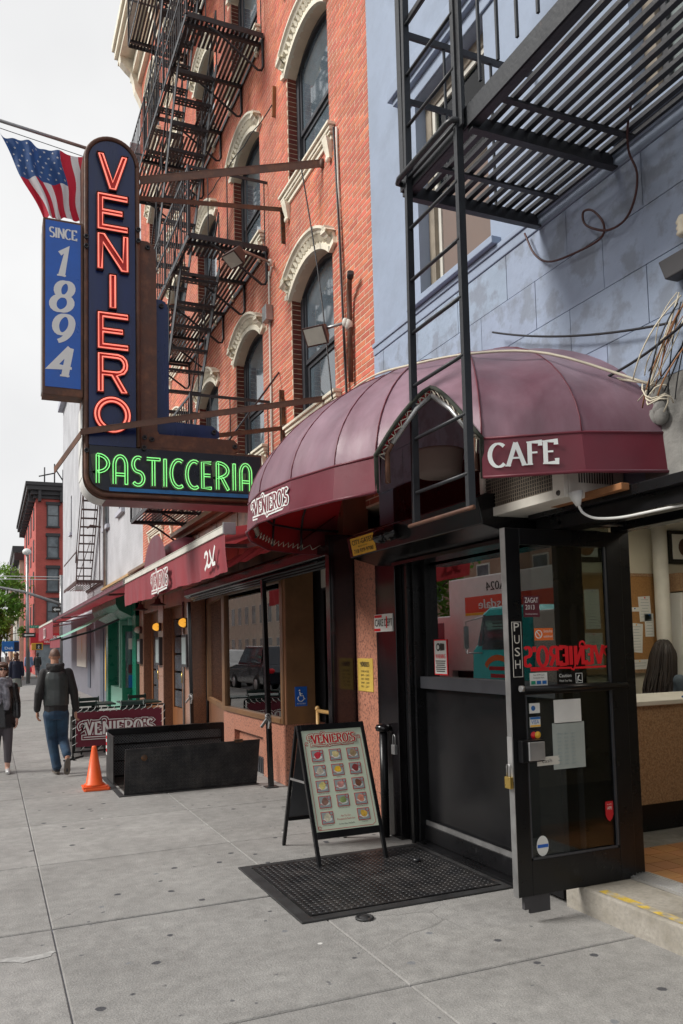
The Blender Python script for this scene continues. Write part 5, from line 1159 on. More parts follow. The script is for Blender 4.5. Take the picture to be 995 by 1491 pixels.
# ================================================================ LONG MAROON AWNINGS
def awning(ya, yb, x, z, drop, label, cloth='awning_red', bar_mat='off_white', logos=(), wall=(3.12, 3.02)):
    t = thing('awning', label, 'awning', (x, (ya+yb)/2, z))
    mb = MB(); mb.box(x-.05, ya, z-.02, x+.04, yb, z+.035); mb.box(x-.06, ya, z-.035, x-.02, yb, z-.02); mb.box(x-.055, ya, z+.035, x+.0, yb, z+.045); mb.build('front_rail', bar_mat, t, bev=.006)
    mb = MB(); mb.box(x-.07, ya-.03, z-.05, x+.05, ya-.001, z+.06); mb.build('end_cap', 'galv', t, bev=.004)
    mb = MB(); mb.grid(lambda u, v: Vector((x+(wall[0]-x)*v, ya+(yb-ya)*u, z+.02+(wall[1]-z)*v-.05*math.sin(PI*v)+.004*math.sin(u*40))), 30, 6); mb.build('top_cloth', cloth, t)
    for f in (.16, .84):
        y = ya+(yb-ya)*f; s = MB(); s.bar((x+.03, y, z-.03), (x+.55, y+.35, z+.02), .05, .04); s.bar((x+.55, y+.35, z+.02), (wall[0], y, wall[1]-.2), .05, .04); s.build('folding_arm', 'galv', t)
    if drop:
        n = int((yb-ya)*18)
        def wav(u, v):
            y = ya+(yb-ya)*u; return Vector((x-.045+.010*v*math.sin(y*5.1+v*2)+.014*v*math.sin(y*11.3+1+v*2.5)+.006*math.sin(y*27+v*3)*v, y, z-.03-drop*v+.010*math.sin(y*2.2)*v))
        mb = MB(); mb.grid(wav, n, 5); va = mb.build('valance', cloth, t)
        for (y, h) in logos: logo((x-.075, y, z-.03-drop*.52), (0, -1, 0), (0, 0, 1), h, ['white_print', cloth], va, layers=2)
    return t
aw = awning(7.12, 13.1, 2.0, 2.68, .36, 'long maroon shop awning with white logo and pleated valance', logos=())
va = [c for c in aw.children if c.name.startswith('valance')][0]
logo((1.912, 10.02, 2.46), (0, -1, 0), (0, 0, 1), .19, ['white_print', 'awning_red'], va, layers=2)
mb = MB()
for k, s in enumerate([[(.02, .60), (.05, .80), (.18, .88), (.30, .74), (.29, .48), (.20, .22), (.03, .0)], [(.24, .34), (.34, .12), (.52, .14), (.60, .30)], [(.48, .92), (.60, .50), (.76, .14), (.98, .16)], [(.96, 1.02), (.84, .66), (.74, .20)]]): ribbon(mb, [(x*.42, y*.19) for x, y in s], .036, Vector((1.915, 7.74, 2.36)), Vector((0, -1, 0)), Vector((0, 0, 1)), Vector((-1, 0, 0)), .001+k*.0002)
mb.build('monogram', 'white_print', va)
awning(13.16, 29.1, 2.0, 2.68, 0, 'middle awning showing only its dark maroon front edge', cloth='maroon', bar_mat='maroon', wall=(3.2, 3.0))
awning(29.2, 38.0, 2.0, 2.68, .58, 'far end maroon awning with a hanging front flap', logos=((33.5, .26),), wall=(3.2, 3.0))
# small arched canopy over the wooden doors
t = thing('arched_canopy', 'small rounded maroon canopy above the wooden doors behind the long awning', 'canopy', (2.9, 13.6, 2.9))
mb = MB(); mb.grid(lambda u, v: Vector((3.14-.62*math.sin(PI/2*v), 13.55+1.0*math.cos(PI*u)*(.25+.75*math.sin(PI/2*v)) if False else 13.55+1.0*math.cos(PI*u), 2.88+.62*math.sin(PI*u)*math.cos(PI/2*v*.9))), 18, 6); mb.build('cloth', 'maroon', t)
mb = MB(); mb.grid(lambda u, v: Vector((2.50, 13.55+1.0*math.cos(PI*u)*v, 2.88+.62*math.sin(PI*u)*v)), 18, 3); mb.build('front', 'maroon', t)
# ================================================================ CAFE DOME AWNING
da = thing('dome_awning', 'faded maroon dome awning over the cafe with CAFE on its valance', 'awning', (2.6, 5.2, 2.47))
PLAN = [(3.29, 3.20), (2.85, 3.33), (2.42, 3.62), (2.05, 4.16), (1.92, 4.47), (1.80, 4.92), (1.745, 5.42), (1.80, 5.88), (1.98, 6.36), (2.29, 6.87), (2.65, 7.10), (3.29, 7.16)]
ZV0, ZV1, DH, N2 = 2.475, 2.69, 1.0, 1.75
def dome(px, py, ph, inset=0.):
    c = max(0., math.cos(ph))**(2/N2); s = max(0., math.sin(ph))**(2/N2); k = 1-inset
    return Vector((3.295-(3.295-px)*c*k, 5.2+(py-5.2)*c*k, ZV1+DH*s*k))
def hole(t): return .47*max(0, 1-abs(2*t-1)**1.45)
HI = 2
for i in range(len(PLAN)-1):
    (xa, ya), (xb, yb) = PLAN[i], PLAN[i+1]
    def fn(u, v, ins=0.):
        px, py = xa+(xb-xa)*u, ya+(yb-ya)*u; p0 = hole(u) if i == HI else 0.
        sag = .012*math.sin(PI*u)*math.sin(PI*min(1, v*1.3))
        p = dome(px, py, p0+(PI/2-p0)*v, ins+sag*1.1+.0035*math.sin(11*v+6*u+i*2.1)*math.sin(PI*u)); return p
    mb = MB(); mb.grid(fn, 12 if i == HI else 8, 20); mb.build('panel', 'maroon_faded', da)
    mb = MB(); mb.grid(lambda u, v: fn(u, v, .012), 10 if i == HI else 4, 10); mb.build('lining', 'maroon_inner', da)
    if i != HI:
        def vf(u, v, off=0.):
            px, py = xa+(xb-xa)*u, ya+(yb-ya)*u; k = 1+.012*(1-v)-off; w_ = .006*math.sin((px+py)*17)*(1-v)
            return Vector((3.295-(3.295-px)*k-w_, 5.2+(py-5.2)*k, ZV0+(ZV1-ZV0)*v-.006*math.sin(PI*u)*(1-v)))
        mb = MB(); mb.grid(vf, 5, 4); mb.build('valance', 'maroon', da)
        mb = MB(); mb.grid(lambda u, v: vf(u, v, .012), 4, 2); mb.build('lining', 'maroon_inner', da)
# piping along the seams, hem, trim round the ladder cut-out
mb = MB()
for i, (x, y) in enumerate(PLAN[1:-1]):
    if i+1 in (HI, HI+1): mb.tube([dome(x, y, PI/2*k/14, -.003) for k in range(15)], .005, 5)
    else: mb.tube([dome(x, y, PI/2*k/14, -.002) for k in range(15)], .0035, 5)
mb.build('seams', 'maroon', da)
mb = MB()
for rng in (PLAN[:HI+1], PLAN[HI+1:]):
    mb.tube([(3.295-(3.295-x)*1.012, 5.2+(y-5.2)*1.012, ZV0) for x, y in rng], .009, 6); mb.tube([(x, y, ZV1) for x, y in rng], .008, 6)
mb.build('hem', 'maroon', da)
(xa, ya), (xb, yb) = PLAN[HI], PLAN[HI+1]
HP = [Vector((xa, ya, ZV0)), Vector((xa, ya, ZV1))]+[dome(xa+(xb-xa)*t, ya+(yb-ya)*t, hole(t), -.006) for t in [k/16 for k in range(17)]]+[Vector((xb, yb, ZV1)), Vector((xb, yb, ZV0))]
mb = MB(); mb.tube(HP, .0135, 6); mb.build('cutout_trim', 'trim_green', da)
IN = []
cen = Vector(((xa+xb)/2+.05, (ya+yb)/2+.04, 2.80))
for p in HP: IN.append(p+(cen-p)*.17+Vector((.022, .016, 0)))
mb = MB(); mb.grid(lambda u, v: (lambda a, b: a+(b-a)*v*.30)(HP[min(20, int(round(u*20)))], IN[min(20, int(round(u*20)))]), 20, 2); mb.build('cutout_hem', 'maroon_faded', da)
for seg, mt in (([IN[0], IN[1], IN[2]], 'rust'), ([IN[3], IN[6], IN[10]], 'galv'), ([IN[10], IN[13], IN[17]], 'galv'), ([IN[17], IN[19], IN[20]], 'rust')):
    mb = MB(); mb.tube(seg, .016, 8); mb.build('frame_tube', mt, da)
mb = MB()
for k in range(1, len(HP)-1):
    a = HP[k]+(IN[k]-HP[k])*.28; b = IN[k]+(IN[min(k+1, 20)]-IN[k])*.3; mb.tube([a, b, a+(IN[k]-a)*.5+Vector((0, 0, .02)), IN[k-1]], .0042, 5)
mb.build('lacing', 'rope', da)
mb = MB()
for i, (x, y) in enumerate(PLAN[1:-1]): mb.tube([dome(x, y, PI/2*k/10, .03) for k in range(11)]+([] if i+1 in (HI, HI+1) else []), .011, 6); mb.tube([dome(x, y, 0, .03), Vector((x+.02, y+(5.2-y)*.02, ZV0+.02))], .011, 6)
mb.tube([dome(x, y, 0, .03) for x, y in PLAN[HI+1:]], .012, 6); mb.tube([dome(x, y, 0, .03) for x, y in PLAN[:HI+1]], .012, 6); mb.build('frame_ribs', 'iron', da)
mb = MB()
rim = [Vector((x+.03, y+(5.2-y)*.02, ZV0+.03)) for x, y in PLAN[HI+2:]]
for a, b in zip(rim, rim[1:]):
    for k in range(6): p = a+(b-a)*(k/6); q = a+(b-a)*((k+.5)/6); mb.tube([p, q+Vector((.03, 0, .045)), a+(b-a)*((k+1)/6)], .004, 4)
mb.build('rim_lacing', 'rope', da)
# CAFE lettering on the panel right of the ladder, logo on the far side
p0, p1 = Vector((*PLAN[2], 0)), Vector((*PLAN[1], 0)); dr_ = (p1-p0).normalized()
mb = MB(); glyphs(mb, 'CAFE', p0+dr_*.035+Vector((0, 0, 2.525))-dr_.cross(Vector((0, 0, 1)))*-.012, dr_, (0, 0, 1), .125, w=.19, contrast=.42, serif=.12, lift=.016, track=.03); mb.build('cafe_lettering', 'white_print', da)
p0, p1 = Vector((*PLAN[6], 0)), Vector((*PLAN[5], 0)); dr_ = (p1-p0).normalized()
logo((p0+p1)/2+Vector((0, .05, 2.585)), dr_, (0, 0, 1), .105, ['white_print', 'maroon'], da, lift=.022, layers=2)
# bowl lamp under the dome, AC unit, hose
mb = MB(); mb.lathe([(0, 0), (.13, .005), (.155, .03), (.17, .16), (.175, .175), (.16, .175), (0, .17)], (2.74, 4.62, 2.70), 24); solo('bowl_lamp', mb, 'shade', 'pale bowl shaped lamp hanging inside the maroon dome behind the ladder', 'lamp')
ac = thing('air_conditioner', 'cream window air conditioner jutting out under the CAFE valance', 'air conditioner', (2.98, 3.68, 2.36))
XA, YA0, YA1, ZA0, ZA1 = 2.86, 3.50, 4.32, 2.375, 2.68
mb = MB(); mb.box(XA+.03, YA0, ZA0, 3.285, YA1, ZA1); mb.build('case', 'ac_cream', ac, bev=.008)
mb = MB(); mb.box(XA, YA0, ZA0, XA+.028, YA0+.10, ZA1); mb.box(XA, YA1-.04, ZA0, XA+.028, YA1, ZA1); mb.box(XA, YA0+.10, ZA0, XA+.028, YA1-.04, ZA0+.055); mb.box(XA, YA0+.10, ZA1-.03, XA+.028, YA1-.04, ZA1); mb.build('grille_frame', 'ac_cream', ac, bev=.003)
mb = MB(); mb.box(XA+.020, YA0+.10, ZA0+.055, XA+.026, YA1-.04, ZA1-.03); mb.build('coil', 'ac_mesh', ac)
mb = MB()
for k in range(29): y = YA0+.10+k*.0216; mb.box(XA+.010, y, ZA0+.055, XA+.013, y+.004, ZA1-.03)
for k in range(9): z = ZA0+.06+k*.0225; mb.box(XA+.0135, YA0+.10, z, XA+.0165, YA1-.04, z+.004)
mb.build('mesh', 'frame_wood', ac)
mb = MB()
for k in range(14): mb.box(XA+.10+k*.018, YA0-.003, 2.46, XA+.108+k*.018, YA0-.0005, 2.62)
mb.build('vent_slots', 'ac_mesh', ac)
mb = MB()
for (y, z) in ((YA0+.05, ZA0+.03), (YA1-.02, ZA0+.03)): mb.lathe([(.0, 0), (.016, 0), (.012, .008), (0, .008)], (XA, y, z), 12, (-1, 0, 0))
mb.build('screws', 'ac_mesh', ac)
t = thing('drain_hose', 'pale hose with a taped funnel looping from the air conditioner to the right', 'hose', (2.9, 3.3, 2.3))
mb = MB(); mb.tube([(2.92, 3.485, 2.40), (2.93, 3.475, 2.325)], [.045, .014], 10); mb.build('funnel', 'paper', t)
mb = MB(); hp = [(2.93, 3.475, 2.33), (2.935, 3.45, 2.285), (2.955, 3.40, 2.25), (2.985, 3.34, 2.236), (3.03, 3.26, 2.232), (3.07, 3.18, 2.238), (3.12, 3.06, 2.248), (3.17, 2.94, 2.256), (3.2, 2.8, 2.26), (3.25, 2.5, 2.265)]; mb.tube(smooth_pts(hp), .0075, 8); mb.build('tube', 'paper', t)
# ================================================================ BLUE BUILDING FIRE ESCAPE AND DROP LADDER
bf = thing('fire_escape', 'dark iron fire escape balcony on the blue wall seen from below', 'fire escape', (2.8, 2.6, 4.33))
bx0, bx1, by0, by1, bz = 2.29, 3.27, -.9, 4.17, 4.37
mb = MB(); mb.box(bx0-.006, by0, bz-.06, bx0+.006, by1, bz+.052); mb.box(bx0, by0, bz-.06, bx0+.06, by1, bz-.048); mb.build('outer_beam', 'iron_grey', bf)
for y in (4.15, 3.45, 1.9, .35):
    mb = MB(); mb.box(bx0+.007, y-.006, bz-.075, bx1, y+.006, bz+.012); mb.box(bx0+.007, y-.04, bz-.087, bx1, y+.006, bz-.0755); mb.build('cross_beam', 'iron', bf)
for y in (3.9, 3.25, 2.4, 1.1):
    mb = MB(); mb.box(bx0+.02, y-.018, bz-.02, bx1-.04, y+.018, bz-.006); mb.build('tie_bar', 'iron', bf)
for k in range(13):
    x = bx0+.085+k*.0735; mb = MB(); mb.box(x-.016, by0, bz+.0, x+.016, by1-.015, bz+.024); mb.build('slat', 'iron', bf)
for (x, y, w_) in ((2.285, 4.12, .05), (2.285, 3.47, .05), (2.285, 1.9, .045), (2.285, .4, .045)):
    mb = MB(); mb.box(x-.03, y-w_/2, bz-.05, x-.018, y+w_/2, bz+1.4); mb.box(x-.018, y+w_/2-.008, bz-.05, x+.02, y+w_/2, bz+1.4); mb.build('post', 'iron_grey', bf)
for y in [3.95-.16*k for k in range(1, 26)]:
    if abs(y-3.8) < .5 and y > 3.42: continue
    mb = MB(); mb.bar((2.285, y, bz+.1), (2.285, y, bz+1.0), .014, .014); mb.build('baluster', 'iron_grey', bf)
mb = MB(); mb.bar((2.285, 4.12, bz+.98), (2.285, by0, bz+.98), .02, .04); mb.bar((2.285, 4.15, bz+.98), (3.28, 4.15, bz+.98), .02, .04); mb.bar((2.285, 4.15, bz+.55), (3.28, 4.15, bz+.55), .015, .035); mb.build('rail', 'iron', bf)
for x in (2.6, 2.95):
    mb = MB(); mb.bar((x, 4.15, bz), (x, 4.15, bz+.98), .014, .014); mb.build('baluster', 'iron_grey', bf)
ld = thing('drop_ladder', 'dark iron drop ladder hanging through the maroon dome awning', 'ladder', (2.26, 3.85, 2.27))
for (y0, y1) in ((4.10, 4.02), (3.515, 3.50)):
    mb = MB(); mb.bar((2.262, y0, 2.285), (2.262, y1, 7.4), .012, .052, (0, 1, 0)); mb.bar((2.262, y0-.023, 2.285), (2.262, y1-.023, 7.4), .04, .010, (0, 1, 0)); mb.build('rail', 'iron_grey', ld)
for k in range(15):
    z = 2.47+k*.315; f = (z-2.285)/5.1; mb = MB(); mb.tube([(2.262, 4.10-.08*f, z), (2.262, 3.515-.015*f, z)], .011, 8); mb.build('rung', 'iron_grey', ld)
mb = MB(); mb.tube([(2.255, 4.15, 2.285), (2.235, 4.12, 2.28), (2.235, 3.50, 2.28), (2.255, 3.46, 2.285)], .012, 8); mb.build('foot_bar', 'rust', ld)
mb = MB(); mb.tube([(2.30, 4.13, 4.36), (2.225, 4.12, 4.36), (2.215, 4.08, 4.36), (2.215, 3.53, 4.36), (2.225, 3.49, 4.36), (2.30, 3.48, 4.36)], .018, 8); mb.build('guide_strap', 'iron_grey', ld)
# ================================================================ WIRES AT THE RIGHT
def sagline(a, b, sag, n=14, wob=0.):
    a, b = V3(a), V3(b); return [a+(b-a)*(k/n)+Vector((random.uniform(-wob, wob), random.uniform(-wob, wob), -sag*4*(k/n)*(1-k/n)+random.uniform(-wob, wob))) for k in range(n+1)]
random.seed(11)
path_thing('loop_wire', [(3.24, 4.25, 4.30), (3.24, 4.16, 4.12), (3.24, 4.02, 4.0), (3.25, 3.8, 3.95), (3.25, 3.56, 3.93), (3.245, 3.52, 4.0), (3.24, 3.6, 4.12), (3.24, 3.68, 4.15), (3.24, 3.66, 4.06), (3.245, 3.5, 3.95), (3.25, 3.36, 3.94), (3.245, 3.27, 4.02), (3.24, 3.24, 4.15), (3.22, 3.27, 4.28), (3.15, 3.2, 4.36), (3.05, 3.05, 4.42)], .007, 'cable_red', 'dark red loose wire looping down the blue wall from the balcony', 'wire', 6)
path_thing('cable', sagline((3.0, 5.9, 3.73), (3.24, 3.2, 2.95), -.10), .008, 'cable_white', 'upper pale cable lying over the top of the maroon dome', 'cable', 6)
path_thing('cable', [dome(2.29, 6.87, .95, -.02), dome(1.8, 5.9, .98, -.02), dome(1.80, 4.92, .95, -.02), dome(2.05, 4.16, .80, -.02), dome(2.42, 3.62, .75, -.02), dome(2.85, 3.33, .62, -.03), (3.24, 3.18, 2.93)], .008, 'cable_white', 'lower pale cable draped across the maroon dome', 'cable', 6)
path_thing('cable', sagline((3.2, 4.6, 3.75), (3.22, 3.03, 3.22), .05), .007, 'cable_black', 'black cable crossing the blue wall to the wire bundle', 'cable', 6)
path_thing('cable', sagline((3.20, 3.6, 3.08), (3.10, 2.7, 3.18), .04), .008, 'cable_black', 'short black cable running off to the right below the bundle', 'cable', 6)
t = thing('wire_bundle', 'tangle of pale and black wires at the end of the dome awning', 'wires', (3.2, 3.08, 2.9))
for k in range(18):
    mt = random.choice(['cable_white', 'cable_white', 'cable_black', 'cable_black', 'plank'])
    a = Vector((3.22+random.uniform(-.05, .03), 2.92+random.uniform(-.05, .05), 3.25+random.uniform(-.15, .1))); b = Vector((3.2+random.uniform(-.08, .05), 3.17+random.uniform(-.12, .08), 2.93+random.uniform(-.12, .10)))
    m_ = (a+b)/2+Vector((random.uniform(-.12, .02), random.uniform(-.10, .10), random.uniform(-.08, .08)))
    mb = MB(); mb.tube([a*(1-s)**2+m_*2*s*(1-s)+b*s*s for s in [j/10 for j in range(11)]], random.uniform(.0022, .0045), 5); mb.build('wire', mt, t)
for k in range(3):
    c = Vector((3.18, 3.08+random.uniform(-.05, .05), 2.90)); mb = MB(); mb.tube([c+Vector((-.03+.05*math.cos(j*.6+k), .06*math.sin(j*.5+k), -.015*j+.03*math.sin(j+k))) for j in range(9)], .0045, 5); mb.build('wire', 'cable_white', t)
t = thing('meter_pipe', 'black service pipe and box with a pale insulator at the right edge', 'service pipe', (3.2, 2.9, 2.4))
mb = MB(); mb.tube([(3.24, 2.93, 2.45), (3.24, 2.93, 3.5)], .028, 10); mb.build('pipe', 'cable_black', t)
mb = MB(); mb.prism([(0, 0), (.12, 0), (.15, .07), (.15, .11), (-.04, .11)], (3.27, 3.03, 3.44), (0, -1, 0), (0, 0, 1), .09); mb.build('box', 'dark_trim', t, bev=.006)
mb = MB(); mb.lathe([(.022, 0), (.036, .015), (.028, .03), (.036, .045), (.028, .06), (.036, .075), (.022, .105), (0, .11)], (3.20, 2.91, 3.62), 14); mb.build('insulator', 'cable_white', t)
mb = MB()
for k in range(9): mb.ellip((3.275+random.uniform(-.02, .02), 3.24+random.uniform(-.06, .06), 2.78+random.uniform(-.10, .14)), (.03, .05, .05), 7, 5)
solo('mortar_lump', mb, 'cement', 'rough grey mortar patch where the dome awning meets the wall', 'mortar')
# ================================================================ NEON SIGN
ns_ = thing('neon_sign', 'tall navy neon sign with red VENIERO and green PASTICCERIA letters', 'neon sign', (1.8, 8.5, 3.1))
FY = 8.40; BY = 8.78
def rarc(cx, cz, r, a0, a1, n=10): return [(cx+r*math.cos(R(a0+(a1-a0)*k/n)), cz+r*math.sin(R(a0+(a1-a0)*k/n))) for k in range(n+1)]
OUT = rarc(1.137, 6.715, .288, 0, 180, 16)+rarc(1.069, 3.36, .22, 180, 270, 8)+[(2.72, 3.14), (2.74, 3.16), (2.74, 3.715), (1.425, 3.715)]
mb = MB(); mb.prism(OUT, (0, BY, 0), (1, 0, 0), (0, 0, 1), BY-FY-.025); mb.build('cabinet', 'rust', ns_)
mb = MB(); INN = rarc(1.137, 6.715, .235, 0, 180, 16)+[(.902, 3.69), (1.372, 3.69)]; mb.prism(INN, (0, FY-.005+.02, 0), (1, 0, 0), (0, 0, 1), .018); mb.build('tower_face', 'navy', ns_)
mb = MB(); mb.prism(rarc(1.08, 3.40, .175, 180, 270, 8)+[(2.715, 3.222), (2.715, 3.685), (.905, 3.685)], (0, FY+.014, 0), (1, 0, 0), (0, 0, 1), .018); mb.build('foot_face', 'navy_black', ns_)
mb = MB(); mb.box(1.10, FY-.0075, 3.222, 2.70, FY-.0045, 3.262); mb.build('blue_strip', 'bright_blue', ns_)
mb = MB(); mb.tube([(x, FY-.004, z) for x, z in rarc(1.137, 6.715, .262, 0, 180, 18)+rarc(1.08, 3.385, .205, 180, 270, 8)+[(2.73, 3.18)]], .022, 8); mb.tube([(1.399, FY-.004, 6.715), (1.399, FY-.004, 3.70)], .022, 8); mb.build('edge_moulding', 'rust', ns_)
mb = MB(); mb.quad((1.07, FY-.02, 3.130), (2.72, FY-.02, 3.130), (2.72, BY, 3.128), (1.07, BY, 3.128)); mb.build('soffit', 'sheet_pink', ns_)
mb = MB(); mb.grid(lambda u, v: Vector((1.069+.226*math.cos(PI+PI/2*u), FY+.03+(BY-FY-.03)*v, 3.36+.226*math.sin(PI+PI/2*u))), 10, 2); mb.box(.838, FY+.04, 3.36, .844, BY, 4.10); mb.build('corner_patch', 'white_paint', ns_)
mb = MB(); mb.prism([(1.428, 3.72), (2.43, 3.72), (2.50, 3.75), (2.50, 3.80), (2.43, 3.865), (1.62, 3.865), (1.60, 3.90), (1.60, 5.84), (1.565, 5.92), (1.51, 5.95), (1.428, 5.95)], (0, FY+.13, 0), (1, 0, 0), (0, 0, 1), .09); mb.build('brown_fin', 'rust', ns_)
mb = MB(); mb.prism([(1.605, 3.87), (2.22, 3.87), (2.285, 3.90), (2.285, 3.96), (2.21, 4.02), (1.76, 4.03), (1.74, 4.06), (1.74, 5.26), (1.71, 5.34), (1.66, 5.36), (1.605, 5.36)], (0, FY+.20, 0), (1, 0, 0), (0, 0, 1), .09); mb.build('blue_fin', 'navy', ns_)
for (x, z, y) in ((1.51, 5.88, FY+.04), (1.665, 5.29, FY+.11), (2.44, 3.79, FY+.04), (2.225, 3.95, FY+.11), (1.455, 3.80, FY-.02), (1.54, 3.80, FY+.04), (1.40, 5.9, FY-.03), (1.40, 6.02, FY-.03), (.877, 5.85, FY-.03), (.877, 5.75, FY-.03), (.877, 3.62, FY-.03), (1.45, 3.69, FY-.02)):
    mb = MB(); mb.lathe([(0, 0), (.026, 0), (.026, .022), (.014, .022), (.014, .008), (0, .008)], (x, y, z), 12, (0, -1, 0)); mb.build('bolt', 'iron', ns_)
# red letters: open trays with tube outlines
def poly_letters(ch, x0, x1, z0, z1):
    W, Hh = x1-x0, z1-z0; s = .24
    P = {'V': [[(0, 1), (.24, 1), (.5, .30), (.76, 1), (1, 1), (.62, 0), (.38, 0)]],
         'E': [[(0, 0), (1, 0), (1, .19), (s, .19), (s, .41), (.84, .41), (.84, .59), (s, .59), (s, .81), (1, .81), (1, 1), (0, 1)]],
         'N': [[(0, 0), (.22, 0), (.22, .66), (.74, 0), (1, 0), (1, 1), (.78, 1), (.78, .34), (.26, 1), (0, 1)]],
         'I': [[(.36, 0), (.62, 0), (.62, 1), (.36, 1)]],
         'R': [[(0, 0), (.23, 0), (.23, .40), (.42, .40), (.72, 0), (1, 0), (.68, .42), (.86, .48), (.96, .60), (.98, .72), (.94, .86), (.82, .96), (.64, 1), (0, 1)]]}
    return [[(x0+W*x, z0+Hh*z) for x, z in p] for p in P[ch]]
def inset_poly(p, d):
    k = len(p); out = []; ar = sum(p[i][0]*p[(i+1) % k][1]-p[(i+1) % k][0]*p[i][1] for i in range(k)); sg = 1 if ar > 0 else -1
    for i in range(k):
        a, b, c = Vector(p[i-1]), Vector(p[i]), Vector(p[(i+1) % k]); d1 = (b-a).normalized(); d2 = (c-b).normalized()
        n1 = Vector((-d1.y, d1.x))*sg; n2 = Vector((-d2.y, d2.x))*sg; m_ = n1+n2; m_ = m_/max(.35, m_.dot(n1)); q = b+m_*d; out.append((q.x, q.y))
    return out
TY = FY-.006
for ch, zt, zb in (('V', 6.79, 6.39), ('E', 6.355, 5.945), ('N', 5.925, 5.52), ('I', 5.495, 5.115), ('E', 5.085, 4.68), ('R', 4.655, 4.225), ('O', 4.195, 3.815)):
    x0, x1 = .975, 1.305
    if ch == 'O':
        c = (1.13, 4.005); mb = MB(); mb.cur = 0
        ro = [(c[0]+.19*math.cos(a), c[1]+.195*math.sin(a)) for a in [2*PI*k/28 for k in range(28)]]; ri = [(c[0]+.115*math.cos(a), c[1]+.12*math.sin(a)) for a in [2*PI*k/28 for k in range(28)]]
        vs = [(x, TY-.05, z) for x, z in ro]+[(x, TY-.05, z) for x, z in ri]+[(x, TY, z) for x, z in ro]+[(x, TY, z) for x, z in ri]+[(x, TY-.012, z) for x, z in ro]+[(x, TY-.012, z) for x, z in ri]; n = 28
        mb.add(vs, [(k, 2*n+k, 2*n+(k+1) % n, (k+1) % n) for k in range(n)]+[(n+k, n+(k+1) % n, 3*n+(k+1) % n, 3*n+k) for k in range(n)], True); mb.cur = 1; b = len(mb.v)-6*n
        for k in range(n): mb.f.append([b+4*n+k, b+4*n+(k+1) % n, b+5*n+(k+1) % n, b+5*n+k]); mb.mi.append(1); mb.sm.append(False)
        lt = mb.build('neon_letter', ['letter_side', 'letter_tray'], ns_)
        mb = MB()
        for rr in (.172, .135): mb.tube([(c[0]+rr*math.cos(a), TY-.045, c[1]+rr*1.03*math.sin(a)) for a in [2*PI*k/36 for k in range(36)]], .0085, 6, True)
        mb.build('tube', 'neon_red', lt); continue
    p = poly_letters(ch, x0, x1, zb, zt)[0]; k = len(p); mb = MB(); mb.cur = 1; loops = [(p, 1)]
    if ch == 'R':
        cn = [(x0+(x1-x0)*a, zb+(zt-zb)*b) for a, b in ((.23, .57), (.60, .57), (.68, .585), (.75, .64), (.77, .71), (.74, .78), (.68, .825), (.60, .835), (.23, .835))]
        loops.append((cn, -1));
        fill = p+[(x0, zb+(zt-zb)*.70), (cn[0][0], zb+(zt-zb)*.70)]+cn[::-1][:]+[(cn[0][0], zb+(zt-zb)*.699), (x0, zb+(zt-zb)*.699)]
        mb.add([(x, TY-.012, z) for x, z in fill], [tuple(range(len(fill)))])
    else: mb.add([(x, TY-.012, z) for x, z in p], [tuple(range(k))])
    mb.cur = 0
    for p, sg_ in loops:
      k = len(p); q = inset_poly(p, .004*sg_)
      for i in range(k):
        (xa, za), (xb, zb_) = p[i], p[(i+1) % k]; mb.add([(xa, TY, za), (xb, TY, zb_), (xb, TY-.05, zb_), (xa, TY-.05, za)], [(0, 1, 2, 3)]); (xc, zc), (xd, zd) = q[i], q[(i+1) % k]; mb.add([(xa, TY-.05, za), (xb, TY-.05, zb_), (xd, TY-.05, zd), (xc, TY-.05, zc)], [(0, 1, 2, 3)]); mb.add([(xc, TY-.05, zc), (xd, TY-.05, zd), (xd, TY-.012, zd), (xc, TY-.012, zc)], [(0, 1, 2, 3)])
    lt = mb.build('neon_letter', ['letter_side', 'letter_tray'], ns_)
    for p, sg_ in loops:
        mb = MB(); q = inset_poly(p, .019*sg_); mb.tube([(x, TY-.045, z) for x, z in q], .0085, 6, True); mb.build('tube', 'neon_red', lt)
# green letters: double tubes on thin dark trays
def deco(ch):
    return {'P': [[(.05, 0), (.05, 1)]+arc(.05, .70, .62, .30, 90, -90, 10)+[(.10, .40)]], 'A': [[(.02, 0), (.02, .68)]+arc(.33, .68, .31, .32, 180, 0, 10)+[(.64, 0)], [(.10, .34), (.56, .34)]],
            'S': [arc(.36, .74, .30, .26, 60, 270, 10)+arc(.34, .24, .32, .24, 90, -140, 10)[1:]], 'T': [[(.0, .97), (.72, .97)], [(.36, .90), (.36, 0)]], 'I': [[(.3, 0), (.3, 1)]],
            'C': [arc(.46, .5, .42, .5, 62, 298, 14)], 'E': [[(.62, .97), (.05, .97), (.05, .03), (.62, .03)], [(.14, .5), (.56, .5)]], 'R': [[(.05, 0), (.05, 1)]+arc(.05, .72, .60, .28, 90, -90, 10)+[(.30, .44), (.66, 0)]]}[ch]
xs = [(.975, 1.09), (1.145, 1.275), (1.325, 1.445), (1.475, 1.605), (1.62, 1.72), (1.72, 1.85), (1.885, 2.015), (2.055, 2.165), (2.215, 2.345), (2.365, 2.465), (2.48, 2.60)]
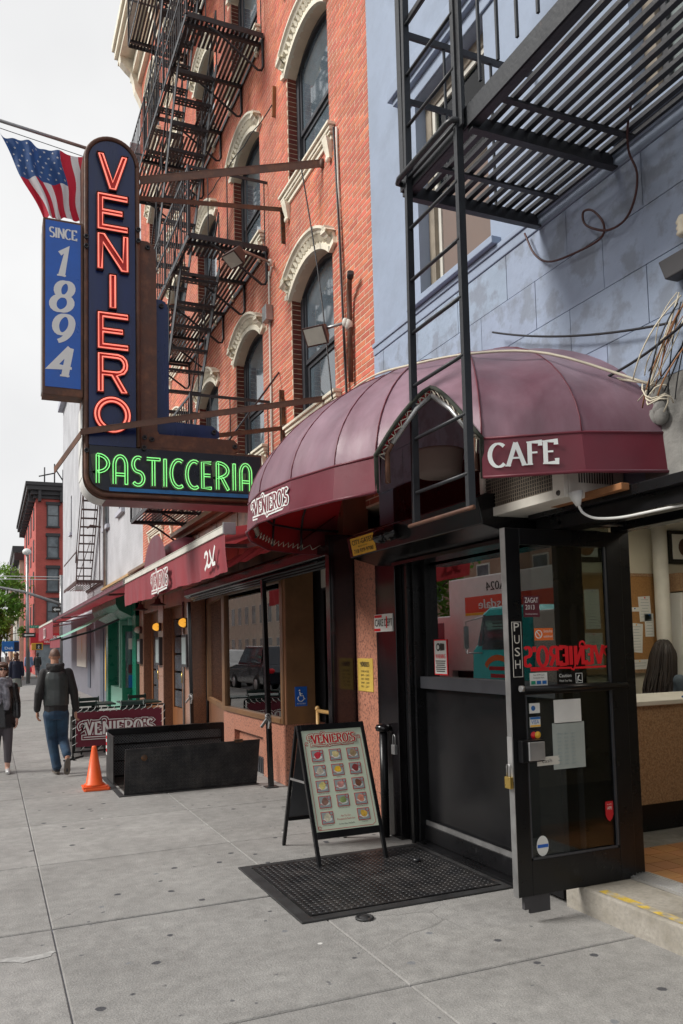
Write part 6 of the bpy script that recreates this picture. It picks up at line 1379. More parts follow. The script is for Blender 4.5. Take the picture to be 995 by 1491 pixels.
for ch, (x0, x1) in zip('PASTICCERIA', xs):
    z0, hh = 3.295, .29; wd = (x1-x0)/.68; mb = MB(); tb = MB()
    for si, s in enumerate(deco(ch)):
        pts = [(x0+px*wd, z0+pz*hh) for px, pz in s]
        ribbon(mb, pts, .062, Vector((0, FY-.012-.0006*si, 0)), Vector((1, 0, 0)), Vector((0, 0, 1)), Vector((0, -1, 0)), 0, 1., cap=.012)
        P = [Vector(p) for p in pts]; off = []
        for sg in (1, -1):
            row_ = []
            for i in range(len(P)):
                a = P[max(0, i-1)]; b = P[min(len(P)-1, i+1)]; d_ = (b-a).normalized(); n_ = Vector((-d_.y, d_.x)); p = P[i]+n_*sg*.0135; row_.append((p.x, FY-.03, p.y))
            off.append(row_)
        tb.tube(off[0], .0050, 6); tb.tube(off[1], .0050, 6)
        if si == 0: tb.tube([off[0][-1], off[1][-1]], .0050, 6)
    lt = mb.build('neon_letter', 'tray_green', ns_); tb.build('tube', 'neon_green', lt)
# braces
def brace(a, b, label, w_=.06):
    mb = MB(); a, b = V3(a), V3(b); mb.bar(a, b, .008, w_); mb.bar(a+Vector((0, .02, w_/2)), b+Vector((0, .02, w_/2)), .05, .008); mb.ellip(b, (.035, .035, .06), 8, 5); solo('sign_brace', mb, 'rust', label, 'brace', 'rusty braces of the neon sign')
brace((1.43, 8.42, 6.60), (3.29, 7.80, 6.85), 'thick rusty brace from the sign top to the nearest cream sill', .085)
brace((1.45, 8.70, 6.56), (3.29, 9.06, 6.98), 'thinner rusty brace behind, from the sign top to the brick', .05)
brace((.82, 8.36, 3.80), (3.29, 7.75, 4.22), 'long lower brown brace crossing the sign below the letter O', .06)
brace((1.7, 8.74, 3.86), (3.27, 9.16, 4.26), 'lower rear brace reaching the rusty channel', .05)
mb = MB(); mb.bar((.82, 8.36, 3.78), (.62, 9.1, 3.55), .008, .07); solo('sign_strut', mb, 'rust', 'short rusty strut behind the lower left side of the neon sign', 'strut')
# SINCE 1894 box
t = thing('since_sign', 'blue SINCE 1894 box sign fixed to the left of the neon tower', 'sign', (.65, 8.45, 4.17))
mb = MB(); mb.box(.46, 8.40, 4.17, .845, 8.62, 6.0); mb.build('box', 'rust', t, bev=.004)
mb = MB(); mb.box(.482, 8.395, 4.25, .822, 8.3995, 5.975); mb.build('face', 'sign_blue', t)
mb = MB(); glyphs(mb, 'SINCE', (.653, 8.394, 5.80), (1, 0, 0), (0, 0, 1), .105, w=.18, contrast=.45, serif=.09, centre=True, wx=.80, track=.02)
for ch, z, h, x in (('1', 5.405, .285, .555), ('8', 5.04, .31, .522), ('9', 4.71, .29, .528), ('4', 4.365, .30, .520)): glyphs(mb, ch, (x, 8.394, z), (1, 0, 0), (0, 0, 1), h, w=.235, contrast=.38, serif=.15, shear=.18, wx=.95)
mb.build('lettering', 'white_print', t)
mb = MB(); mb.box(.452, 8.43, 4.2, .459, 8.60, 5.9); mb.build('side', 'galv', t)
# flag
t = thing('flag', 'american flag bunched on a line behind the neon sign', 'flag', (.5, 8.75, 6.2))
def flagp(u, v):
    T0, T1, B0, B1 = Vector((.05, 8.75, 7.01)), Vector((.90, 8.75, 6.895)), Vector((.49, 8.75, 6.17)), Vector((.90, 8.75, 6.19))
    p = (T0+(T1-T0)*u)*(1-v)+(B0+(B1-B0)*u)*v; f = 1-u
    p.y += .05*math.sin(u*16+v*2)*(.4+.6*f)+.03*math.sin(u*34+v*7)*f-.06*u; p.z -= .03*math.sin(PI*u)*(1-v); p.x += .015*math.sin(v*9+u*5); return p
edges_u = [0, .12, .22, .33, .45, .57, .70, .84, .93, 1.0]
for k in range(len(edges_u)-1):
    a, b = edges_u[k], edges_u[k+1]; ca = .50 if b <= .71 else 0.
    if ca: mb = MB(); mb.grid(lambda u, v: flagp(a+(b-a)*u, ca*v), 6, 14); mb.build('canton', 'flag_blue', t)
    mb = MB(); mb.grid(lambda u, v: flagp(a+(b-a)*u, ca+(1-ca)*v), 6, 14); mb.build('stripe', 'flag_red' if k % 2 == 0 else 'flag_white', t)
for r in range(6):
    for c in range(6):
        u, v = .05+.112*c+(.05 if r % 2 else 0), .05+.078*r
        if u > .69: continue
        p = flagp(u, v); du = (flagp(u+.01, v)-p).normalized(); dv = (p-flagp(u, v+.01)).normalized(); n_ = du.cross(dv).normalized(); n_ = n_ if n_.y < 0 else -n_
        mb = MB(); s_ = .017; mb.add([p+n_*.004+(du*math.cos(R(90+36*k))+dv*math.sin(R(90+36*k)))*(s_ if k % 2 == 0 else s_*.42) for k in range(10)], [tuple(range(10))]); mb.build('star', 'flag_white', t)
t = thing('flag_pole', 'grey flag pole projecting from the head of the neon sign', 'flag pole', (.4, 8.75, 6.9))
mb = MB(); mb.tube([(-.9, 8.80, 7.28), (.92, 8.72, 7.02)], .018, 8); mb.build('pole', 'galv', t); mb = MB(); mb.tube([(-.1, 8.75, 7.08), (.9, 8.74, 6.93)], .004, 5); mb.build('line', 'cable_black', t)
for (a, b, lb) in (((1.2, 8.55, 7.02), (3.2, 19.2, 9.2), 'blue cable running from the sign head towards the far cornice'), ((1.3, 8.55, 6.9), (3.2, 19.2, 8.6), 'lower blue cable running from the sign head along the brick front')): path_thing('guy_cable', [a, b], .012, 'navy', lb, 'cable', 6)
# ================================================================ MENU BOARD (A-frame)
mn = thing('menu_board', 'black A-frame menu board with photos of ice cream on the pavement', 'menu board', (2.45, 5.9, 0))
FB, FT, BB = Vector((0, 5.53, 0)), Vector((0, 5.93, .985)), Vector((0, 6.31, 0)); upF = (FT-FB).normalized(); nF = Vector((1, 0, 0)).cross(upF)
xl, xr = 2.17, 2.735
for x in (xl+.014, xr-.014):
    mb = MB(); mb.bar(FB+Vector((x, 0, 0)), FT+Vector((x, 0, 0)), .028, .030, nF); mb.build('front_leg', 'steel_door', mn, bev=.003)
    mb = MB(); mb.bar(BB+Vector((x, 0, 0)), FT+Vector((x, .03, -.01)), .026, .028, nF); mb.build('rear_leg', 'steel_door', mn, bev=.003)
fs = .235/1.063; fe_ = 1.055
def onF(x, s): return FB+upF*s+Vector((x, 0, 0))
mb = MB(); mb.bar(onF(xl+.028, .225), onF(xr-.028, .225), .032, .05, upF); mb.build('panel_rail', 'steel_door', mn, bev=.003); mb = MB(); mb.bar(onF(xl+.028, 1.04), onF(xr-.028, 1.04), .032, .045, upF); mb.build('panel_rail', 'steel_door', mn, bev=.003)
mb = MB(); sheet(mb, onF((xl+xr)/2, .633), (1, 0, 0), upF, xr-xl-.056, .77, -.004, .008); pn = mb.build('menu_panel', 'menu_paper', mn)
dB = (FT-BB).normalized()
mb = MB(); mb.bar(BB+dB*.27+Vector((xl+.027, 0, 0)), BB+dB*1.0+Vector((xl+.027, 0, 0)), .002, .002) if False else mb.prism([(0, 0), (xr-xl-.056, 0), (xr-xl-.056, .74), (0, .74)], BB+dB*.26+Vector((xl+.028, 0, 0)), (1, 0, 0), dB, .006); mb.build('rear_panel', 'frame_dark', mn)
mb = MB(); mb.bar(BB+dB*.24+Vector((xl+.028, 0, 0)), BB+dB*.24+Vector((xr-.028, 0, 0)), .03, .03); mb.build('rear_rail', 'steel_door', mn)
mb = MB(); mb.bar(onF(xl+.005, .62), BB+dB*.60+Vector((xl+.005, 0, 0)), .006, .016); mb.build('hinge_stay', 'galv', mn)
mid = (xl+xr)/2
def F(x, s, l=.0): return onF(mid+x, s)+nF*(.0045+l)
logo(F(-.0, .945), (1, 0, 0), upF, .068, ['ink_red', 'menu_paper'], pn, lift=.001, layers=3)
mb = MB(); sans(mb, 'PASTICCERIA', F(-.08, .878), (1, 0, 0), upF, .009, .001, True, .11); sans(mb, '& CAFE', F(.10, .884), (1, 0, 0), upF, .009, .001, True, .06)
ribbon(mb, [(-.215, .92), (-.235, .90), (-.235, .28), (-.21, .262), (.21, .262), (.235, .28), (.235, .94), (.215, .955), (.17, .955)], .0035, onF(mid, 0)+nF*.0055, Vector((1, 0, 0)), upF, nF, 0)
for (cx, cs) in ((-.222, .912), (-.222, .275), (.222, .945)): ribbon(mb, arc(cx, cs, .014, .014, 0, 330, 10), .004, onF(mid, 0)+nF*.006, Vector((1, 0, 0)), upF, nF, 0)
mb.build('red_border', 'ink_red', pn)
names = ['STRAWBERRY ICE', 'VANILLA ICE', 'ESPRESSO GELATO', 'TORTA GELATO', 'MANGO', 'SORBET', 'LEMON ICE', 'STRAWBERRY GELATO', 'CHOCOLATE ICE', 'CHOCOLATE GELATO', 'PISTACHIO GELATO', 'WATERMELON ICE', 'VANILLA GELATO', '', 'SPUMONI']
cols = [(.55, .03, .05), (.62, .52, .25), (.35, .25, .14), (.55, .48, .38), (.75, .45, .03), (.25, .04, .04), (.62, .55, .20), (.60, .28, .25), (.18, .07, .04), (.24, .13, .10), (.25, .33, .12), (.62, .24, .16), (.58, .54, .40), None, (.65, .40, .06)]
for k in range(15):
    if cols[k] is None: continue
    r, c = divmod(k, 3); x, s = -.148+.148*c, .815-r*.117
    mb = MB(); sheet(mb, F(x, s), (1, 0, 0), upF, .100, .090, .0, .001); ph = mb.build('photo_border', 'ink_red', pn)
    mb = MB(); sheet(mb, F(x, s, .0012), (1, 0, 0), upF, .090, .080, .0, .0008); mb.build('photo', 'photo_grey', ph)
    mt = pm('scoop%d' % k, cols[k], rough=.5, var=.35, scale=40)
    mb = MB(); q0 = F(x, s, .0025)
    mb.add([q0+Vector((1, 0, 0))*(.036*math.cos(a))+upF*(-.012+.016*math.sin(a)) for a in [2*PI*j/14 for j in range(14)]], [tuple(range(14))]); mb.build('dish', 'paper', ph)
    mb = MB(); mb.add([q0+nF*.0006+Vector((1, 0, 0))*(.027*math.cos(a)*(1+.12*math.sin(3*a+k)))+upF*(.004+.027*math.sin(a)*(1+.15*math.sin(2*a+k*2))) for a in [2*PI*j/18 for j in range(18)]], [tuple(range(18))]); mb.build('scoop', mt, ph)
    mb = MB(); ribbon(mb, arc(-.035, -.030, .016, .014, 0, 200, 6), .004, q0, Vector((1, 0, 0)), upF, nF, .0012); mb.build('swirl', 'ink_red', ph); mb = MB(); ribbon(mb, arc(.035, .030, .016, .014, 0, -250, 6), .004, q0, Vector((1, 0, 0)), upF, nF, .0012); mb.build('swirl', 'ink_red', ph)
    mb = MB(); sans(mb, names[k], F(x, s-.058), (1, 0, 0), upF, .0075, .001, True, .09 if len(names[k]) > 8 else None); mb.build('caption', 'ink', ph)
mb = MB(); sans(mb, 'Also Try Our', F(.0, .345), (1, 0, 0), upF, .013, .001, True, .08); sans(mb, 'Pineapple & Peach Ices', F(.0, .322), (1, 0, 0), upF, .013, .001, True, .145); mb.build('red_note', 'ink_red', pn)
mb = MB(); sans(mb, 'Cones Also Available', F(.0, .288), (1, 0, 0), upF, .012, .001, True, .13); mb.build('black_note', 'ink', pn)
# ================================================================ RAISED CELLAR HATCH
h = thing('cellar_hatch', 'open cellar hatch with a raised black diamond plate leaf and mesh guard', 'cellar hatch', (2.1, 9.9, 0))
mb = MB(); mb.prism([(1.36, .0), (2.88, .0), (2.93, .515), (1.375, .505)], (0, 9.27, 0), (1, 0, 0), (0, 0, 1), .02); fl_ = mb.build('front_leaf', 'plate', h, bev=.003)
mb = MB(); diamond_field(mb, (1.39, 9.2495, .015), (1, 0, 0), (0, 0, 1), 1.48, .48); mb.build('tread_studs', 'plate', fl_, kind='stuff')
mb = MB(); mb.lathe([(0, 0), (.035, 0), (.035, .006), (.02, .010), (0, .010)], (1.58, 9.249, .40), 14, (0, -1, 0)); mb.build('lock_rose', 'rust_old', fl_)
mb = MB(); mb.box(2.62, 9.247, .495, 2.72, 9.285, .53); mb.build('hook', 'rust_old', fl_)
mb = MB(); mb.box(1.37, 10.62, .53, 2.86, 10.72, .61); mb.box(1.37, 10.64, .40, 2.86, 10.70, .425); mb.box(1.37, 10.64, .20, 2.86, 10.70, .215); mb.box(1.37, 10.64, .0, 2.86, 10.70, .03); mb.box(1.36, 10.63, 0, 1.40, 10.71, .60); mb.box(2.83, 10.63, 0, 2.87, 10.71, .60); gd = mb.build('rear_guard', 'steel_door', h, bev=.003)
mb = MB()
for k in range(-14, 44):
    for sg in (1, -1):
        x0 = 1.40+k*.034; x1 = x0+.53*.9*sg if sg > 0 else x0+.48
        a, b = (x0, .03) if sg > 0 else (x0+.48, .03), (x0+.48, .53) if sg > 0 else (x0, .53)
        # clip to the guard
        (ax, az), (bx_, bz_) = a, b; lo, hi = 1.40, 2.83
        if max(ax, bx_) < lo or min(ax, bx_) > hi: continue
        def cl(px, pz, qx, qz):
            if px < lo: t_ = (lo-px)/(qx-px); return lo, pz+(qz-pz)*t_
            if px > hi: t_ = (hi-px)/(qx-px); return hi, pz+(qz-pz)*t_
            return px, pz
        ax2, az2 = cl(ax, az, bx_, bz_); bx2, bz2 = cl(bx_, bz_, ax, az)
        mb.bar((ax2, 10.655+.002*sg, az2), (bx2, 10.655+.002*sg, bz2), .011, .003, (0, 1, 0))
mb.build('mesh', 'galv_dark', gd, kind='stuff')
mb = MB(); mb.box(1.40, 10.685, .03, 2.83, 10.695, .53); mb.build('backing', 'steel_door', gd)
mb = MB(); mb.box(1.345, 10.0, .02, 1.359, 10.62, .58); sdp = mb.build('side_leaf', 'plate', h)
for k in range(7):
    mb = MB(); mb.box(1.343, 10.55, .30+k*.04, 1.3455, 10.622, .335+k*.04); mb.box(1.345, 10.621, .30+k*.04, 1.40, 10.6245, .335+k*.04); mb.build('stripe', 'vinyl_red' if k % 2 else 'paper', sdp)
mb = MB(); mb.box(1.30, 9.20, -.01, 1.36, 10.76, .008); mb.box(1.36, 9.20, -.01, 2.90, 9.248, .008); mb.build('kerb_frame', 'plate_rim', h)
mb = MB(); mb.box(1.40, 9.29, -.011, 2.83, 10.60, .004); mb.build('shaft', 'ink', h)  # flat black sheet; the darkness of the open shaft is only its colour
# ================================================================ CONE, BANNER BARRIERS, CHAIRS
t = thing('traffic_cone', 'orange traffic cone beside the open cellar hatch', 'traffic cone', (1.115, 9.87, 0))
mb = MB(); mb.prism([(x+.02*math.cos(0), y) for x, y in [(.985, 9.75), (1.245, 9.75), (1.262, 9.77), (1.262, 9.97), (1.245, 9.99), (.985, 9.99), (.968, 9.97), (.968, 9.77)]], (0, 0, 0), (1, 0, 0), (0, 1, 0), .03); mb.build('base', 'cone_orange', t, bev=.006)
mb = MB(); mb.box(.98, 9.76, .030, 1.25, 9.98, .052); mb.build('second_base', 'cone_orange', t, bev=.006)
mb = MB(); mb.lathe([(.115, .052), (.112, .072), (.095, .080), (.028, .485), (.024, .50), (0, .503)], (1.115, 9.87, 0), 28); mb.build('cone', 'cone_orange', t)
bn = thing('banner_barrier', 'maroon cloth barrier with the white logo laced to a black frame', 'barrier', (1.8, 12.8, 0))
mb = MB()
for x in (1.14, 2.50): mb.bar((x, 12.8, .0), (x, 12.8, .74), .025, .025)
mb.bar((1.14, 12.8, .73), (2.50, 12.8, .75), .025, .025); mb.bar((1.14, 12.8, .10), (2.50, 12.8, .12), .025, .025); mb.bar((1.0, 12.6, .012), (1.0+.3, 13.0, .012), .03, .02); mb.bar((1.14, 12.62, .012), (1.14, 12.98, .012), .03, .02); mb.bar((2.5, 12.62, .012), (2.5, 12.98, .012), .03, .02); mb.build('frame', 'steel_door', bn)
mb = MB(); mb.grid(lambda u, v: Vector((1.18+1.28*u, 12.79-.006*math.sin(u*9)*math.sin(PI*v), .17+.52*v+.012*u)), 20, 6); cl_ = mb.build('cloth', 'banner_red', bn)
logo((1.80, 12.768, .44), (1, 0, 0), (0, 0, 1), .19, ['white_print', 'banner_red'], cl_, lift=.006, layers=3)
mb = MB()
for k in range(14): x = 1.20+k*.094; mb.tube([(x, 12.78, .685), (x+.06, 12.775, .72), (x+.075, 12.79, .755)], .0038, 5)
for k in range(4): mb.tube([(2.44, 12.775, .24+k*.12), (2.51, 12.775, .30+k*.12)], .0038, 5); mb.tube([(1.20, 12.775, .24+k*.12), (1.13, 12.775, .20+k*.12)], .0038, 5)
for k in range(5): mb.tube([(1.3+k*.25, 12.775, .175), (1.25+k*.25, 12.775, .12)], .0038, 5)
mb.build('lacing', 'white_print', bn)
bs = thing('banner_barrier', 'maroon side barrier running along the pavement behind the walking man', 'barrier', (1.08, 14.4, 0))
mb = MB()
for y in (12.95, 15.9): mb.bar((1.07, y, 0), (1.07, y, .74), .025, .025)
mb.bar((1.07, 12.95, .73), (1.07, 15.9, .73), .025, .025); mb.bar((1.07, 12.95, .11), (1.07, 15.9, .11), .025, .025); mb.build('frame', 'steel_door', bs)
mb = MB(); mb.grid(lambda u, v: Vector((1.06, 13.0+2.85*u, .17+.52*v)), 12, 4); cl_ = mb.build('cloth', 'banner_red', bs); logo((1.05, 14.4, .44), (0, -1, 0), (0, 0, 1), .2, ['white_print', 'banner_red'], cl_, lift=.004, layers=2)
def cafe_chair(x, y, rz, label):
    t = thing('cafe_chair', label, 'chair', (0, 0, 0), 'green chairs behind the cloth barrier')
    for (dx, dy, hh) in ((-.18, -.18, .43), (.18, -.18, .43), (-.18, .18, .80), (.18, .18, .80)):
        mb = MB(); mb.tube([(dx, dy, 0), (dx*.97, dy, .43), (dx*.97, dy*1.15 if hh > .5 else dy, hh)], .012, 6); mb.build('leg', 'chair_green', t)
    for k in range(5): mb = MB(); mb.box(-.19, -.18+k*.078, .43, .19, -.18+k*.078+.055, .445); mb.build('seat_slat', 'chair_green', t)
    for k in range(3): mb = MB(); mb.box(-.19, .195, .54+k*.09, .19, .21, .60+k*.09); mb.build('back_slat', 'chair_green', t)
    t.location = (x, y, 0); t.rotation_euler.z = rz; return t
c0 = cafe_chair(1.45, 13.5, 0.2, 'green slatted chair nearest the corner of the cloth barrier')
dup(c0, (2.15, 13.55, 0), 'green slatted chair behind the middle of the cloth barrier', 2.9); dup(c0, (1.55, 15.2, 0), 'farther green slatted chair beside the side barrier', 3.4); dup(c0, (2.55, 15.0, 0), 'green slatted chair nearest the wooden doors', 0.4)
def cafe_table(x, y, label):
    t = thing('cafe_table', label, 'table', (x, y, 0), 'green tables behind the cloth barrier')
    mb = MB(); mb.box(x-.33, y-.33, .70, x+.33, y+.33, .725); mb.build('top', 'chair_green', t, bev=.006)
    mb = MB(); mb.tube([(x, y, .02), (x, y, .70)], .03, 8); mb.lathe([(0, 0), (.2, 0), (.2, .015), (.04, .03)], (x, y, 0), 14); mb.build('pedestal', 'chair_green', t)
cafe_table(1.6, 14.3, 'dark green cafe table nearest the side barrier'); cafe_table(2.35, 14.25, 'dark green cafe table nearest the granite pier')
# ================================================================ GREY CORNER BUILDING AND GREEN SHOP
gb = thing('grey_building', 'pale grey painted brick corner building beyond the pastry shop', 'building', (3.3, 30, 0))
GW = [(22.2, 23.2, 5.45, 7.3), (25.2, 26.2, 5.45, 7.3), (37.6, 38.1, 6.9, 8.6), (22.2, 23.2, 8.6, 10.4), (25.2, 26.2, 8.6, 10.4)]
mb = MB(); wall_holes(mb, 3.30, 3.7, 19.31, 42.4, 3.0, 13.7, GW); mb.box(3.70, 19.31, 3.0, 12, 19.36, 13.7); mb.box(3.7, 42.3, 0, 12, 42.4, 13.7); mb.build('wall', 'grey_brick_wall', gb)
mb = MB(); mb.box(3.30, 24.7, 0, 3.7, 42.4, 3.0); mb.build('ground_floor_wall', 'grey_dark', gb)
mb = MB(); mb.box(3.72, 19.4, 3.0, 3.76, 42.2, 13.6); mb.build('inner_wall', 'dark_trim', gb)
mb = MB(); mb.box(3.05, 19.31, 13.7, 3.8, 42.5, 14.0); mb.build('parapet', 'grey_brick', gb)
for (y0, y1, z0, z1) in GW:
    mb = MB(); mb.box(3.42, y0, z0, 3.48, y0+.07, z1); mb.box(3.42, y1-.07, z0, 3.48, y1, z1); mb.box(3.42, y0+.07, z0, 3.48, y1-.07, z0+.06); mb.box(3.42, y0+.07, z1-.06, 3.48, y1-.07, z1); mb.box(3.42, y0+.07, (z0+z1)/2-.03, 3.48, y1-.07, (z0+z1)/2+.03); w_ = mb.build('window', 'frame_dark', gb)
    mb = MB(); mb.box(3.45, y0+.07, z0+.06, 3.455, y1-.07, z1-.06); mb.build('pane', 'pane_far', w_)
    mb = MB(); mb.box(3.20, y0-.12, z0-.12, 3.45, y1+.12, z0); mb.build('sill', 'grey_brick', w_)
for (y0, y1, z0, z1, mt) in ((26.5, 27.3, .0, 2.3, 'blue_dark'), (30.2, 31.0, .3, 2.4, 'blue_dark'), (31.6, 35.0, 1.0, 2.6, 'off_white')):
    mb = MB(); mb.box(3.27, y0, z0, 3.299, y1, z1); mb.build('boarded_opening', mt, gb)
mb = MB(); mb.prism([(.0, 0), (.10, .02), (.16, .9), (.05, 1.75), (-.04, 1.2)], (3.296, 26.2, .35), (0, -1, 0), (0, 0, 1), .003); mb.prism([(.4, 0), (.5, .1), (.46, .7), (.36, .5)], (3.266, 33.4, 1.5), (0, -1, 0), (0, 0, 1), .003); mb.build('graffiti', 'yellow_chalk', gb)
mb = MB(); mb.tube([(3.22, 25.6, 3.1), (3.22, 25.6, 13.6)], .06, 10); mb.build('downpipe', 'galv', gb)
mb = MB(); mb.tube([(3.22, 26.6, 5.55), (2.9, 26.6, 5.6), (2.8, 26.6, 5.5)], .03, 8); mb.build('vent_pipe', 'iron_brown', gb)
# green shop front
gs = thing('green_shopfront', 'glossy green shopfront with an open door beside the pastry shop', 'shopfront', (3.3, 22, 0))
wbox('pilaster', 'green_paint', (3.12, 19.33, 0, 3.6, 19.85, 2.75), parent=gs, bev=.01); wbox('pilaster', 'green_paint', (3.12, 24.2, 0, 3.6, 24.65, 2.75), parent=gs, bev=.01)
wbox('fascia', 'green_paint', (3.10, 19.33, 2.40, 3.6, 24.65, 2.95), parent=gs, bev=.01)
mb = MB(); mb.prism([(3.10, 2.40), (2.80, 2.55), (2.72, 2.70), (2.72, 2.88), (2.82, 2.97), (3.10, 2.97)], (0, 24.6, 0), (1, 0, 0), (0, 0, 1), 4.9); mb.build('canopy_box', 'green_paint', gs, bev=.008)
wbox('bulkhead', 'green_pale', (3.2, 20.9, 0, 3.5, 24.2, .6), (3.2, 22.4, .6, 3.5, 22.6, 2.4), (3.2, 20.9, .6, 3.5, 21.02, 2.4), parent=gs, bev=.006)
mb = MB(); mb.box(3.38, 21.02, .6, 3.39, 24.2, 2.4); mb.build('pane', 'pane', gs)
dr = wbox('door', 'green_paint', (2.9, 19.95, .02, 2.98, 20.0, 2.2), (3.52, 19.95, .02, 3.6, 20.0, 2.2), (2.98, 19.95, .02, 3.52, 20.0, .7), (2.98, 19.95, 2.05, 3.52, 20.0, 2.2), parent=gs); mb = MB(); mb.box(2.98, 19.965, .7, 3.52, 19.985, 2.05); mb.build('pane', 'pane', dr)
for (z, mt, hh) in ((1.75, 'paper', .26), (1.15, 'maroon_print', .2), (.85, 'transit_blue', .3)): mb = MB(); sheet(mb, (3.2, 19.945, z), (1, 0, 0), (0, 0, 1), .3, hh); mb.build('poster', mt, dr)
wbox('inner_floor', 'dark_trim', (3.5, 19.4, 0, 6, 24.6, .05), (5.9, 19.4, 0, 6, 24.6, 2.4), parent=gs)
t = thing('shop_sign', 'cream sign board with orange lettering above the green shop', 'sign', (3.15, 22.3, 3.0))
mb = MB(); mb.box(3.14, 19.4, 3.02, 3.28, 25.6, 3.44); mb.build('board', 'off_white', t); mb = MB(); mb.box(3.10, 19.36, 3.44, 3.29, 25.64, 3.50); mb.box(3.10, 19.36, 2.97, 3.29, 25.64, 3.02); mb.build('frame', 'wood_light', t)
mb = MB(); sans(mb, 'JIMMY', (3.14, 22.4, 3.10), (0, -1, 0), (0, 0, 1), .27, .003, True, 5.2, 3); mb.build('lettering', 'orange_print', t)
t = thing('green_awning', 'pale green awning reaching out from the green shop', 'awning', (2.4, 23, 2))
mb = MB(); mb.grid(lambda u, v: Vector((1.62+1.5*v, 21.6+3.6*u, 1.95+.80*v-.05*math.sin(PI*v))), 12, 8); mb.build('cloth', 'mint_fabric', t)
mb = MB(); mb.grid(lambda u, v: Vector((1.61+.01*math.sin(u*30)*v, 21.6+3.6*u, 1.95-.24*v)), 20, 3); mb.build('valance', 'awning_red', t)
mb = MB(); mb.tube([(1.62, 21.6, 1.95), (1.62, 25.2, 1.95)], .03, 8); mb.bar((1.65, 21.7, 1.90), (2.45, 21.9, 2.12), .05, .05); mb.bar((2.45, 21.9, 2.12), (3.1, 21.7, 2.42), .05, .05); mb.build('arms', 'iron', t)
# grey building's fire escape
gf = thing('fire_escape', 'rust brown fire escape stair on the grey building', 'fire escape', (2.9, 27.5, 3.7))
mb = MB(); mb.bar((2.48, 26.6, 3.80), (2.48, 31.4, 3.80), .02, .10); mb.bar((3.26, 26.6, 3.80), (3.26, 31.4, 3.80), .02, .10); mb.bar((2.48, 26.6, 3.80), (3.28, 26.6, 3.80), .02, .10); pf = mb.build('platform', 'iron_brown', gf)
for k in range(9): mb = MB(); mb.bar((2.52+.09*k, 26.6, 3.83), (2.52+.09*k, 31.4, 3.83), .035, .012); mb.build('slat', 'iron_brown', pf)
mb = MB()
for x in (2.72, 3.22): mb.bar((x, 26.9, 6.9), (x, 29.6, 3.84), .02, .14); mb.bar((x, 26.9, 7.7), (x, 29.6, 4.7), .025, .03)
mb.bar((2.48, 26.6, 4.75), (2.48, 31.4, 4.75), .02, .04); mb.bar((2.48, 26.6, 3.8), (2.48, 26.6, 4.8), .03, .03); mb.bar((2.72, 26.9, 3.85), (2.72, 26.9, 7.7), .03, .03); mb.bar((3.22, 26.9, 3.85), (3.22, 26.9, 7.7), .03, .03); mb.bar((2.48, 26.6, 3.75), (2.9, 26.6, 5.1), .03, .02); sr = mb.build('stringers', 'iron_brown', gf)
for k in range(12): f = (k+.5)/12; mb = MB(); mb.box(2.73, 26.9+2.7*f-.10, 6.9-3.06*f-.03, 3.21, 26.9+2.7*f+.10, 6.9-3.06*f); mb.build('tread', 'iron_brown', sr)
t = thing('cctv_lamp', 'small floodlight hanging under the brown fire escape', 'floodlight', (2.6, 26.5, 3.6)); mb = MB(); mb.box(2.42, 26.4, 3.50, 2.66, 26.6, 3.64); mb.build('housing', 'galv', t, bev=.01)
# ================================================================ FAR END OF THE STREET
rd = thing('red_building', 'red brick corner building with black cornice across the side street', 'building', (5, 62, 0))
mb = MB(); mb.box(2.95, 62, 0, 14, 84, 12.75); mb.build('wall', 'red_brick_wall', rd)
mb = MB()
for (o_, z0, z1) in ((.15, 12.75, 13.0), (.35, 13.0, 13.3), (.62, 13.3, 13.62), (.72, 13.62, 13.86)): mb.box(2.95-o_, 62-o_, z0, 14, 84, z1)
mb.build('cornice', 'dark_trim', rd)
for k in range(12): mb = MB(); mb.box(2.45, 62.3+k*1.8, 12.55, 2.95, 62.5+k*1.8, 13.3); mb.build('bracket', 'dark_trim', rd)
for k in range(3): mb = MB(); mb.box(3.1+k*1.5, 61.45, 12.5, 3.3+k*1.5, 62, 13.3); mb.build('bracket', 'dark_trim', rd)
for (z0, z1) in ((10.75, 12.3), (8.45, 10.0), (6.0, 7.65), (3.75, 5.3)):
    for x in (3.75, 5.6):
        mb = MB(); mb.box(x-.05, 61.90, z0, x+.03, 62.02, z1); mb.box(x+.72, 61.90, z0, x+.80, 62.02, z1); mb.box(x-.12, 61.82, z1, x+.88, 62.02, z1+.22); mb.box(x-.10, 61.84, z0-.12, x+.85, 62.02, z0); mb.box(x+.03, 61.93, (z0+z1)/2-.03, x+.72, 62.02, (z0+z1)/2+.03); w_ = mb.build('window', 'dark_trim', rd)
        mb = MB(); mb.box(x+.03, 61.96, z0, x+.72, 61.97, z1); mb.build('pane', 'pane_far', w_)
for f in range(4):
    for k in range(4): mb = MB(); mb.box(2.90, 64+k*4.5, 3.6+f*2.4, 2.96, 65.1+k*4.5, 5.2+f*2.4); mb.build('window', 'dark_trim', rd)
mb = MB(); mb.box(2.6, 61.5, 2.15, 6.8, 62, 2.95); ss_ = mb.build('shop_sign', 'ink_red', rd); mb = MB(); sans(mb, 'Mission', (4.4, 61.5, 2.55), (1, 0, 0), (0, 0, 1), .32, .01, True, 1.8, 1); sans(mb, 'VINTAGE & NEW', (4.4, 61.5, 2.25), (1, 0, 0), (0, 0, 1), .17, .01, True, 1.8); mb.build('lettering', 'white_print', ss_)
mb = MB(); mb.box(3.0, 61.7, 0, 6.6, 62.02, 2.15); mb.build('shop_window', 'pane_far', rd)
mb = MB()
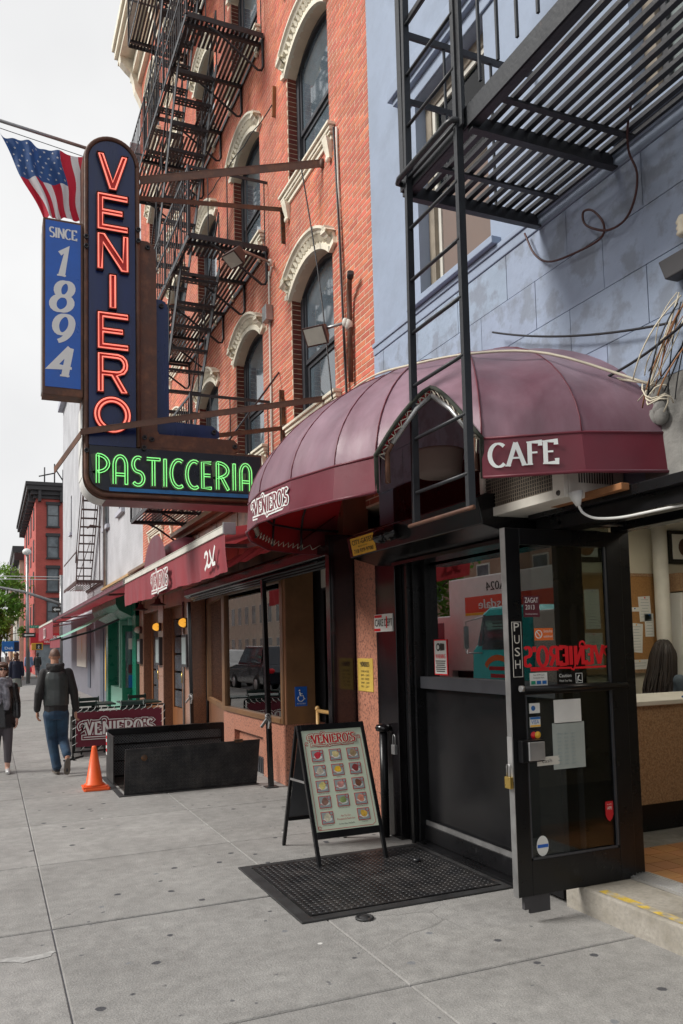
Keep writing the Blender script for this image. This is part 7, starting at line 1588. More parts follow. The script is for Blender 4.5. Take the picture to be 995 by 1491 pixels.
for (a, b) in (((3.6, 63, 13.8), (3.6, 63, 15.3)), ((4.3, 63, 13.8), (4.3, 63, 15.6)), ((4.9, 63, 13.8), (4.9, 63, 15.2)), ((3.2, 63, 14.6), (4.3, 63, 14.9)), ((4.3, 63, 15.3), (5.2, 63, 13.9))): mb.tube([a, b], .05, 6)
solo('roof_antenna', mb, 'dark_trim', 'thin antenna frame on the roof of the red building', 'antenna')
for (x, y, zt, mt, lb, hz) in ((2.55, 84.2, 10.6, 'opp_tan', 'tan tenement just beyond the red corner building', 10.6), (2.75, 100, 13.2, 'off_white', 'pale tenement with fire escapes far down the street', 13.2), (2.5, 120, 11.5, 'opp_brick_wall', 'distant brown brick tenement closing the row', 11.5)):
    t = thing('tenement', lb, 'building', (8, y, 0)); mb = MB(); mb.box(x, y, 0, 14, y+15.6, zt); mb.build('wall', mt, t); mb = MB(); mb.box(x-.5, y-.3, zt, 14, y+15.8, zt+.7); mb.build('cornice', 'dark_trim', t)
    for f in range(4):
        for k in range(3):
            mb = MB(); mb.box(x-.05, y+1+k*4.5, 2.9+f*2.3, x+.02, y+2.1+k*4.5, 4.4+f*2.3); mb.build('window', 'pane_far', t)
        mb = MB(); mb.box(x-1.0, y+1, 2.7+f*2.3, x, y+9, 2.8+f*2.3)
        for k in range(12): mb.bar((x-1.0, y+1+k*.7, 2.8+f*2.3), (x-1.0, y+1+k*.7, 3.6+f*2.3), .05, .05)
        mb.bar((x-1.0, y+1, 3.6+f*2.3), (x-1.0, y+9, 3.6+f*2.3), .05, .06); mb.build('balcony', 'iron', t)
# street furniture at the corner
t = thing('street_lamp', 'tall pale street lamp post with a round head at the far corner', 'street lamp', (1.75, 45, 0))
mb = MB(); mb.tube([(1.80, 45, 0), (1.72, 45, 6.7)], [.10, .06], 8); mb.build('post', 'galv', t); mb = MB(); mb.ellip((1.71, 45, 6.85), (.22, .22, .18), 12, 8); mb.build('globe', 'white_print', t)
t = thing('traffic_mast', 'pale traffic mast with a long arm reaching left over the street', 'traffic mast', (3.42, 45, 0))
mb = MB(); mb.tube([(3.42, 45, 0), (3.42, 45, 5.65)], .09, 8); mb.build('post', 'galv', t); mb = MB(); mb.tube([(3.42, 45, 4.1), (1.6, 45, 4.75), (-1.5, 45, 5.35)], [.09, .07, .05], 8); mb.build('arm', 'galv', t)
t = thing('one_way_sign', 'black one way sign with a white arrow on the traffic mast', 'sign', (3.15, 44.85, 3.6)); mb = MB(); mb.box(2.95, 44.86, 3.66, 3.38, 44.89, 3.98); mb.build('panel', 'ink', t); mb = MB(); mb.prism([(0, .1), (.12, .2), (.12, .14), (.34, .14), (.34, .06), (.12, .06), (.12, 0)], (3.0, 44.858, 3.72), (1, 0, 0), (0, 0, 1), .002); mb.build('arrow', 'white_print', t)
t = thing('one_way_sign', 'black one way sign low on the street lamp post', 'sign', (1.9, 44.85, 2.35)); mb = MB(); mb.box(1.5, 44.8, 2.38, 2.15, 44.83, 2.62); mb.build('panel', 'ink', t); mb = MB(); mb.prism([(0, .07), (.12, .14), (.12, .10), (.5, .10), (.5, .04), (.12, .04), (.12, 0)], (1.57, 44.798, 2.43), (1, 0, 0), (0, 0, 1), .002); mb.build('arrow', 'white_print', t)
t = thing('street_name_sign', 'green street name sign on the street lamp post', 'sign', (2.1, 44.85, 2.8)); mb = MB(); mb.box(1.85, 44.8, 2.86, 2.32, 44.83, 3.0); mb.build('panel', 'sign_green', t); mb = MB(); sans(mb, 'E 11 ST', (2.08, 44.8, 2.895), (1, 0, 0), (0, 0, 1), .07, .003, True, .3); mb.build('lettering', 'white_print', t)
t = thing('walk_signal', 'yellow pedestrian signal showing a white walking figure', 'signal', (2.2, 44.7, 1.7)); mb = MB(); mb.box(1.95, 44.7, 1.72, 2.5, 44.95, 2.08); mb.build('housing', 'signal_yellow', t, bev=.02); mb = MB(); mb.box(2.16, 44.69, 1.76, 2.44, 44.699, 2.04); mb.build('screen', 'ink', t)
mb = MB(); mb.tube([(2.30, 44.68, 1.92), (2.29, 44.68, 1.84), (2.25, 44.68, 1.78)], .012, 5); mb.tube([(2.29, 44.68, 1.84), (2.34, 44.68, 1.78)], .012, 5); mb.ellip((2.30, 44.68, 1.96), (.02, .01, .02), 8, 5); mb.tube([(2.25, 44.68, 1.88), (2.30, 44.68, 1.91), (2.35, 44.68, 1.87)], .009, 5); mb.build('figure', 'white_print', t)
t = thing('kiosk_sign', 'bright blue kiosk sign far down the pavement', 'sign', (1.25, 60, 1.6)); mb = MB(); mb.box(.72, 60, 1.70, 1.82, 60.3, 2.40); mb.build('panel', 'transit_blue', t, bev=.02); mb = MB(); sans(mb, 'Deli', (1.15, 60, 1.85), (1, 0, 0), (0, 0, 1), .18, .005, True, .5, 1); mb.build('lettering', 'white_print', t); mb = MB(); mb.box(1.5, 59.98, 1.75, 1.8, 59.998, 2.35); mb.build('side_panel', 'navy_cloth', t); mb = MB(); mb.tube([(.9, 60.15, 0), (.9, 60.15, 1.7)], .05, 6); mb.tube([(1.6, 60.15, 0), (1.6, 60.15, 1.7)], .05, 6); mb.build('legs', 'galv', t)
for (z, lb) in ((5.55, 'upper pale wire strung across the street at the corner'), (5.40, 'lower pale wire strung across the street at the corner')): path_thing('street_wire', [(3.42, 45, z), (-3, 45, z+.03)], .02, 'white_print', lb, 'wire', 5)
# ---- trees
def tree(x, y, h_, crown, n, label, mt, seed, group='street trees'):
    rnd = random.Random(seed); t = thing('street_tree', label, 'tree', (x, y, 0), group)
    mb = MB(); base = Vector((x, y, 0)); top = Vector((x+.2, y, h_*.55)); mb.tube([base, base+(top-base)*.5+Vector((.1, 0, 0)), top], [.17, .13, .09], 8)
    tips = []
    for k in range(9):
        a = rnd.uniform(0, 6.28); e = rnd.uniform(.3, 1.2); l = rnd.uniform(.6, 1.)*crown; s = base+(top-base)*rnd.uniform(.6, 1); q = s+Vector((math.cos(a)*math.cos(e), math.sin(a)*math.cos(e), math.sin(e)))*l
        mb.tube([s, (s+q)/2+Vector((0, 0, .15)), q], [.06, .04, .015], 6); tips.append(q); tips.append((s+q)/2+Vector((0, 0, .2)))
    mb.build('trunk', 'bark', t)
    mb = MB(); cl = []
    for k in range(34):
        c = rnd.choice(tips)+Vector((rnd.gauss(0, .45), rnd.gauss(0, .45), rnd.gauss(0, .35)))*crown*.45; cl.append((c, rnd.uniform(.25, .5)*crown*.45))
    for k in range(n):
        c, r_ = rnd.choice(cl); p = c+Vector((rnd.gauss(0, .5), rnd.gauss(0, .5), rnd.gauss(0, .4)))*r_; a = Vector((rnd.gauss(0, 1), rnd.gauss(0, 1), rnd.gauss(0, .6))).normalized(); b = a.orthogonal().normalized(); b = (b+a.cross(b)*rnd.uniform(-1, 1)).normalized(); s = rnd.uniform(.07, .15)
        mb.add([p-b*s, p+a*s*.7, p+b*s, p-a*s*.7], [(0, 1, 2, 3)])
    mb.build('crown', mt, t)
tree(-.3, 62, 9.5, 3.4, 5200, 'bright green street tree at the left edge by the far corner', 'leaf', 1)
tree(.6, 78, 7.0, 2.6, 3600, 'lower leafy tree beside the far pavement', 'leaf', 2)
tree(.2, 98, 9.0, 3.2, 3000, 'most distant tree down the street', 'leaf_dark', 3)
tree(-10.5, 13, 8.0, 3.6, 4200, 'tree across the street mirrored in the cafe window', 'leaf', 4, 'trees across the street'); tree(-10.5, 30, 8.0, 3.6, 4200, 'tree across the street mirrored in the pastry shop window', 'leaf', 5, 'trees across the street')
# ================================================================ ACROSS THE STREET (seen in the shop windows)
mb = MB(); mb.box(-15, -40, -.15, -11, 140, 0); struct('opposite_sidewalk', mb, 'concrete')
for (y0, y1, zt, mt, lb) in ((-8, 8, 9.5, 'opp_tan', 'tan building across the street opposite the camera'), (8.3, 24, 8.5, 'opp_brick_wall', 'brown brick building across the street opposite the cafe'), (24.3, 44, 9.5, 'opp_brick_wall', 'brown brick building across the street opposite the grey corner'), (58, 90, 10, 'opp_tan', 'tan building across the street past the corner')):
    t = thing('opposite_building', lb, 'building', (-18, (y0+y1)/2, 0)); mb = MB(); mb.box(-22, y0, 0, -15, y1, zt); mb.build('wall', mt, t); mb = MB(); mb.box(-22, y0-.1, zt, -14.6, y1+.1, zt+.5); mb.build('cornice', 'dark_trim', t)
    n = int((y1-y0)/2.2)
    for f in range(3):
        for k in range(n):
            ya = y0+1+k*2.2; mb = MB(); mb.box(-15.02, ya, .7+f*2.9, -14.96, ya+1.1, 2.4+f*2.9); w_ = mb.build('window', 'off_white', t); mb = MB(); mb.box(-14.958, ya+.08, .78+f*2.9, -14.95, ya+1.02, 2.32+f*2.9); mb.build('pane', 'pane_far', w_)
def wheel(mb_, x, y, z, r_, w_): mb_.lathe([(0, -w_/2), (r_*.9, -w_/2), (r_, -w_/2+.03), (r_, w_/2-.03), (r_*.9, w_/2), (0, w_/2)], (x, y, z), 18, (1, 0, 0))
# white box truck in the far lane
tk = thing('box_truck', 'white box truck with a red band mirrored in the cafe window', 'truck', (-7.3, 18.5, -.14))
SX = -6.2
mb = MB(); mb.box(-8.4, 15.2, .75, SX, 21.1, 3.46); bx_ = mb.build('box', 'truck_white', tk, bev=.03)
mb = MB(); sheet(mb, (SX, 18.1, 2.66), (0, 1, 0), (0, 0, 1), 4.2, .46, .004); bd = mb.build('red_band', 'krasdale_red', bx_); mb = MB(); sheet(mb, (SX, 18.1, 2.39), (0, 1, 0), (0, 0, 1), 4.2, .07, .004); mb.build('yellow_band', 'yellow_print', bx_)
mb = MB(); sans(mb, 'Krasdale', (SX+.01, 18.5, 2.53), (0, 1, 0), (.0, .12, 1), .26, .006, True, 1.9, 2); mb.build('lettering', 'white_print', bd)
mb = MB(); sans(mb, 'A024', (SX+.005, 18.6, 3.02), (0, 1, 0), (0, 0, 1), .24, .004, True, .95, 1); mb.build('number', 'ink', bx_)
mb = MB(); mb.prism([(21.2, .45), (21.2, 2.4), (22.6, 2.4), (23.0, 1.5), (23.3, 1.3), (23.3, .45)], (-8.3, 0, 0), (0, 1, 0), (0, 0, 1), 2.0); cb_ = mb.build('cab', 'truck_white', tk, bev=.05)
mb = MB(); mb.prism([(21.6, 1.5), (22.7, 1.5), (22.4, 2.2), (21.6, 2.2)], (-6.298, 0, 0), (0, 1, 0), (0, 0, 1), .006); mb.build('side_window', 'pane', cb_)
for y in (16.6, 22.3):
    for x in (-8.1, -6.45): mb = MB(); wheel(mb, x, y, .30, .44, .28); mb.build('wheel', 'rubber', tk)
mb = MB(); mb.box(-8.2, 15.4, .25, -6.5, 23.0, .75); mb.build('chassis', 'dark_trim', tk)
# teal truck at the kerb, facing away
tt = thing('delivery_truck', 'teal cab delivery truck at the kerb mirrored in the cafe window', 'truck', (-4.4, 12.5, -.14)); SX = -3.45
mb = MB(); mb.prism([(13.45, .40), (13.45, 2.20), (13.6, 2.34), (14.9, 2.34), (15.15, 2.22), (15.42, 1.55), (15.62, 1.40), (15.66, .40)], (-5.35, 0, 0), (0, 1, 0), (0, 0, 1), 1.9); cb_ = mb.build('cab', 'teal_paint', tt, bev=.06)
mb = MB(); mb.prism([(13.95, 1.42), (15.20, 1.42), (15.02, 2.16), (13.95, 2.16)], (SX+.002, 0, 0), (0, 1, 0), (0, 0, 1), .006); sw_ = mb.build('side_window', 'pane', cb_)
for k in range(9): mb = MB(); mb.box(SX+.009, 14.1, 1.48+k*.07, SX+.02, 14.75, 1.51+k*.07); mb.build('louvre', 'frame_dark', sw_)
mb = MB(); mb.prism([(15.20, 1.50), (15.35, 1.50), (15.12, 2.18), (15.02, 2.18)], (SX+.002, 0, 0), (0, 1, 0), (0, 0, 1), .006); mb.build('windscreen_edge', 'pane', cb_)
mb = MB(); ribbon(mb, arc(14.6, .95, .50, .30, 20, 160, 12), .12, Vector((SX+.006, 0, 0)), Vector((0, 1, 0)), Vector((0, 0, 1)), Vector((1, 0, 0)), .002); mb.build('arched_print', 'orange_print', cb_)
for k in range(3): mb = MB(); sheet(mb, (SX+.006, 14.6, 1.02-.16*k), (0, 1, 0), (0, 0, 1), .7-.12*k, .08, .002); mb.build('red_print', 'ink_red', cb_)
mb = MB(); mb.box(-3.75, 14.3, 2.35, -3.55, 14.5, 2.42); mb.build('marker_lamp', 'orange_print', cb_)
mb = MB(); mb.tube([(SX, 15.2, 1.35), (SX+.25, 15.45, 1.35), (SX+.25, 15.45, 2.05), (SX, 15.1, 2.15)], .022, 6); mb.box(SX+.19, 15.43, 1.45, SX+.31, 15.47, 1.95); mb.build('mirror', 'alu', tt)
mb = MB(); mb.box(-5.4, 8.0, .6, SX, 13.35, 2.2); mb.build('body', 'truck_white', tt, bev=.04)
for y in (9.4, 14.6):
    for x in (-5.2, -3.62): mb = MB(); wheel(mb, x, y, .28, .42, .28); mb.build('wheel', 'rubber', tt)
mb = MB(); mb.box(-5.2, 8.2, .2, -3.7, 15.4, .6); mb.build('chassis', 'dark_trim', tt)
# red van
rv = thing('delivery_van', 'tall red delivery van at the kerb opposite the shops', 'van', (-4.4, 22.5, -.14))
mb = MB(); mb.prism([(20.3, .25), (20.3, 2.45), (20.5, 2.6), (23.5, 2.6), (24.2, 1.5), (25.0, 1.3), (25.1, .25)], (-5.35, 0, 0), (0, 1, 0), (0, 0, 1), 1.9); bo = mb.build('body', 'vinyl_red', rv, bev=.06)
mb = MB(); mb.prism([(22.8, 1.45), (24.05, 1.45), (23.5, 2.3), (22.8, 2.3)], (-3.448, 0, 0), (0, 1, 0), (0, 0, 1), .006); mb.build('side_window', 'pane', bo)
for y in (21.2, 24.1):
    for x in (-5.2, -3.62): mb = MB(); wheel(mb, x, y, .22, .36, .24); mb.build('wheel', 'rubber', rv)
def car(x, y, label, mat, name='parked_car', hs=1.):
    t = thing(name, label, 'car', (x, y, -.14)); z = -.14
    mb = MB(); mb.prism([(-2.3, z+.35), (2.25, z+.35), (2.35, z+.6), (2.3, z+.95), (1.25, z+1.08), (-2.2, z+1.08), (-2.35, z+.8)], (x-.9, y, 0), (0, 1, 0), (0, 0, 1), 1.8); b_ = mb.build('body', mat, t, bev=.06)
    mb = MB(); mb.add([(x-.85, y-2.15, z+1.08), (x+.85, y-2.15, z+1.08), (x+.85, y+1.2, z+1.08), (x-.85, y+1.2, z+1.08), (x-.72, y-1.9, z+1.62*hs), (x+.72, y-1.9, z+1.62*hs), (x+.72, y+.5, z+1.66*hs), (x-.72, y+.5, z+1.66*hs)], [(0, 1, 5, 4), (1, 2, 6, 5), (2, 3, 7, 6), (3, 0, 4, 7), (4, 5, 6, 7)]); c_ = mb.build('cabin', mat, t, bev=.05)
    for sx in (-1, 1): mb = MB(); mb.add([(x+sx*.845, y-1.95, z+1.14), (x+sx*.845, y+.95, z+1.14), (x+sx*.745, y+.4, z+1.56*hs), (x+sx*.745, y-1.8, z+1.54*hs)], [(0, 1, 2, 3)]); mb.v = [v+Vector((sx*.02, 0, 0)) for v in mb.v]; mb.build('side_window', 'pane', c_)
    mb = MB(); mb.add([(x-.78, y+1.16, z+1.12), (x+.78, y+1.16, z+1.12), (x+.66, y+.58, z+1.60*hs), (x-.66, y+.58, z+1.60*hs)], [(0, 1, 2, 3)]); mb.v = [v+Vector((0, .03, .02)) for v in mb.v]; mb.build('windscreen', 'pane', c_)
    for sx in (-.82, .82):
        for dy in (-1.45, 1.5): mb = MB(); wheel(mb, x+sx, y+dy, z+.36, .36, .22); w_ = mb.build('wheel', 'rubber', t); mb = MB(); wheel(mb, x+sx*1.06, y+dy, z+.36, .2, .16); mb.build('rim', 'alu', w_)
    for sx in (-.6, .6): mb = MB(); mb.ellip((x+sx, y+2.33, z+.78), (.16, .05, .09), 10, 6); mb.build('headlight', 'white_print', t); mb = MB(); mb.ellip((x+sx, y-2.33, z+.85), (.14, .05, .10), 10, 6); mb.build('tail_light', 'vinyl_red', t)
car(-3.7, 30.5, 'dark parked car at the kerb mirrored in the pastry shop window', 'car_dark', hs=1.08); car(-3.7, 37.0, 'silver parked car farther along the kerb', 'silver')
# ================================================================ PEOPLE
def ring_loft(mb, rings, n=14):
    """closed loft through elliptical rings (centre, half width x, half depth y, yaw)"""
    vs = []
    P = [Vector(r[0]) for r in rings]
    for i, r in enumerate(rings):
        c, rx, ry = P[i], r[1], r[2]; yaw = r[3] if len(r) > 3 else 0
        ux, uy = Vector((math.cos(yaw), math.sin(yaw), 0)), Vector((-math.sin(yaw), math.cos(yaw), 0))
        for j in range(n): a = 2*PI*j/n; vs.append(c+ux*(rx*math.cos(a))+uy*(ry*math.sin(a)))
    k = len(rings); fs = [(i*n+j, i*n+(j+1) % n, (i+1)*n+(j+1) % n, (i+1)*n+j) for i in range(k-1) for j in range(n)]
    fs += [tuple(range(n))[::-1], tuple(range((k-1)*n, k*n))]; mb.add(vs, fs, True)
def limb(mb, pts, rs, n=12):
    pts = [V3(p) for p in pts]; mb.tube(pts, rs, n)
    for p, r_ in ((pts[0], rs[0]), (pts[-1], rs[-1])): mb.ellip(p, (r_, r_, r_), 10, 6)
    for p, r_ in zip(pts[1:-1], rs[1:-1]): mb.ellip(p, (r_*.98,)*3, 10, 6)
def fuse(mb, name, mats, parent, voxel=.009, smooth=4, region=None):
    """weld overlapping closed pieces into one continuous skin"""
    off = root_loc(parent); me = mb.mesh('tmp', mats if isinstance(mats, list) else [mats], off); o = bpy.data.objects.new('tmp', me); TMP.objects.link(o)
    r_ = o.modifiers.new('r', 'REMESH'); r_.mode = 'VOXEL'; r_.voxel_size = voxel; r_.use_smooth_shade = True
    s_ = o.modifiers.new('s', 'SMOOTH'); s_.iterations = smooth; s_.factor = .5
    vl = TMPS.view_layers[0]; vl.update(); dg = vl.depsgraph
    out = bpy.data.meshes.new_from_object(o.evaluated_get(dg)); bpy.data.objects.remove(o)
    out.materials.clear()
    for mt in (mats if isinstance(mats, list) else [mats]): out.materials.append(M[mt])
    if region:
        for p in out.polygons: p.material_index = region(p.center+off)
    else:
        for p in out.polygons: p.material_index = 0
    out.name = name; ob = bpy.data.objects.new(name, out); COL.objects.link(ob); ob.parent = parent; return ob
TMPS = bpy.data.scenes.new('tmp'); TMP = TMPS.collection
def hand(mb, w_, d, side, s=1.):
    """w_ wrist, d direction of the hanging hand, side = direction of the thumb; curled fingers"""
    w_, d, side = V3(w_), V3(d).normalized(), V3(side).normalized(); b = d.cross(side).normalized()
    for k in range(4):
        x = side*(.030-.020*k)*s; mb.tube([w_+x*.4, w_+d*.045*s+x*.8, w_+d*.085*s+x], [.017*s, .016*s, .012*s], 8)
        L_ = (.030, .034, .032, .025)[k]*s; a = w_+d*.085*s+x; mb.tube([a, a+d*L_+b*.010*s, a+d*L_*1.55+b*.030*s, a+d*L_*1.6+b*.048*s], [.0105*s, .010*s, .0095*s, .008*s], 7)
    a = w_+d*.03*s+side*.03*s; mb.tube([a-side*.01*s, a+side*.022*s+d*.025*s, a+side*.026*s+d*.055*s+b*.012*s], [.013*s, .012*s, .0095*s], 7)
def head(mb, c, fwd_, s=1.):
    """c = centre of the head; face towards fwd_"""
    c, f = V3(c), V3(fwd_).normalized(); sd = f.cross(Vector((0, 0, 1)))
    q = lambda x, y, z: c+sd*x*s+f*y*s+Vector((0, 0, z*s))
    def el(p, r_):
        cc = p; yaw = math.atan2(sd.y, sd.x); mb.grid(lambda u, v: cc+sd*(r_[0]*s*math.sin(PI*v)*math.cos(2*PI*u))+f*(r_[1]*s*math.sin(PI*v)*math.sin(2*PI*u))+Vector((0, 0, -r_[2]*s*math.cos(PI*v))), 16, 10)
    el(q(0, -.012, .025), (.073, .092, .085)); el(q(0, .015, -.035), (.058, .070, .075)); el(q(0, .045, -.085), (.034, .034, .025))
    el(q(0, .092, -.018), (.012, .018, .020)); el(q(0, .086, .005), (.009, .012, .03)); el(q(0, .078, -.056), (.024, .012, .007)); el(q(0, .078, -.068), (.021, .011, .007))
    for sx in (-1, 1): el(q(sx*.076, -.005, -.01), (.008, .020, .030)); el(q(sx*.030, .070, .025), (.020, .014, .008)); el(q(sx*.045, .05, -.03), (.02, .02, .02))
# ---- walking man seen from behind
def man():
    x, y = .80, 11.34; t = thing('person', 'man in black hooded jacket, grey vest and jeans walking away', 'person', (x, y, 0)); W = lambda a, b, c: Vector((x+a, y+b, c))
    mb = MB(); f = Vector((-.05, 1, 0))
    head(mb, W(-.02, .05, 1.545), f, .95); ring_loft(mb, [(W(-.015, .03, 1.36), .058, .06), (W(-.018, .04, 1.47), .055, .058), (W(-.02, .045, 1.52), .055, .055)])
    ring_loft(mb, [(W(0, .0, .80), .145, .10), (W(0, 0, .92), .145, .10), (W(0, .01, 1.10), .145, .095), (W(-.005, .02, 1.28), .165, .10), (W(-.01, .02, 1.36), .12, .08), (W(-.012, .025, 1.40), .06, .06)])
    limb(mb, [W(-.165, .02, 1.32), W(-.225, -.02, 1.07), W(-.245, .06, .85)], [.050, .042, .030]); limb(mb, [W(.165, .02, 1.32), W(.235, .02, 1.07), W(.265, .03, .83)], [.050, .042, .030])
    hand(mb, W(-.247, .07, .84), (-.02, .10, -1), (.3, 1, 0)); hand(mb, W(.267, .03, .82), (.03, .05, -1), (-.2, 1, 0))
    limb(mb, [W(-.075, 0, .83), W(-.045, .08, .47), W(.015, .02, .09)], [.085, .055, .038]); limb(mb, [W(.075, 0, .83), W(.095, .10, .46), W(.135, -.20, .24)], [.085, .055, .038])
    limb(mb, [W(.015, .02, .06), W(.0, .16, .035)], [.036, .030]); limb(mb, [W(.135, -.22, .20), W(.125, -.22, .08)], [.034, .03])
    fuse(mb, 'body', ['skin', 'stubble'], t, .0075, 3, lambda p: 1 if (p.z > y*0+1.54 and p.y < y+.10) else 0)
    mb = MB(); ring_loft(mb, [(W(0, 0, .76), .163, .118), (W(0, 0, .92), .168, .120), (W(0, .01, 1.10), .170, .120), (W(-.005, .015, 1.24), .190, .125), (W(-.01, .02, 1.345), .165, .105), (W(-.015, .03, 1.40), .105, .09), (W(-.015, .03, 1.43), .08, .08)])
    limb(mb, [W(-.165, .02, 1.315), W(-.235, -.02, 1.07), W(-.252, .055, .86)], [.073, .062, .050]); limb(mb, [W(.165, .02, 1.315), W(.242, .02, 1.07), W(.270, .03, .84)], [.073, .062, .050])
    mb.ellip(W(-.018, -.035, 1.40), (.13, .075, .05), 14, 8); mb.ellip(W(-.018, -.07, 1.37), (.085, .045, .05), 14, 8); mb.tube([W(-.11, .05, 1.43), W(-.12, -.03, 1.43), W(-.02, -.085, 1.41), W(.09, -.03, 1.43), W(.08, .05, 1.43)], .03, 8)
    fuse(mb, 'jacket', 'jacket', t, .0095, 3)
    mb = MB(); ring_loft(mb, [(W(0, -.004, .90), .176, .128), (W(0, -.004, 1.0), .178, .128), (W(0, .004, 1.10), .178, .128), (W(-.005, .01, 1.25), .182, .134), (W(-.01, .012, 1.33), .150, .116), (W(-.012, .018, 1.365), .11, .095)])
    fuse(mb, 'vest', 'vest', t, .011, 2)
    mb = MB(); ring_loft(mb, [(W(0, 0, .90), .15, .112), (W(0, 0, .78), .165, .125), (W(0, 0, .72), .15, .11)])
    limb(mb, [W(-.082, 0, .78), W(-.052, .08, .46), W(.010, .02, .10)], [.100, .075, .066]); limb(mb, [W(.082, 0, .78), W(.098, .09, .46), W(.13, -.17, .27)], [.100, .075, .062])
    mb.ellip(W(.012, .02, .10), (.070, .075, .05), 10, 6); fuse(mb, 'jeans', 'jeans', t, .009, 3)
    for (heel, toe, up_, nm) in ((W(.02, -.03, .03), W(-.005, .21, .03), Vector((0, 0, 1)), 0), (W(.138, -.272, .21), W(.122, -.265, .035), Vector((0, 1, .1)), 1)):
        mb = MB(); d = (toe-heel); L_ = d.length; d.normalize(); s_ = d.cross(up_).normalized(); up2 = s_.cross(d)
        mb.tube([heel+d*L_*q+up2*(hh) for q, hh in ((0, .035), (.3, .04), (.6, .032), (.85, .025), (1, .02))], [.040, .046, .046, .042, .028], 10); mb.ellip(heel+d*.04+up2*.07, (.042, .045, .045), 10, 6); sh = fuse(mb, 'shoe', 'shoe_dark', t, .008, 2)
        mb = MB(); mb.prism([(-.022, -.022), (.022, -.022), (.034, L_*.12), (.036, L_*.4), (.044, L_*.75), (.036, L_*.95), (.018, L_+.012), (-.018, L_+.012), (-.036, L_*.95), (-.044, L_*.75), (-.036, L_*.4), (-.034, L_*.12)], heel-up2*.012, s_, d, .02); mb.build('sole', 'sole', sh)
man(); [o for o in COL.objects if o.get('category') == 'person'][0].scale = (.92, .95, 1.0)
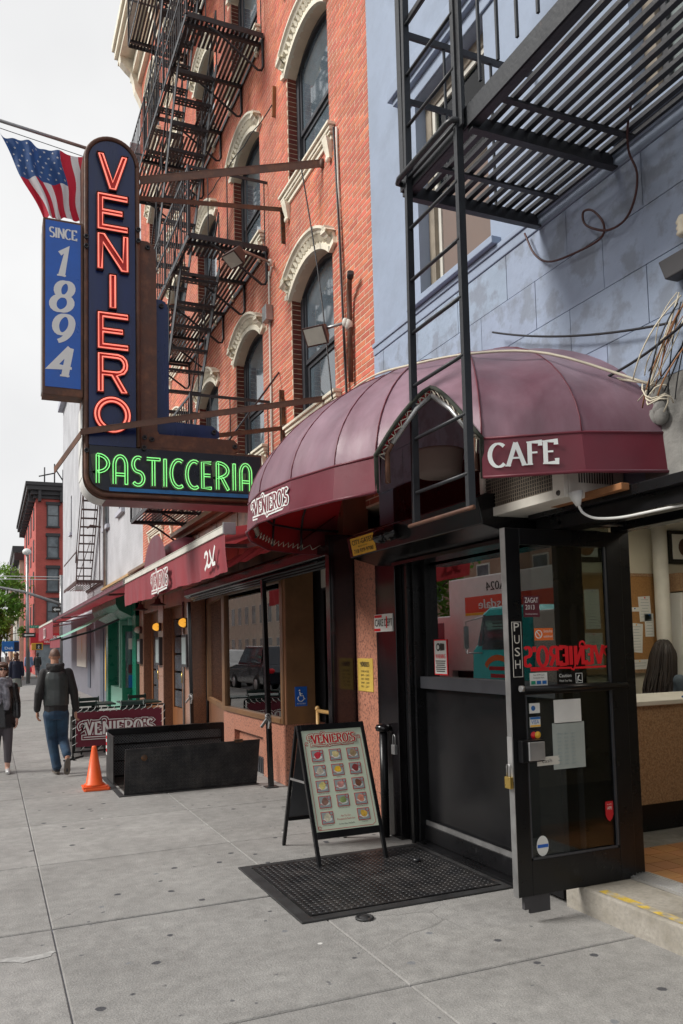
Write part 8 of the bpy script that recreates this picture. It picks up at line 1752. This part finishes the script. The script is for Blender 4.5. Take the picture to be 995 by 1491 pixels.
# ---- woman with scarf and sunglasses, coming towards the camera, cut by the left edge
def woman():
    x, y = .15, 11.9; t = thing('person', 'woman in sunglasses, grey scarf and black leather coat at the left edge', 'person', (x, y, 0)); W = lambda a, b, c: Vector((x+a, y+b, c)); f = Vector((.12, -1, 0))
    mb = MB(); head(mb, W(.0, -.03, 1.37), f, .86); ring_loft(mb, [(W(0, 0, 1.20), .045, .048), (W(0, -.01, 1.33), .042, .045)])
    ring_loft(mb, [(W(0, 0, .72), .135, .095), (W(0, 0, .85), .12, .085), (W(0, 0, 1.0), .12, .085), (W(0, 0, 1.15), .135, .085), (W(0, 0, 1.22), .06, .055)])
    limb(mb, [W(.13, 0, 1.16), W(.175, .02, .92), W(.185, -.04, .72)], [.04, .034, .025]); limb(mb, [W(-.13, 0, 1.16), W(-.175, .02, .92), W(-.18, -.06, .72)], [.04, .034, .025]); hand(mb, W(.186, -.045, .715), (0, -.1, -1), (-.2, -1, 0), .9); hand(mb, W(-.18, -.065, .715), (0, -.1, -1), (.2, -1, 0), .9)
    limb(mb, [W(.06, 0, .74), W(.07, -.06, .42), W(.07, -.04, .08)], [.075, .05, .032]); limb(mb, [W(-.06, 0, .74), W(-.07, .02, .42), W(-.075, .14, .12)], [.075, .05, .032]); limb(mb, [W(.07, -.05, .05), W(.075, -.17, .03)], [.03, .024]); limb(mb, [W(-.075, .14, .10), W(-.08, .06, .03)], [.03, .024])
    fuse(mb, 'body', 'skin_pale', t, .0075, 3)
    mb = MB(); c = W(.0, -.03, 1.37)
    mb.ellip(c+Vector((0, .022, .035)), (.080, .088, .082), 16, 10); mb.ellip(c+Vector((-.058, .0, -.02)), (.026, .060, .070), 12, 8); mb.ellip(c+Vector((.060, .01, -.02)), (.024, .060, .070), 12, 8); mb.ellip(c+Vector((.0, .055, -.04)), (.07, .05, .07), 12, 8); mb.ellip(c+Vector((.02, -.052, .068)), (.055, .030, .022), 12, 8); fuse(mb, 'hair', 'hair_brown', t, .008, 2)
    mb = MB(); fu = f.normalized(); sd = fu.cross(Vector((0, 0, 1)))
    for sx in (-1, 1): mb.ellip(c+fu*.070+sd*sx*.027+Vector((0, 0, .018)), (.025, .012, .018), 12, 8); mb.tube([c+fu*.065+sd*sx*.05+Vector((0, 0, .02)), c+sd*sx*.068+Vector((0, 0, .015))], .003, 5)
    mb.tube([c+fu*.078+sd*.01+Vector((0, 0, .022)), c+fu*.078-sd*.01+Vector((0, 0, .022))], .003, 5); mb.build('sunglasses', 'black_gloss', t)
    mb = MB(); ring_loft(mb, [(W(0, 0, .60), .185, .13), (W(0, 0, .72), .165, .12), (W(0, 0, .88), .145, .105), (W(0, 0, 1.02), .145, .105), (W(0, 0, 1.14), .158, .105), (W(0, 0, 1.21), .09, .08)]); limb(mb, [W(.145, 0, 1.15), W(.185, .02, .92), W(.192, -.035, .75)], [.058, .052, .044]); limb(mb, [W(-.145, 0, 1.15), W(-.185, .02, .92), W(-.188, -.055, .75)], [.058, .052, .044]); fuse(mb, 'coat', 'leather', t, .0095, 3)
    mb = MB()
    for k in range(3): mb.tube([W(.095*math.cos(a)*(1+.05*k), -.015+.085*math.sin(a)*(1+.05*k), 1.235-.03*k+.012*math.sin(a*3+k)) for a in [2*PI*j/16 for j in range(16)]], .034, 8, True)
    mb.tube([W(.03, -.10, 1.18), W(.05, -.13, 1.05), W(.055, -.13, .92), W(.05, -.125, .84)], [.045, .05, .05, .035], 8); mb.tube([W(-.04, -.10, 1.18), W(-.05, -.13, 1.02), W(-.05, -.125, .92)], [.045, .05, .04], 8); fuse(mb, 'scarf', 'scarf', t, .009, 2)
    mb = MB(); limb(mb, [W(.062, 0, .72), W(.072, -.055, .42), W(.072, -.04, .16)], [.085, .062, .046]); limb(mb, [W(-.062, 0, .72), W(-.072, .02, .42), W(-.075, .11, .20)], [.085, .062, .046]); fuse(mb, 'leggings', 'leggings', t, .009, 3)
    for (a, b) in ((W(.07, -.0, .035), W(.08, -.21, .025)), (W(-.075, .16, .11), W(-.082, .05, .02))):
        mb = MB(); mb.tube([a, a+(b-a)*.4+Vector((0, 0, .005)), a+(b-a)*.8, b], [.034, .036, .036, .022], 10); mb.ellip(a+Vector((0, 0, .01)), (.034, .034, .03), 10, 6); fuse(mb, 'shoe', 'silver', t, .008, 2)
woman()
def walker(x, y, hh, top, skirt, hair, label, s=1., away=1, trousers=None):
    t = thing('person', label, 'person', (x, y, 0)); k = hh/1.6; W = lambda a, b, c: Vector((x+a*k, y+b*k*away, c*k)); f = Vector((0, away, 0))
    mb = MB(); head(mb, W(0, .02, 1.48), f, .9*k); ring_loft(mb, [(W(0, 0, 1.3), .05, .05), (W(0, .01, 1.42), .045, .045)]); ring_loft(mb, [(W(0, 0, .78), .14, .1), (W(0, 0, .95), .12, .09), (W(0, 0, 1.2), .15, .09), (W(0, 0, 1.32), .06, .06)])
    limb(mb, [W(.15, 0, 1.25), W(.19, -.02, 1.0), W(.2, .06, .8)], [.045, .038, .028]); limb(mb, [W(-.15, 0, 1.25), W(-.19, 0, 1.0), W(-.2, -.02, .78)], [.045, .038, .028]); hand(mb, W(.2, .06, .8), (0, .1, -1), (0, 1, 0), .9); hand(mb, W(-.2, -.02, .78), (0, .1, -1), (0, 1, 0), .9)
    limb(mb, [W(.07, 0, .8), W(.07, .1, .45), W(.06, .12, .06)], [.08, .052, .034]); limb(mb, [W(-.07, 0, .8), W(-.07, .02, .45), W(-.07, -.16, .10)], [.08, .052, .034]); limb(mb, [W(.06, .1, .04), W(.06, .2, .03)], [.035, .028]); limb(mb, [W(-.07, -.16, .08), W(-.07, -.10, .02)], [.033, .028]); fuse(mb, 'body', 'skin', t, .012, 3)
    mb = MB(); mb.ellip(W(0, -.01, 1.52), (.085*k, .10*k, .09*k), 12, 8); mb.ellip(W(0, -.05, 1.42), (.075*k, .06*k, .10*k), 12, 8); fuse(mb, 'hair', hair, t, .012, 2)
    mb = MB(); ring_loft(mb, [(W(0, 0, .72), .17, .125), (W(0, 0, .95), .15, .115), (W(0, 0, 1.2), .17, .11), (W(0, 0, 1.32), .085, .08)]); limb(mb, [W(.155, 0, 1.25), W(.195, -.02, 1.0), W(.205, .05, .84)], [.062, .055, .046]); limb(mb, [W(-.155, 0, 1.25), W(-.195, 0, 1.0), W(-.205, -.02, .82)], [.062, .055, .046]); fuse(mb, 'top', top, t, .013, 3)
    mb = MB()
    if trousers: limb(mb, [W(.075, 0, .8), W(.075, .1, .45), W(.062, .12, .1)], [.095, .07, .055]); limb(mb, [W(-.075, 0, .8), W(-.075, .02, .45), W(-.072, -.13, .16)], [.095, .07, .055]); fuse(mb, 'trousers', trousers, t, .013, 3)
    else: ring_loft(mb, [(W(0, 0, .46), .19, .16), (W(0, .0, .70), .165, .13), (W(0, 0, .85), .14, .11)]); fuse(mb, 'skirt', skirt, t, .013, 2)
walker(.80, 29.2, 1.62, 'navy_cloth', 'skirt_grey', 'hair_brown', 'woman in a navy jacket and grey skirt walking away')
walker(2.05, 50.5, 1.66, 'blue_shirt', 'skirt_red', 'flag_white', 'person in a blue top and bright red skirt farther off')
walker(1.05, 41.0, 1.62, 'hair_brown', None, 'hair_blond', 'blond person in brown walking ahead of the navy jacket', trousers='leggings')
walker(2.75, 55.0, 1.6, 'jacket', None, 'hair_dark', 'person in a dark coat near the far crossing', trousers='leggings')
walker(.55, 70.0, 1.65, 'jacket', None, 'hair_dark', 'distant pedestrian in black under the blue kiosk sign', trousers='jeans'); walker(1.25, 74.0, 1.62, 'skirt_grey', None, 'hair_dark', 'distant pedestrian in a grey top', trousers='jacket')
# ---- woman with long hair behind the counter
def barista():
    x, y = 5.80, 5.75; t = thing('person', 'woman with long dark hair in a denim shirt behind the cafe counter', 'person', (x, y, .15)); W = lambda a, b, c: Vector((x+a, y+b, c)); f = Vector((1, .1, -.25))
    mb = MB(); head(mb, W(0, 0, 1.46), (1, .15, 0), .92); ring_loft(mb, [(W(-.02, 0, 1.27), .05, .05), (W(-.01, 0, 1.40), .045, .045)]); ring_loft(mb, [(W(-.06, 0, .55), .13, .16), (W(-.06, 0, .85), .10, .14), (W(-.05, 0, 1.08), .10, .16), (W(-.03, 0, 1.24), .085, .13), (W(-.02, 0, 1.30), .05, .06)])
    for sy in (-1, 1): limb(mb, [W(-.03, .16*sy, 1.20), W(.02, .20*sy, .96), W(.25, .14*sy, 1.0)], [.048, .04, .028]); hand(mb, W(.25, .14*sy, 1.0), (1, 0, 0), (0, -sy, .2), .9)
    for sy in (-1, 1): limb(mb, [W(-.05, .08*sy, .6), W(.30, .09*sy, .62), W(.30, .09*sy, .22)], [.085, .06, .04])
    fuse(mb, 'body', 'skin_pale', t, .010, 3)
    mb = MB(); ring_loft(mb, [(W(-.06, 0, .62), .15, .18), (W(-.06, 0, .85), .125, .165), (W(-.05, 0, 1.08), .125, .18), (W(-.03, 0, 1.23), .10, .145), (W(-.02, 0, 1.28), .065, .07)])
    for sy in (-1, 1): limb(mb, [W(-.03, .165*sy, 1.195), W(.02, .21*sy, .96), W(.15, .18*sy, .98)], [.066, .056, .046])
    fuse(mb, 'shirt', 'denim_shirt', t, .011, 3)
    mb = MB(); rnd = random.Random(3); mb.ellip(W(-.03, 0, 1.492), (.088, .084, .090), 18, 12)
    for k in range(190):
        a = rnd.uniform(-1.9, 1.9); e = rnd.uniform(.1, 1.3); s0 = W(-.03-.088*math.cos(a)*math.cos(e), .085*math.sin(a)*math.cos(e), 1.492+.090*math.sin(e)); o_ = Vector((-math.cos(a), math.sin(a), 0)); l = rnd.uniform(.30, .55)
        dx = rnd.uniform(-.03, .03); mb.tube(smooth_pts([s0, s0+o_*.035+Vector((0, 0, -.07)), s0+o_*(.05)+Vector((-.02, 0, -.20)), s0+o_*.06+Vector((-.05+dx, 0, -.36)), s0+o_*.05+Vector((-.09+dx*2, dx, -.10-l))], 3), [rnd.uniform(.006, .011)]*12+[.003], 5)
    mb.build('hair', 'hair_dark', t)
    mb = MB(); mb.box(x-.22, y-.2, .15, x+.22, y+.22, .19) if False else mb.lathe([(.18, .50), (.19, .52), (.19, .55), (0, .56)], (x-.02, y, 0), 16); mb.tube([(x-.02, y, .15), (x-.02, y, .50)], .03, 8); mb.lathe([(0, .15), (.2, .15), (.2, .17), (.03, .19)], (x-.02, y, 0), 14); solo('stool', mb, 'dark_trim', 'round stool under the woman behind the counter', 'stool')
barista()
bpy.data.scenes.remove(TMPS)
for o in COL.objects:
    if o.type == 'MESH' and o.name.startswith('tmp'): bpy.data.objects.remove(o)
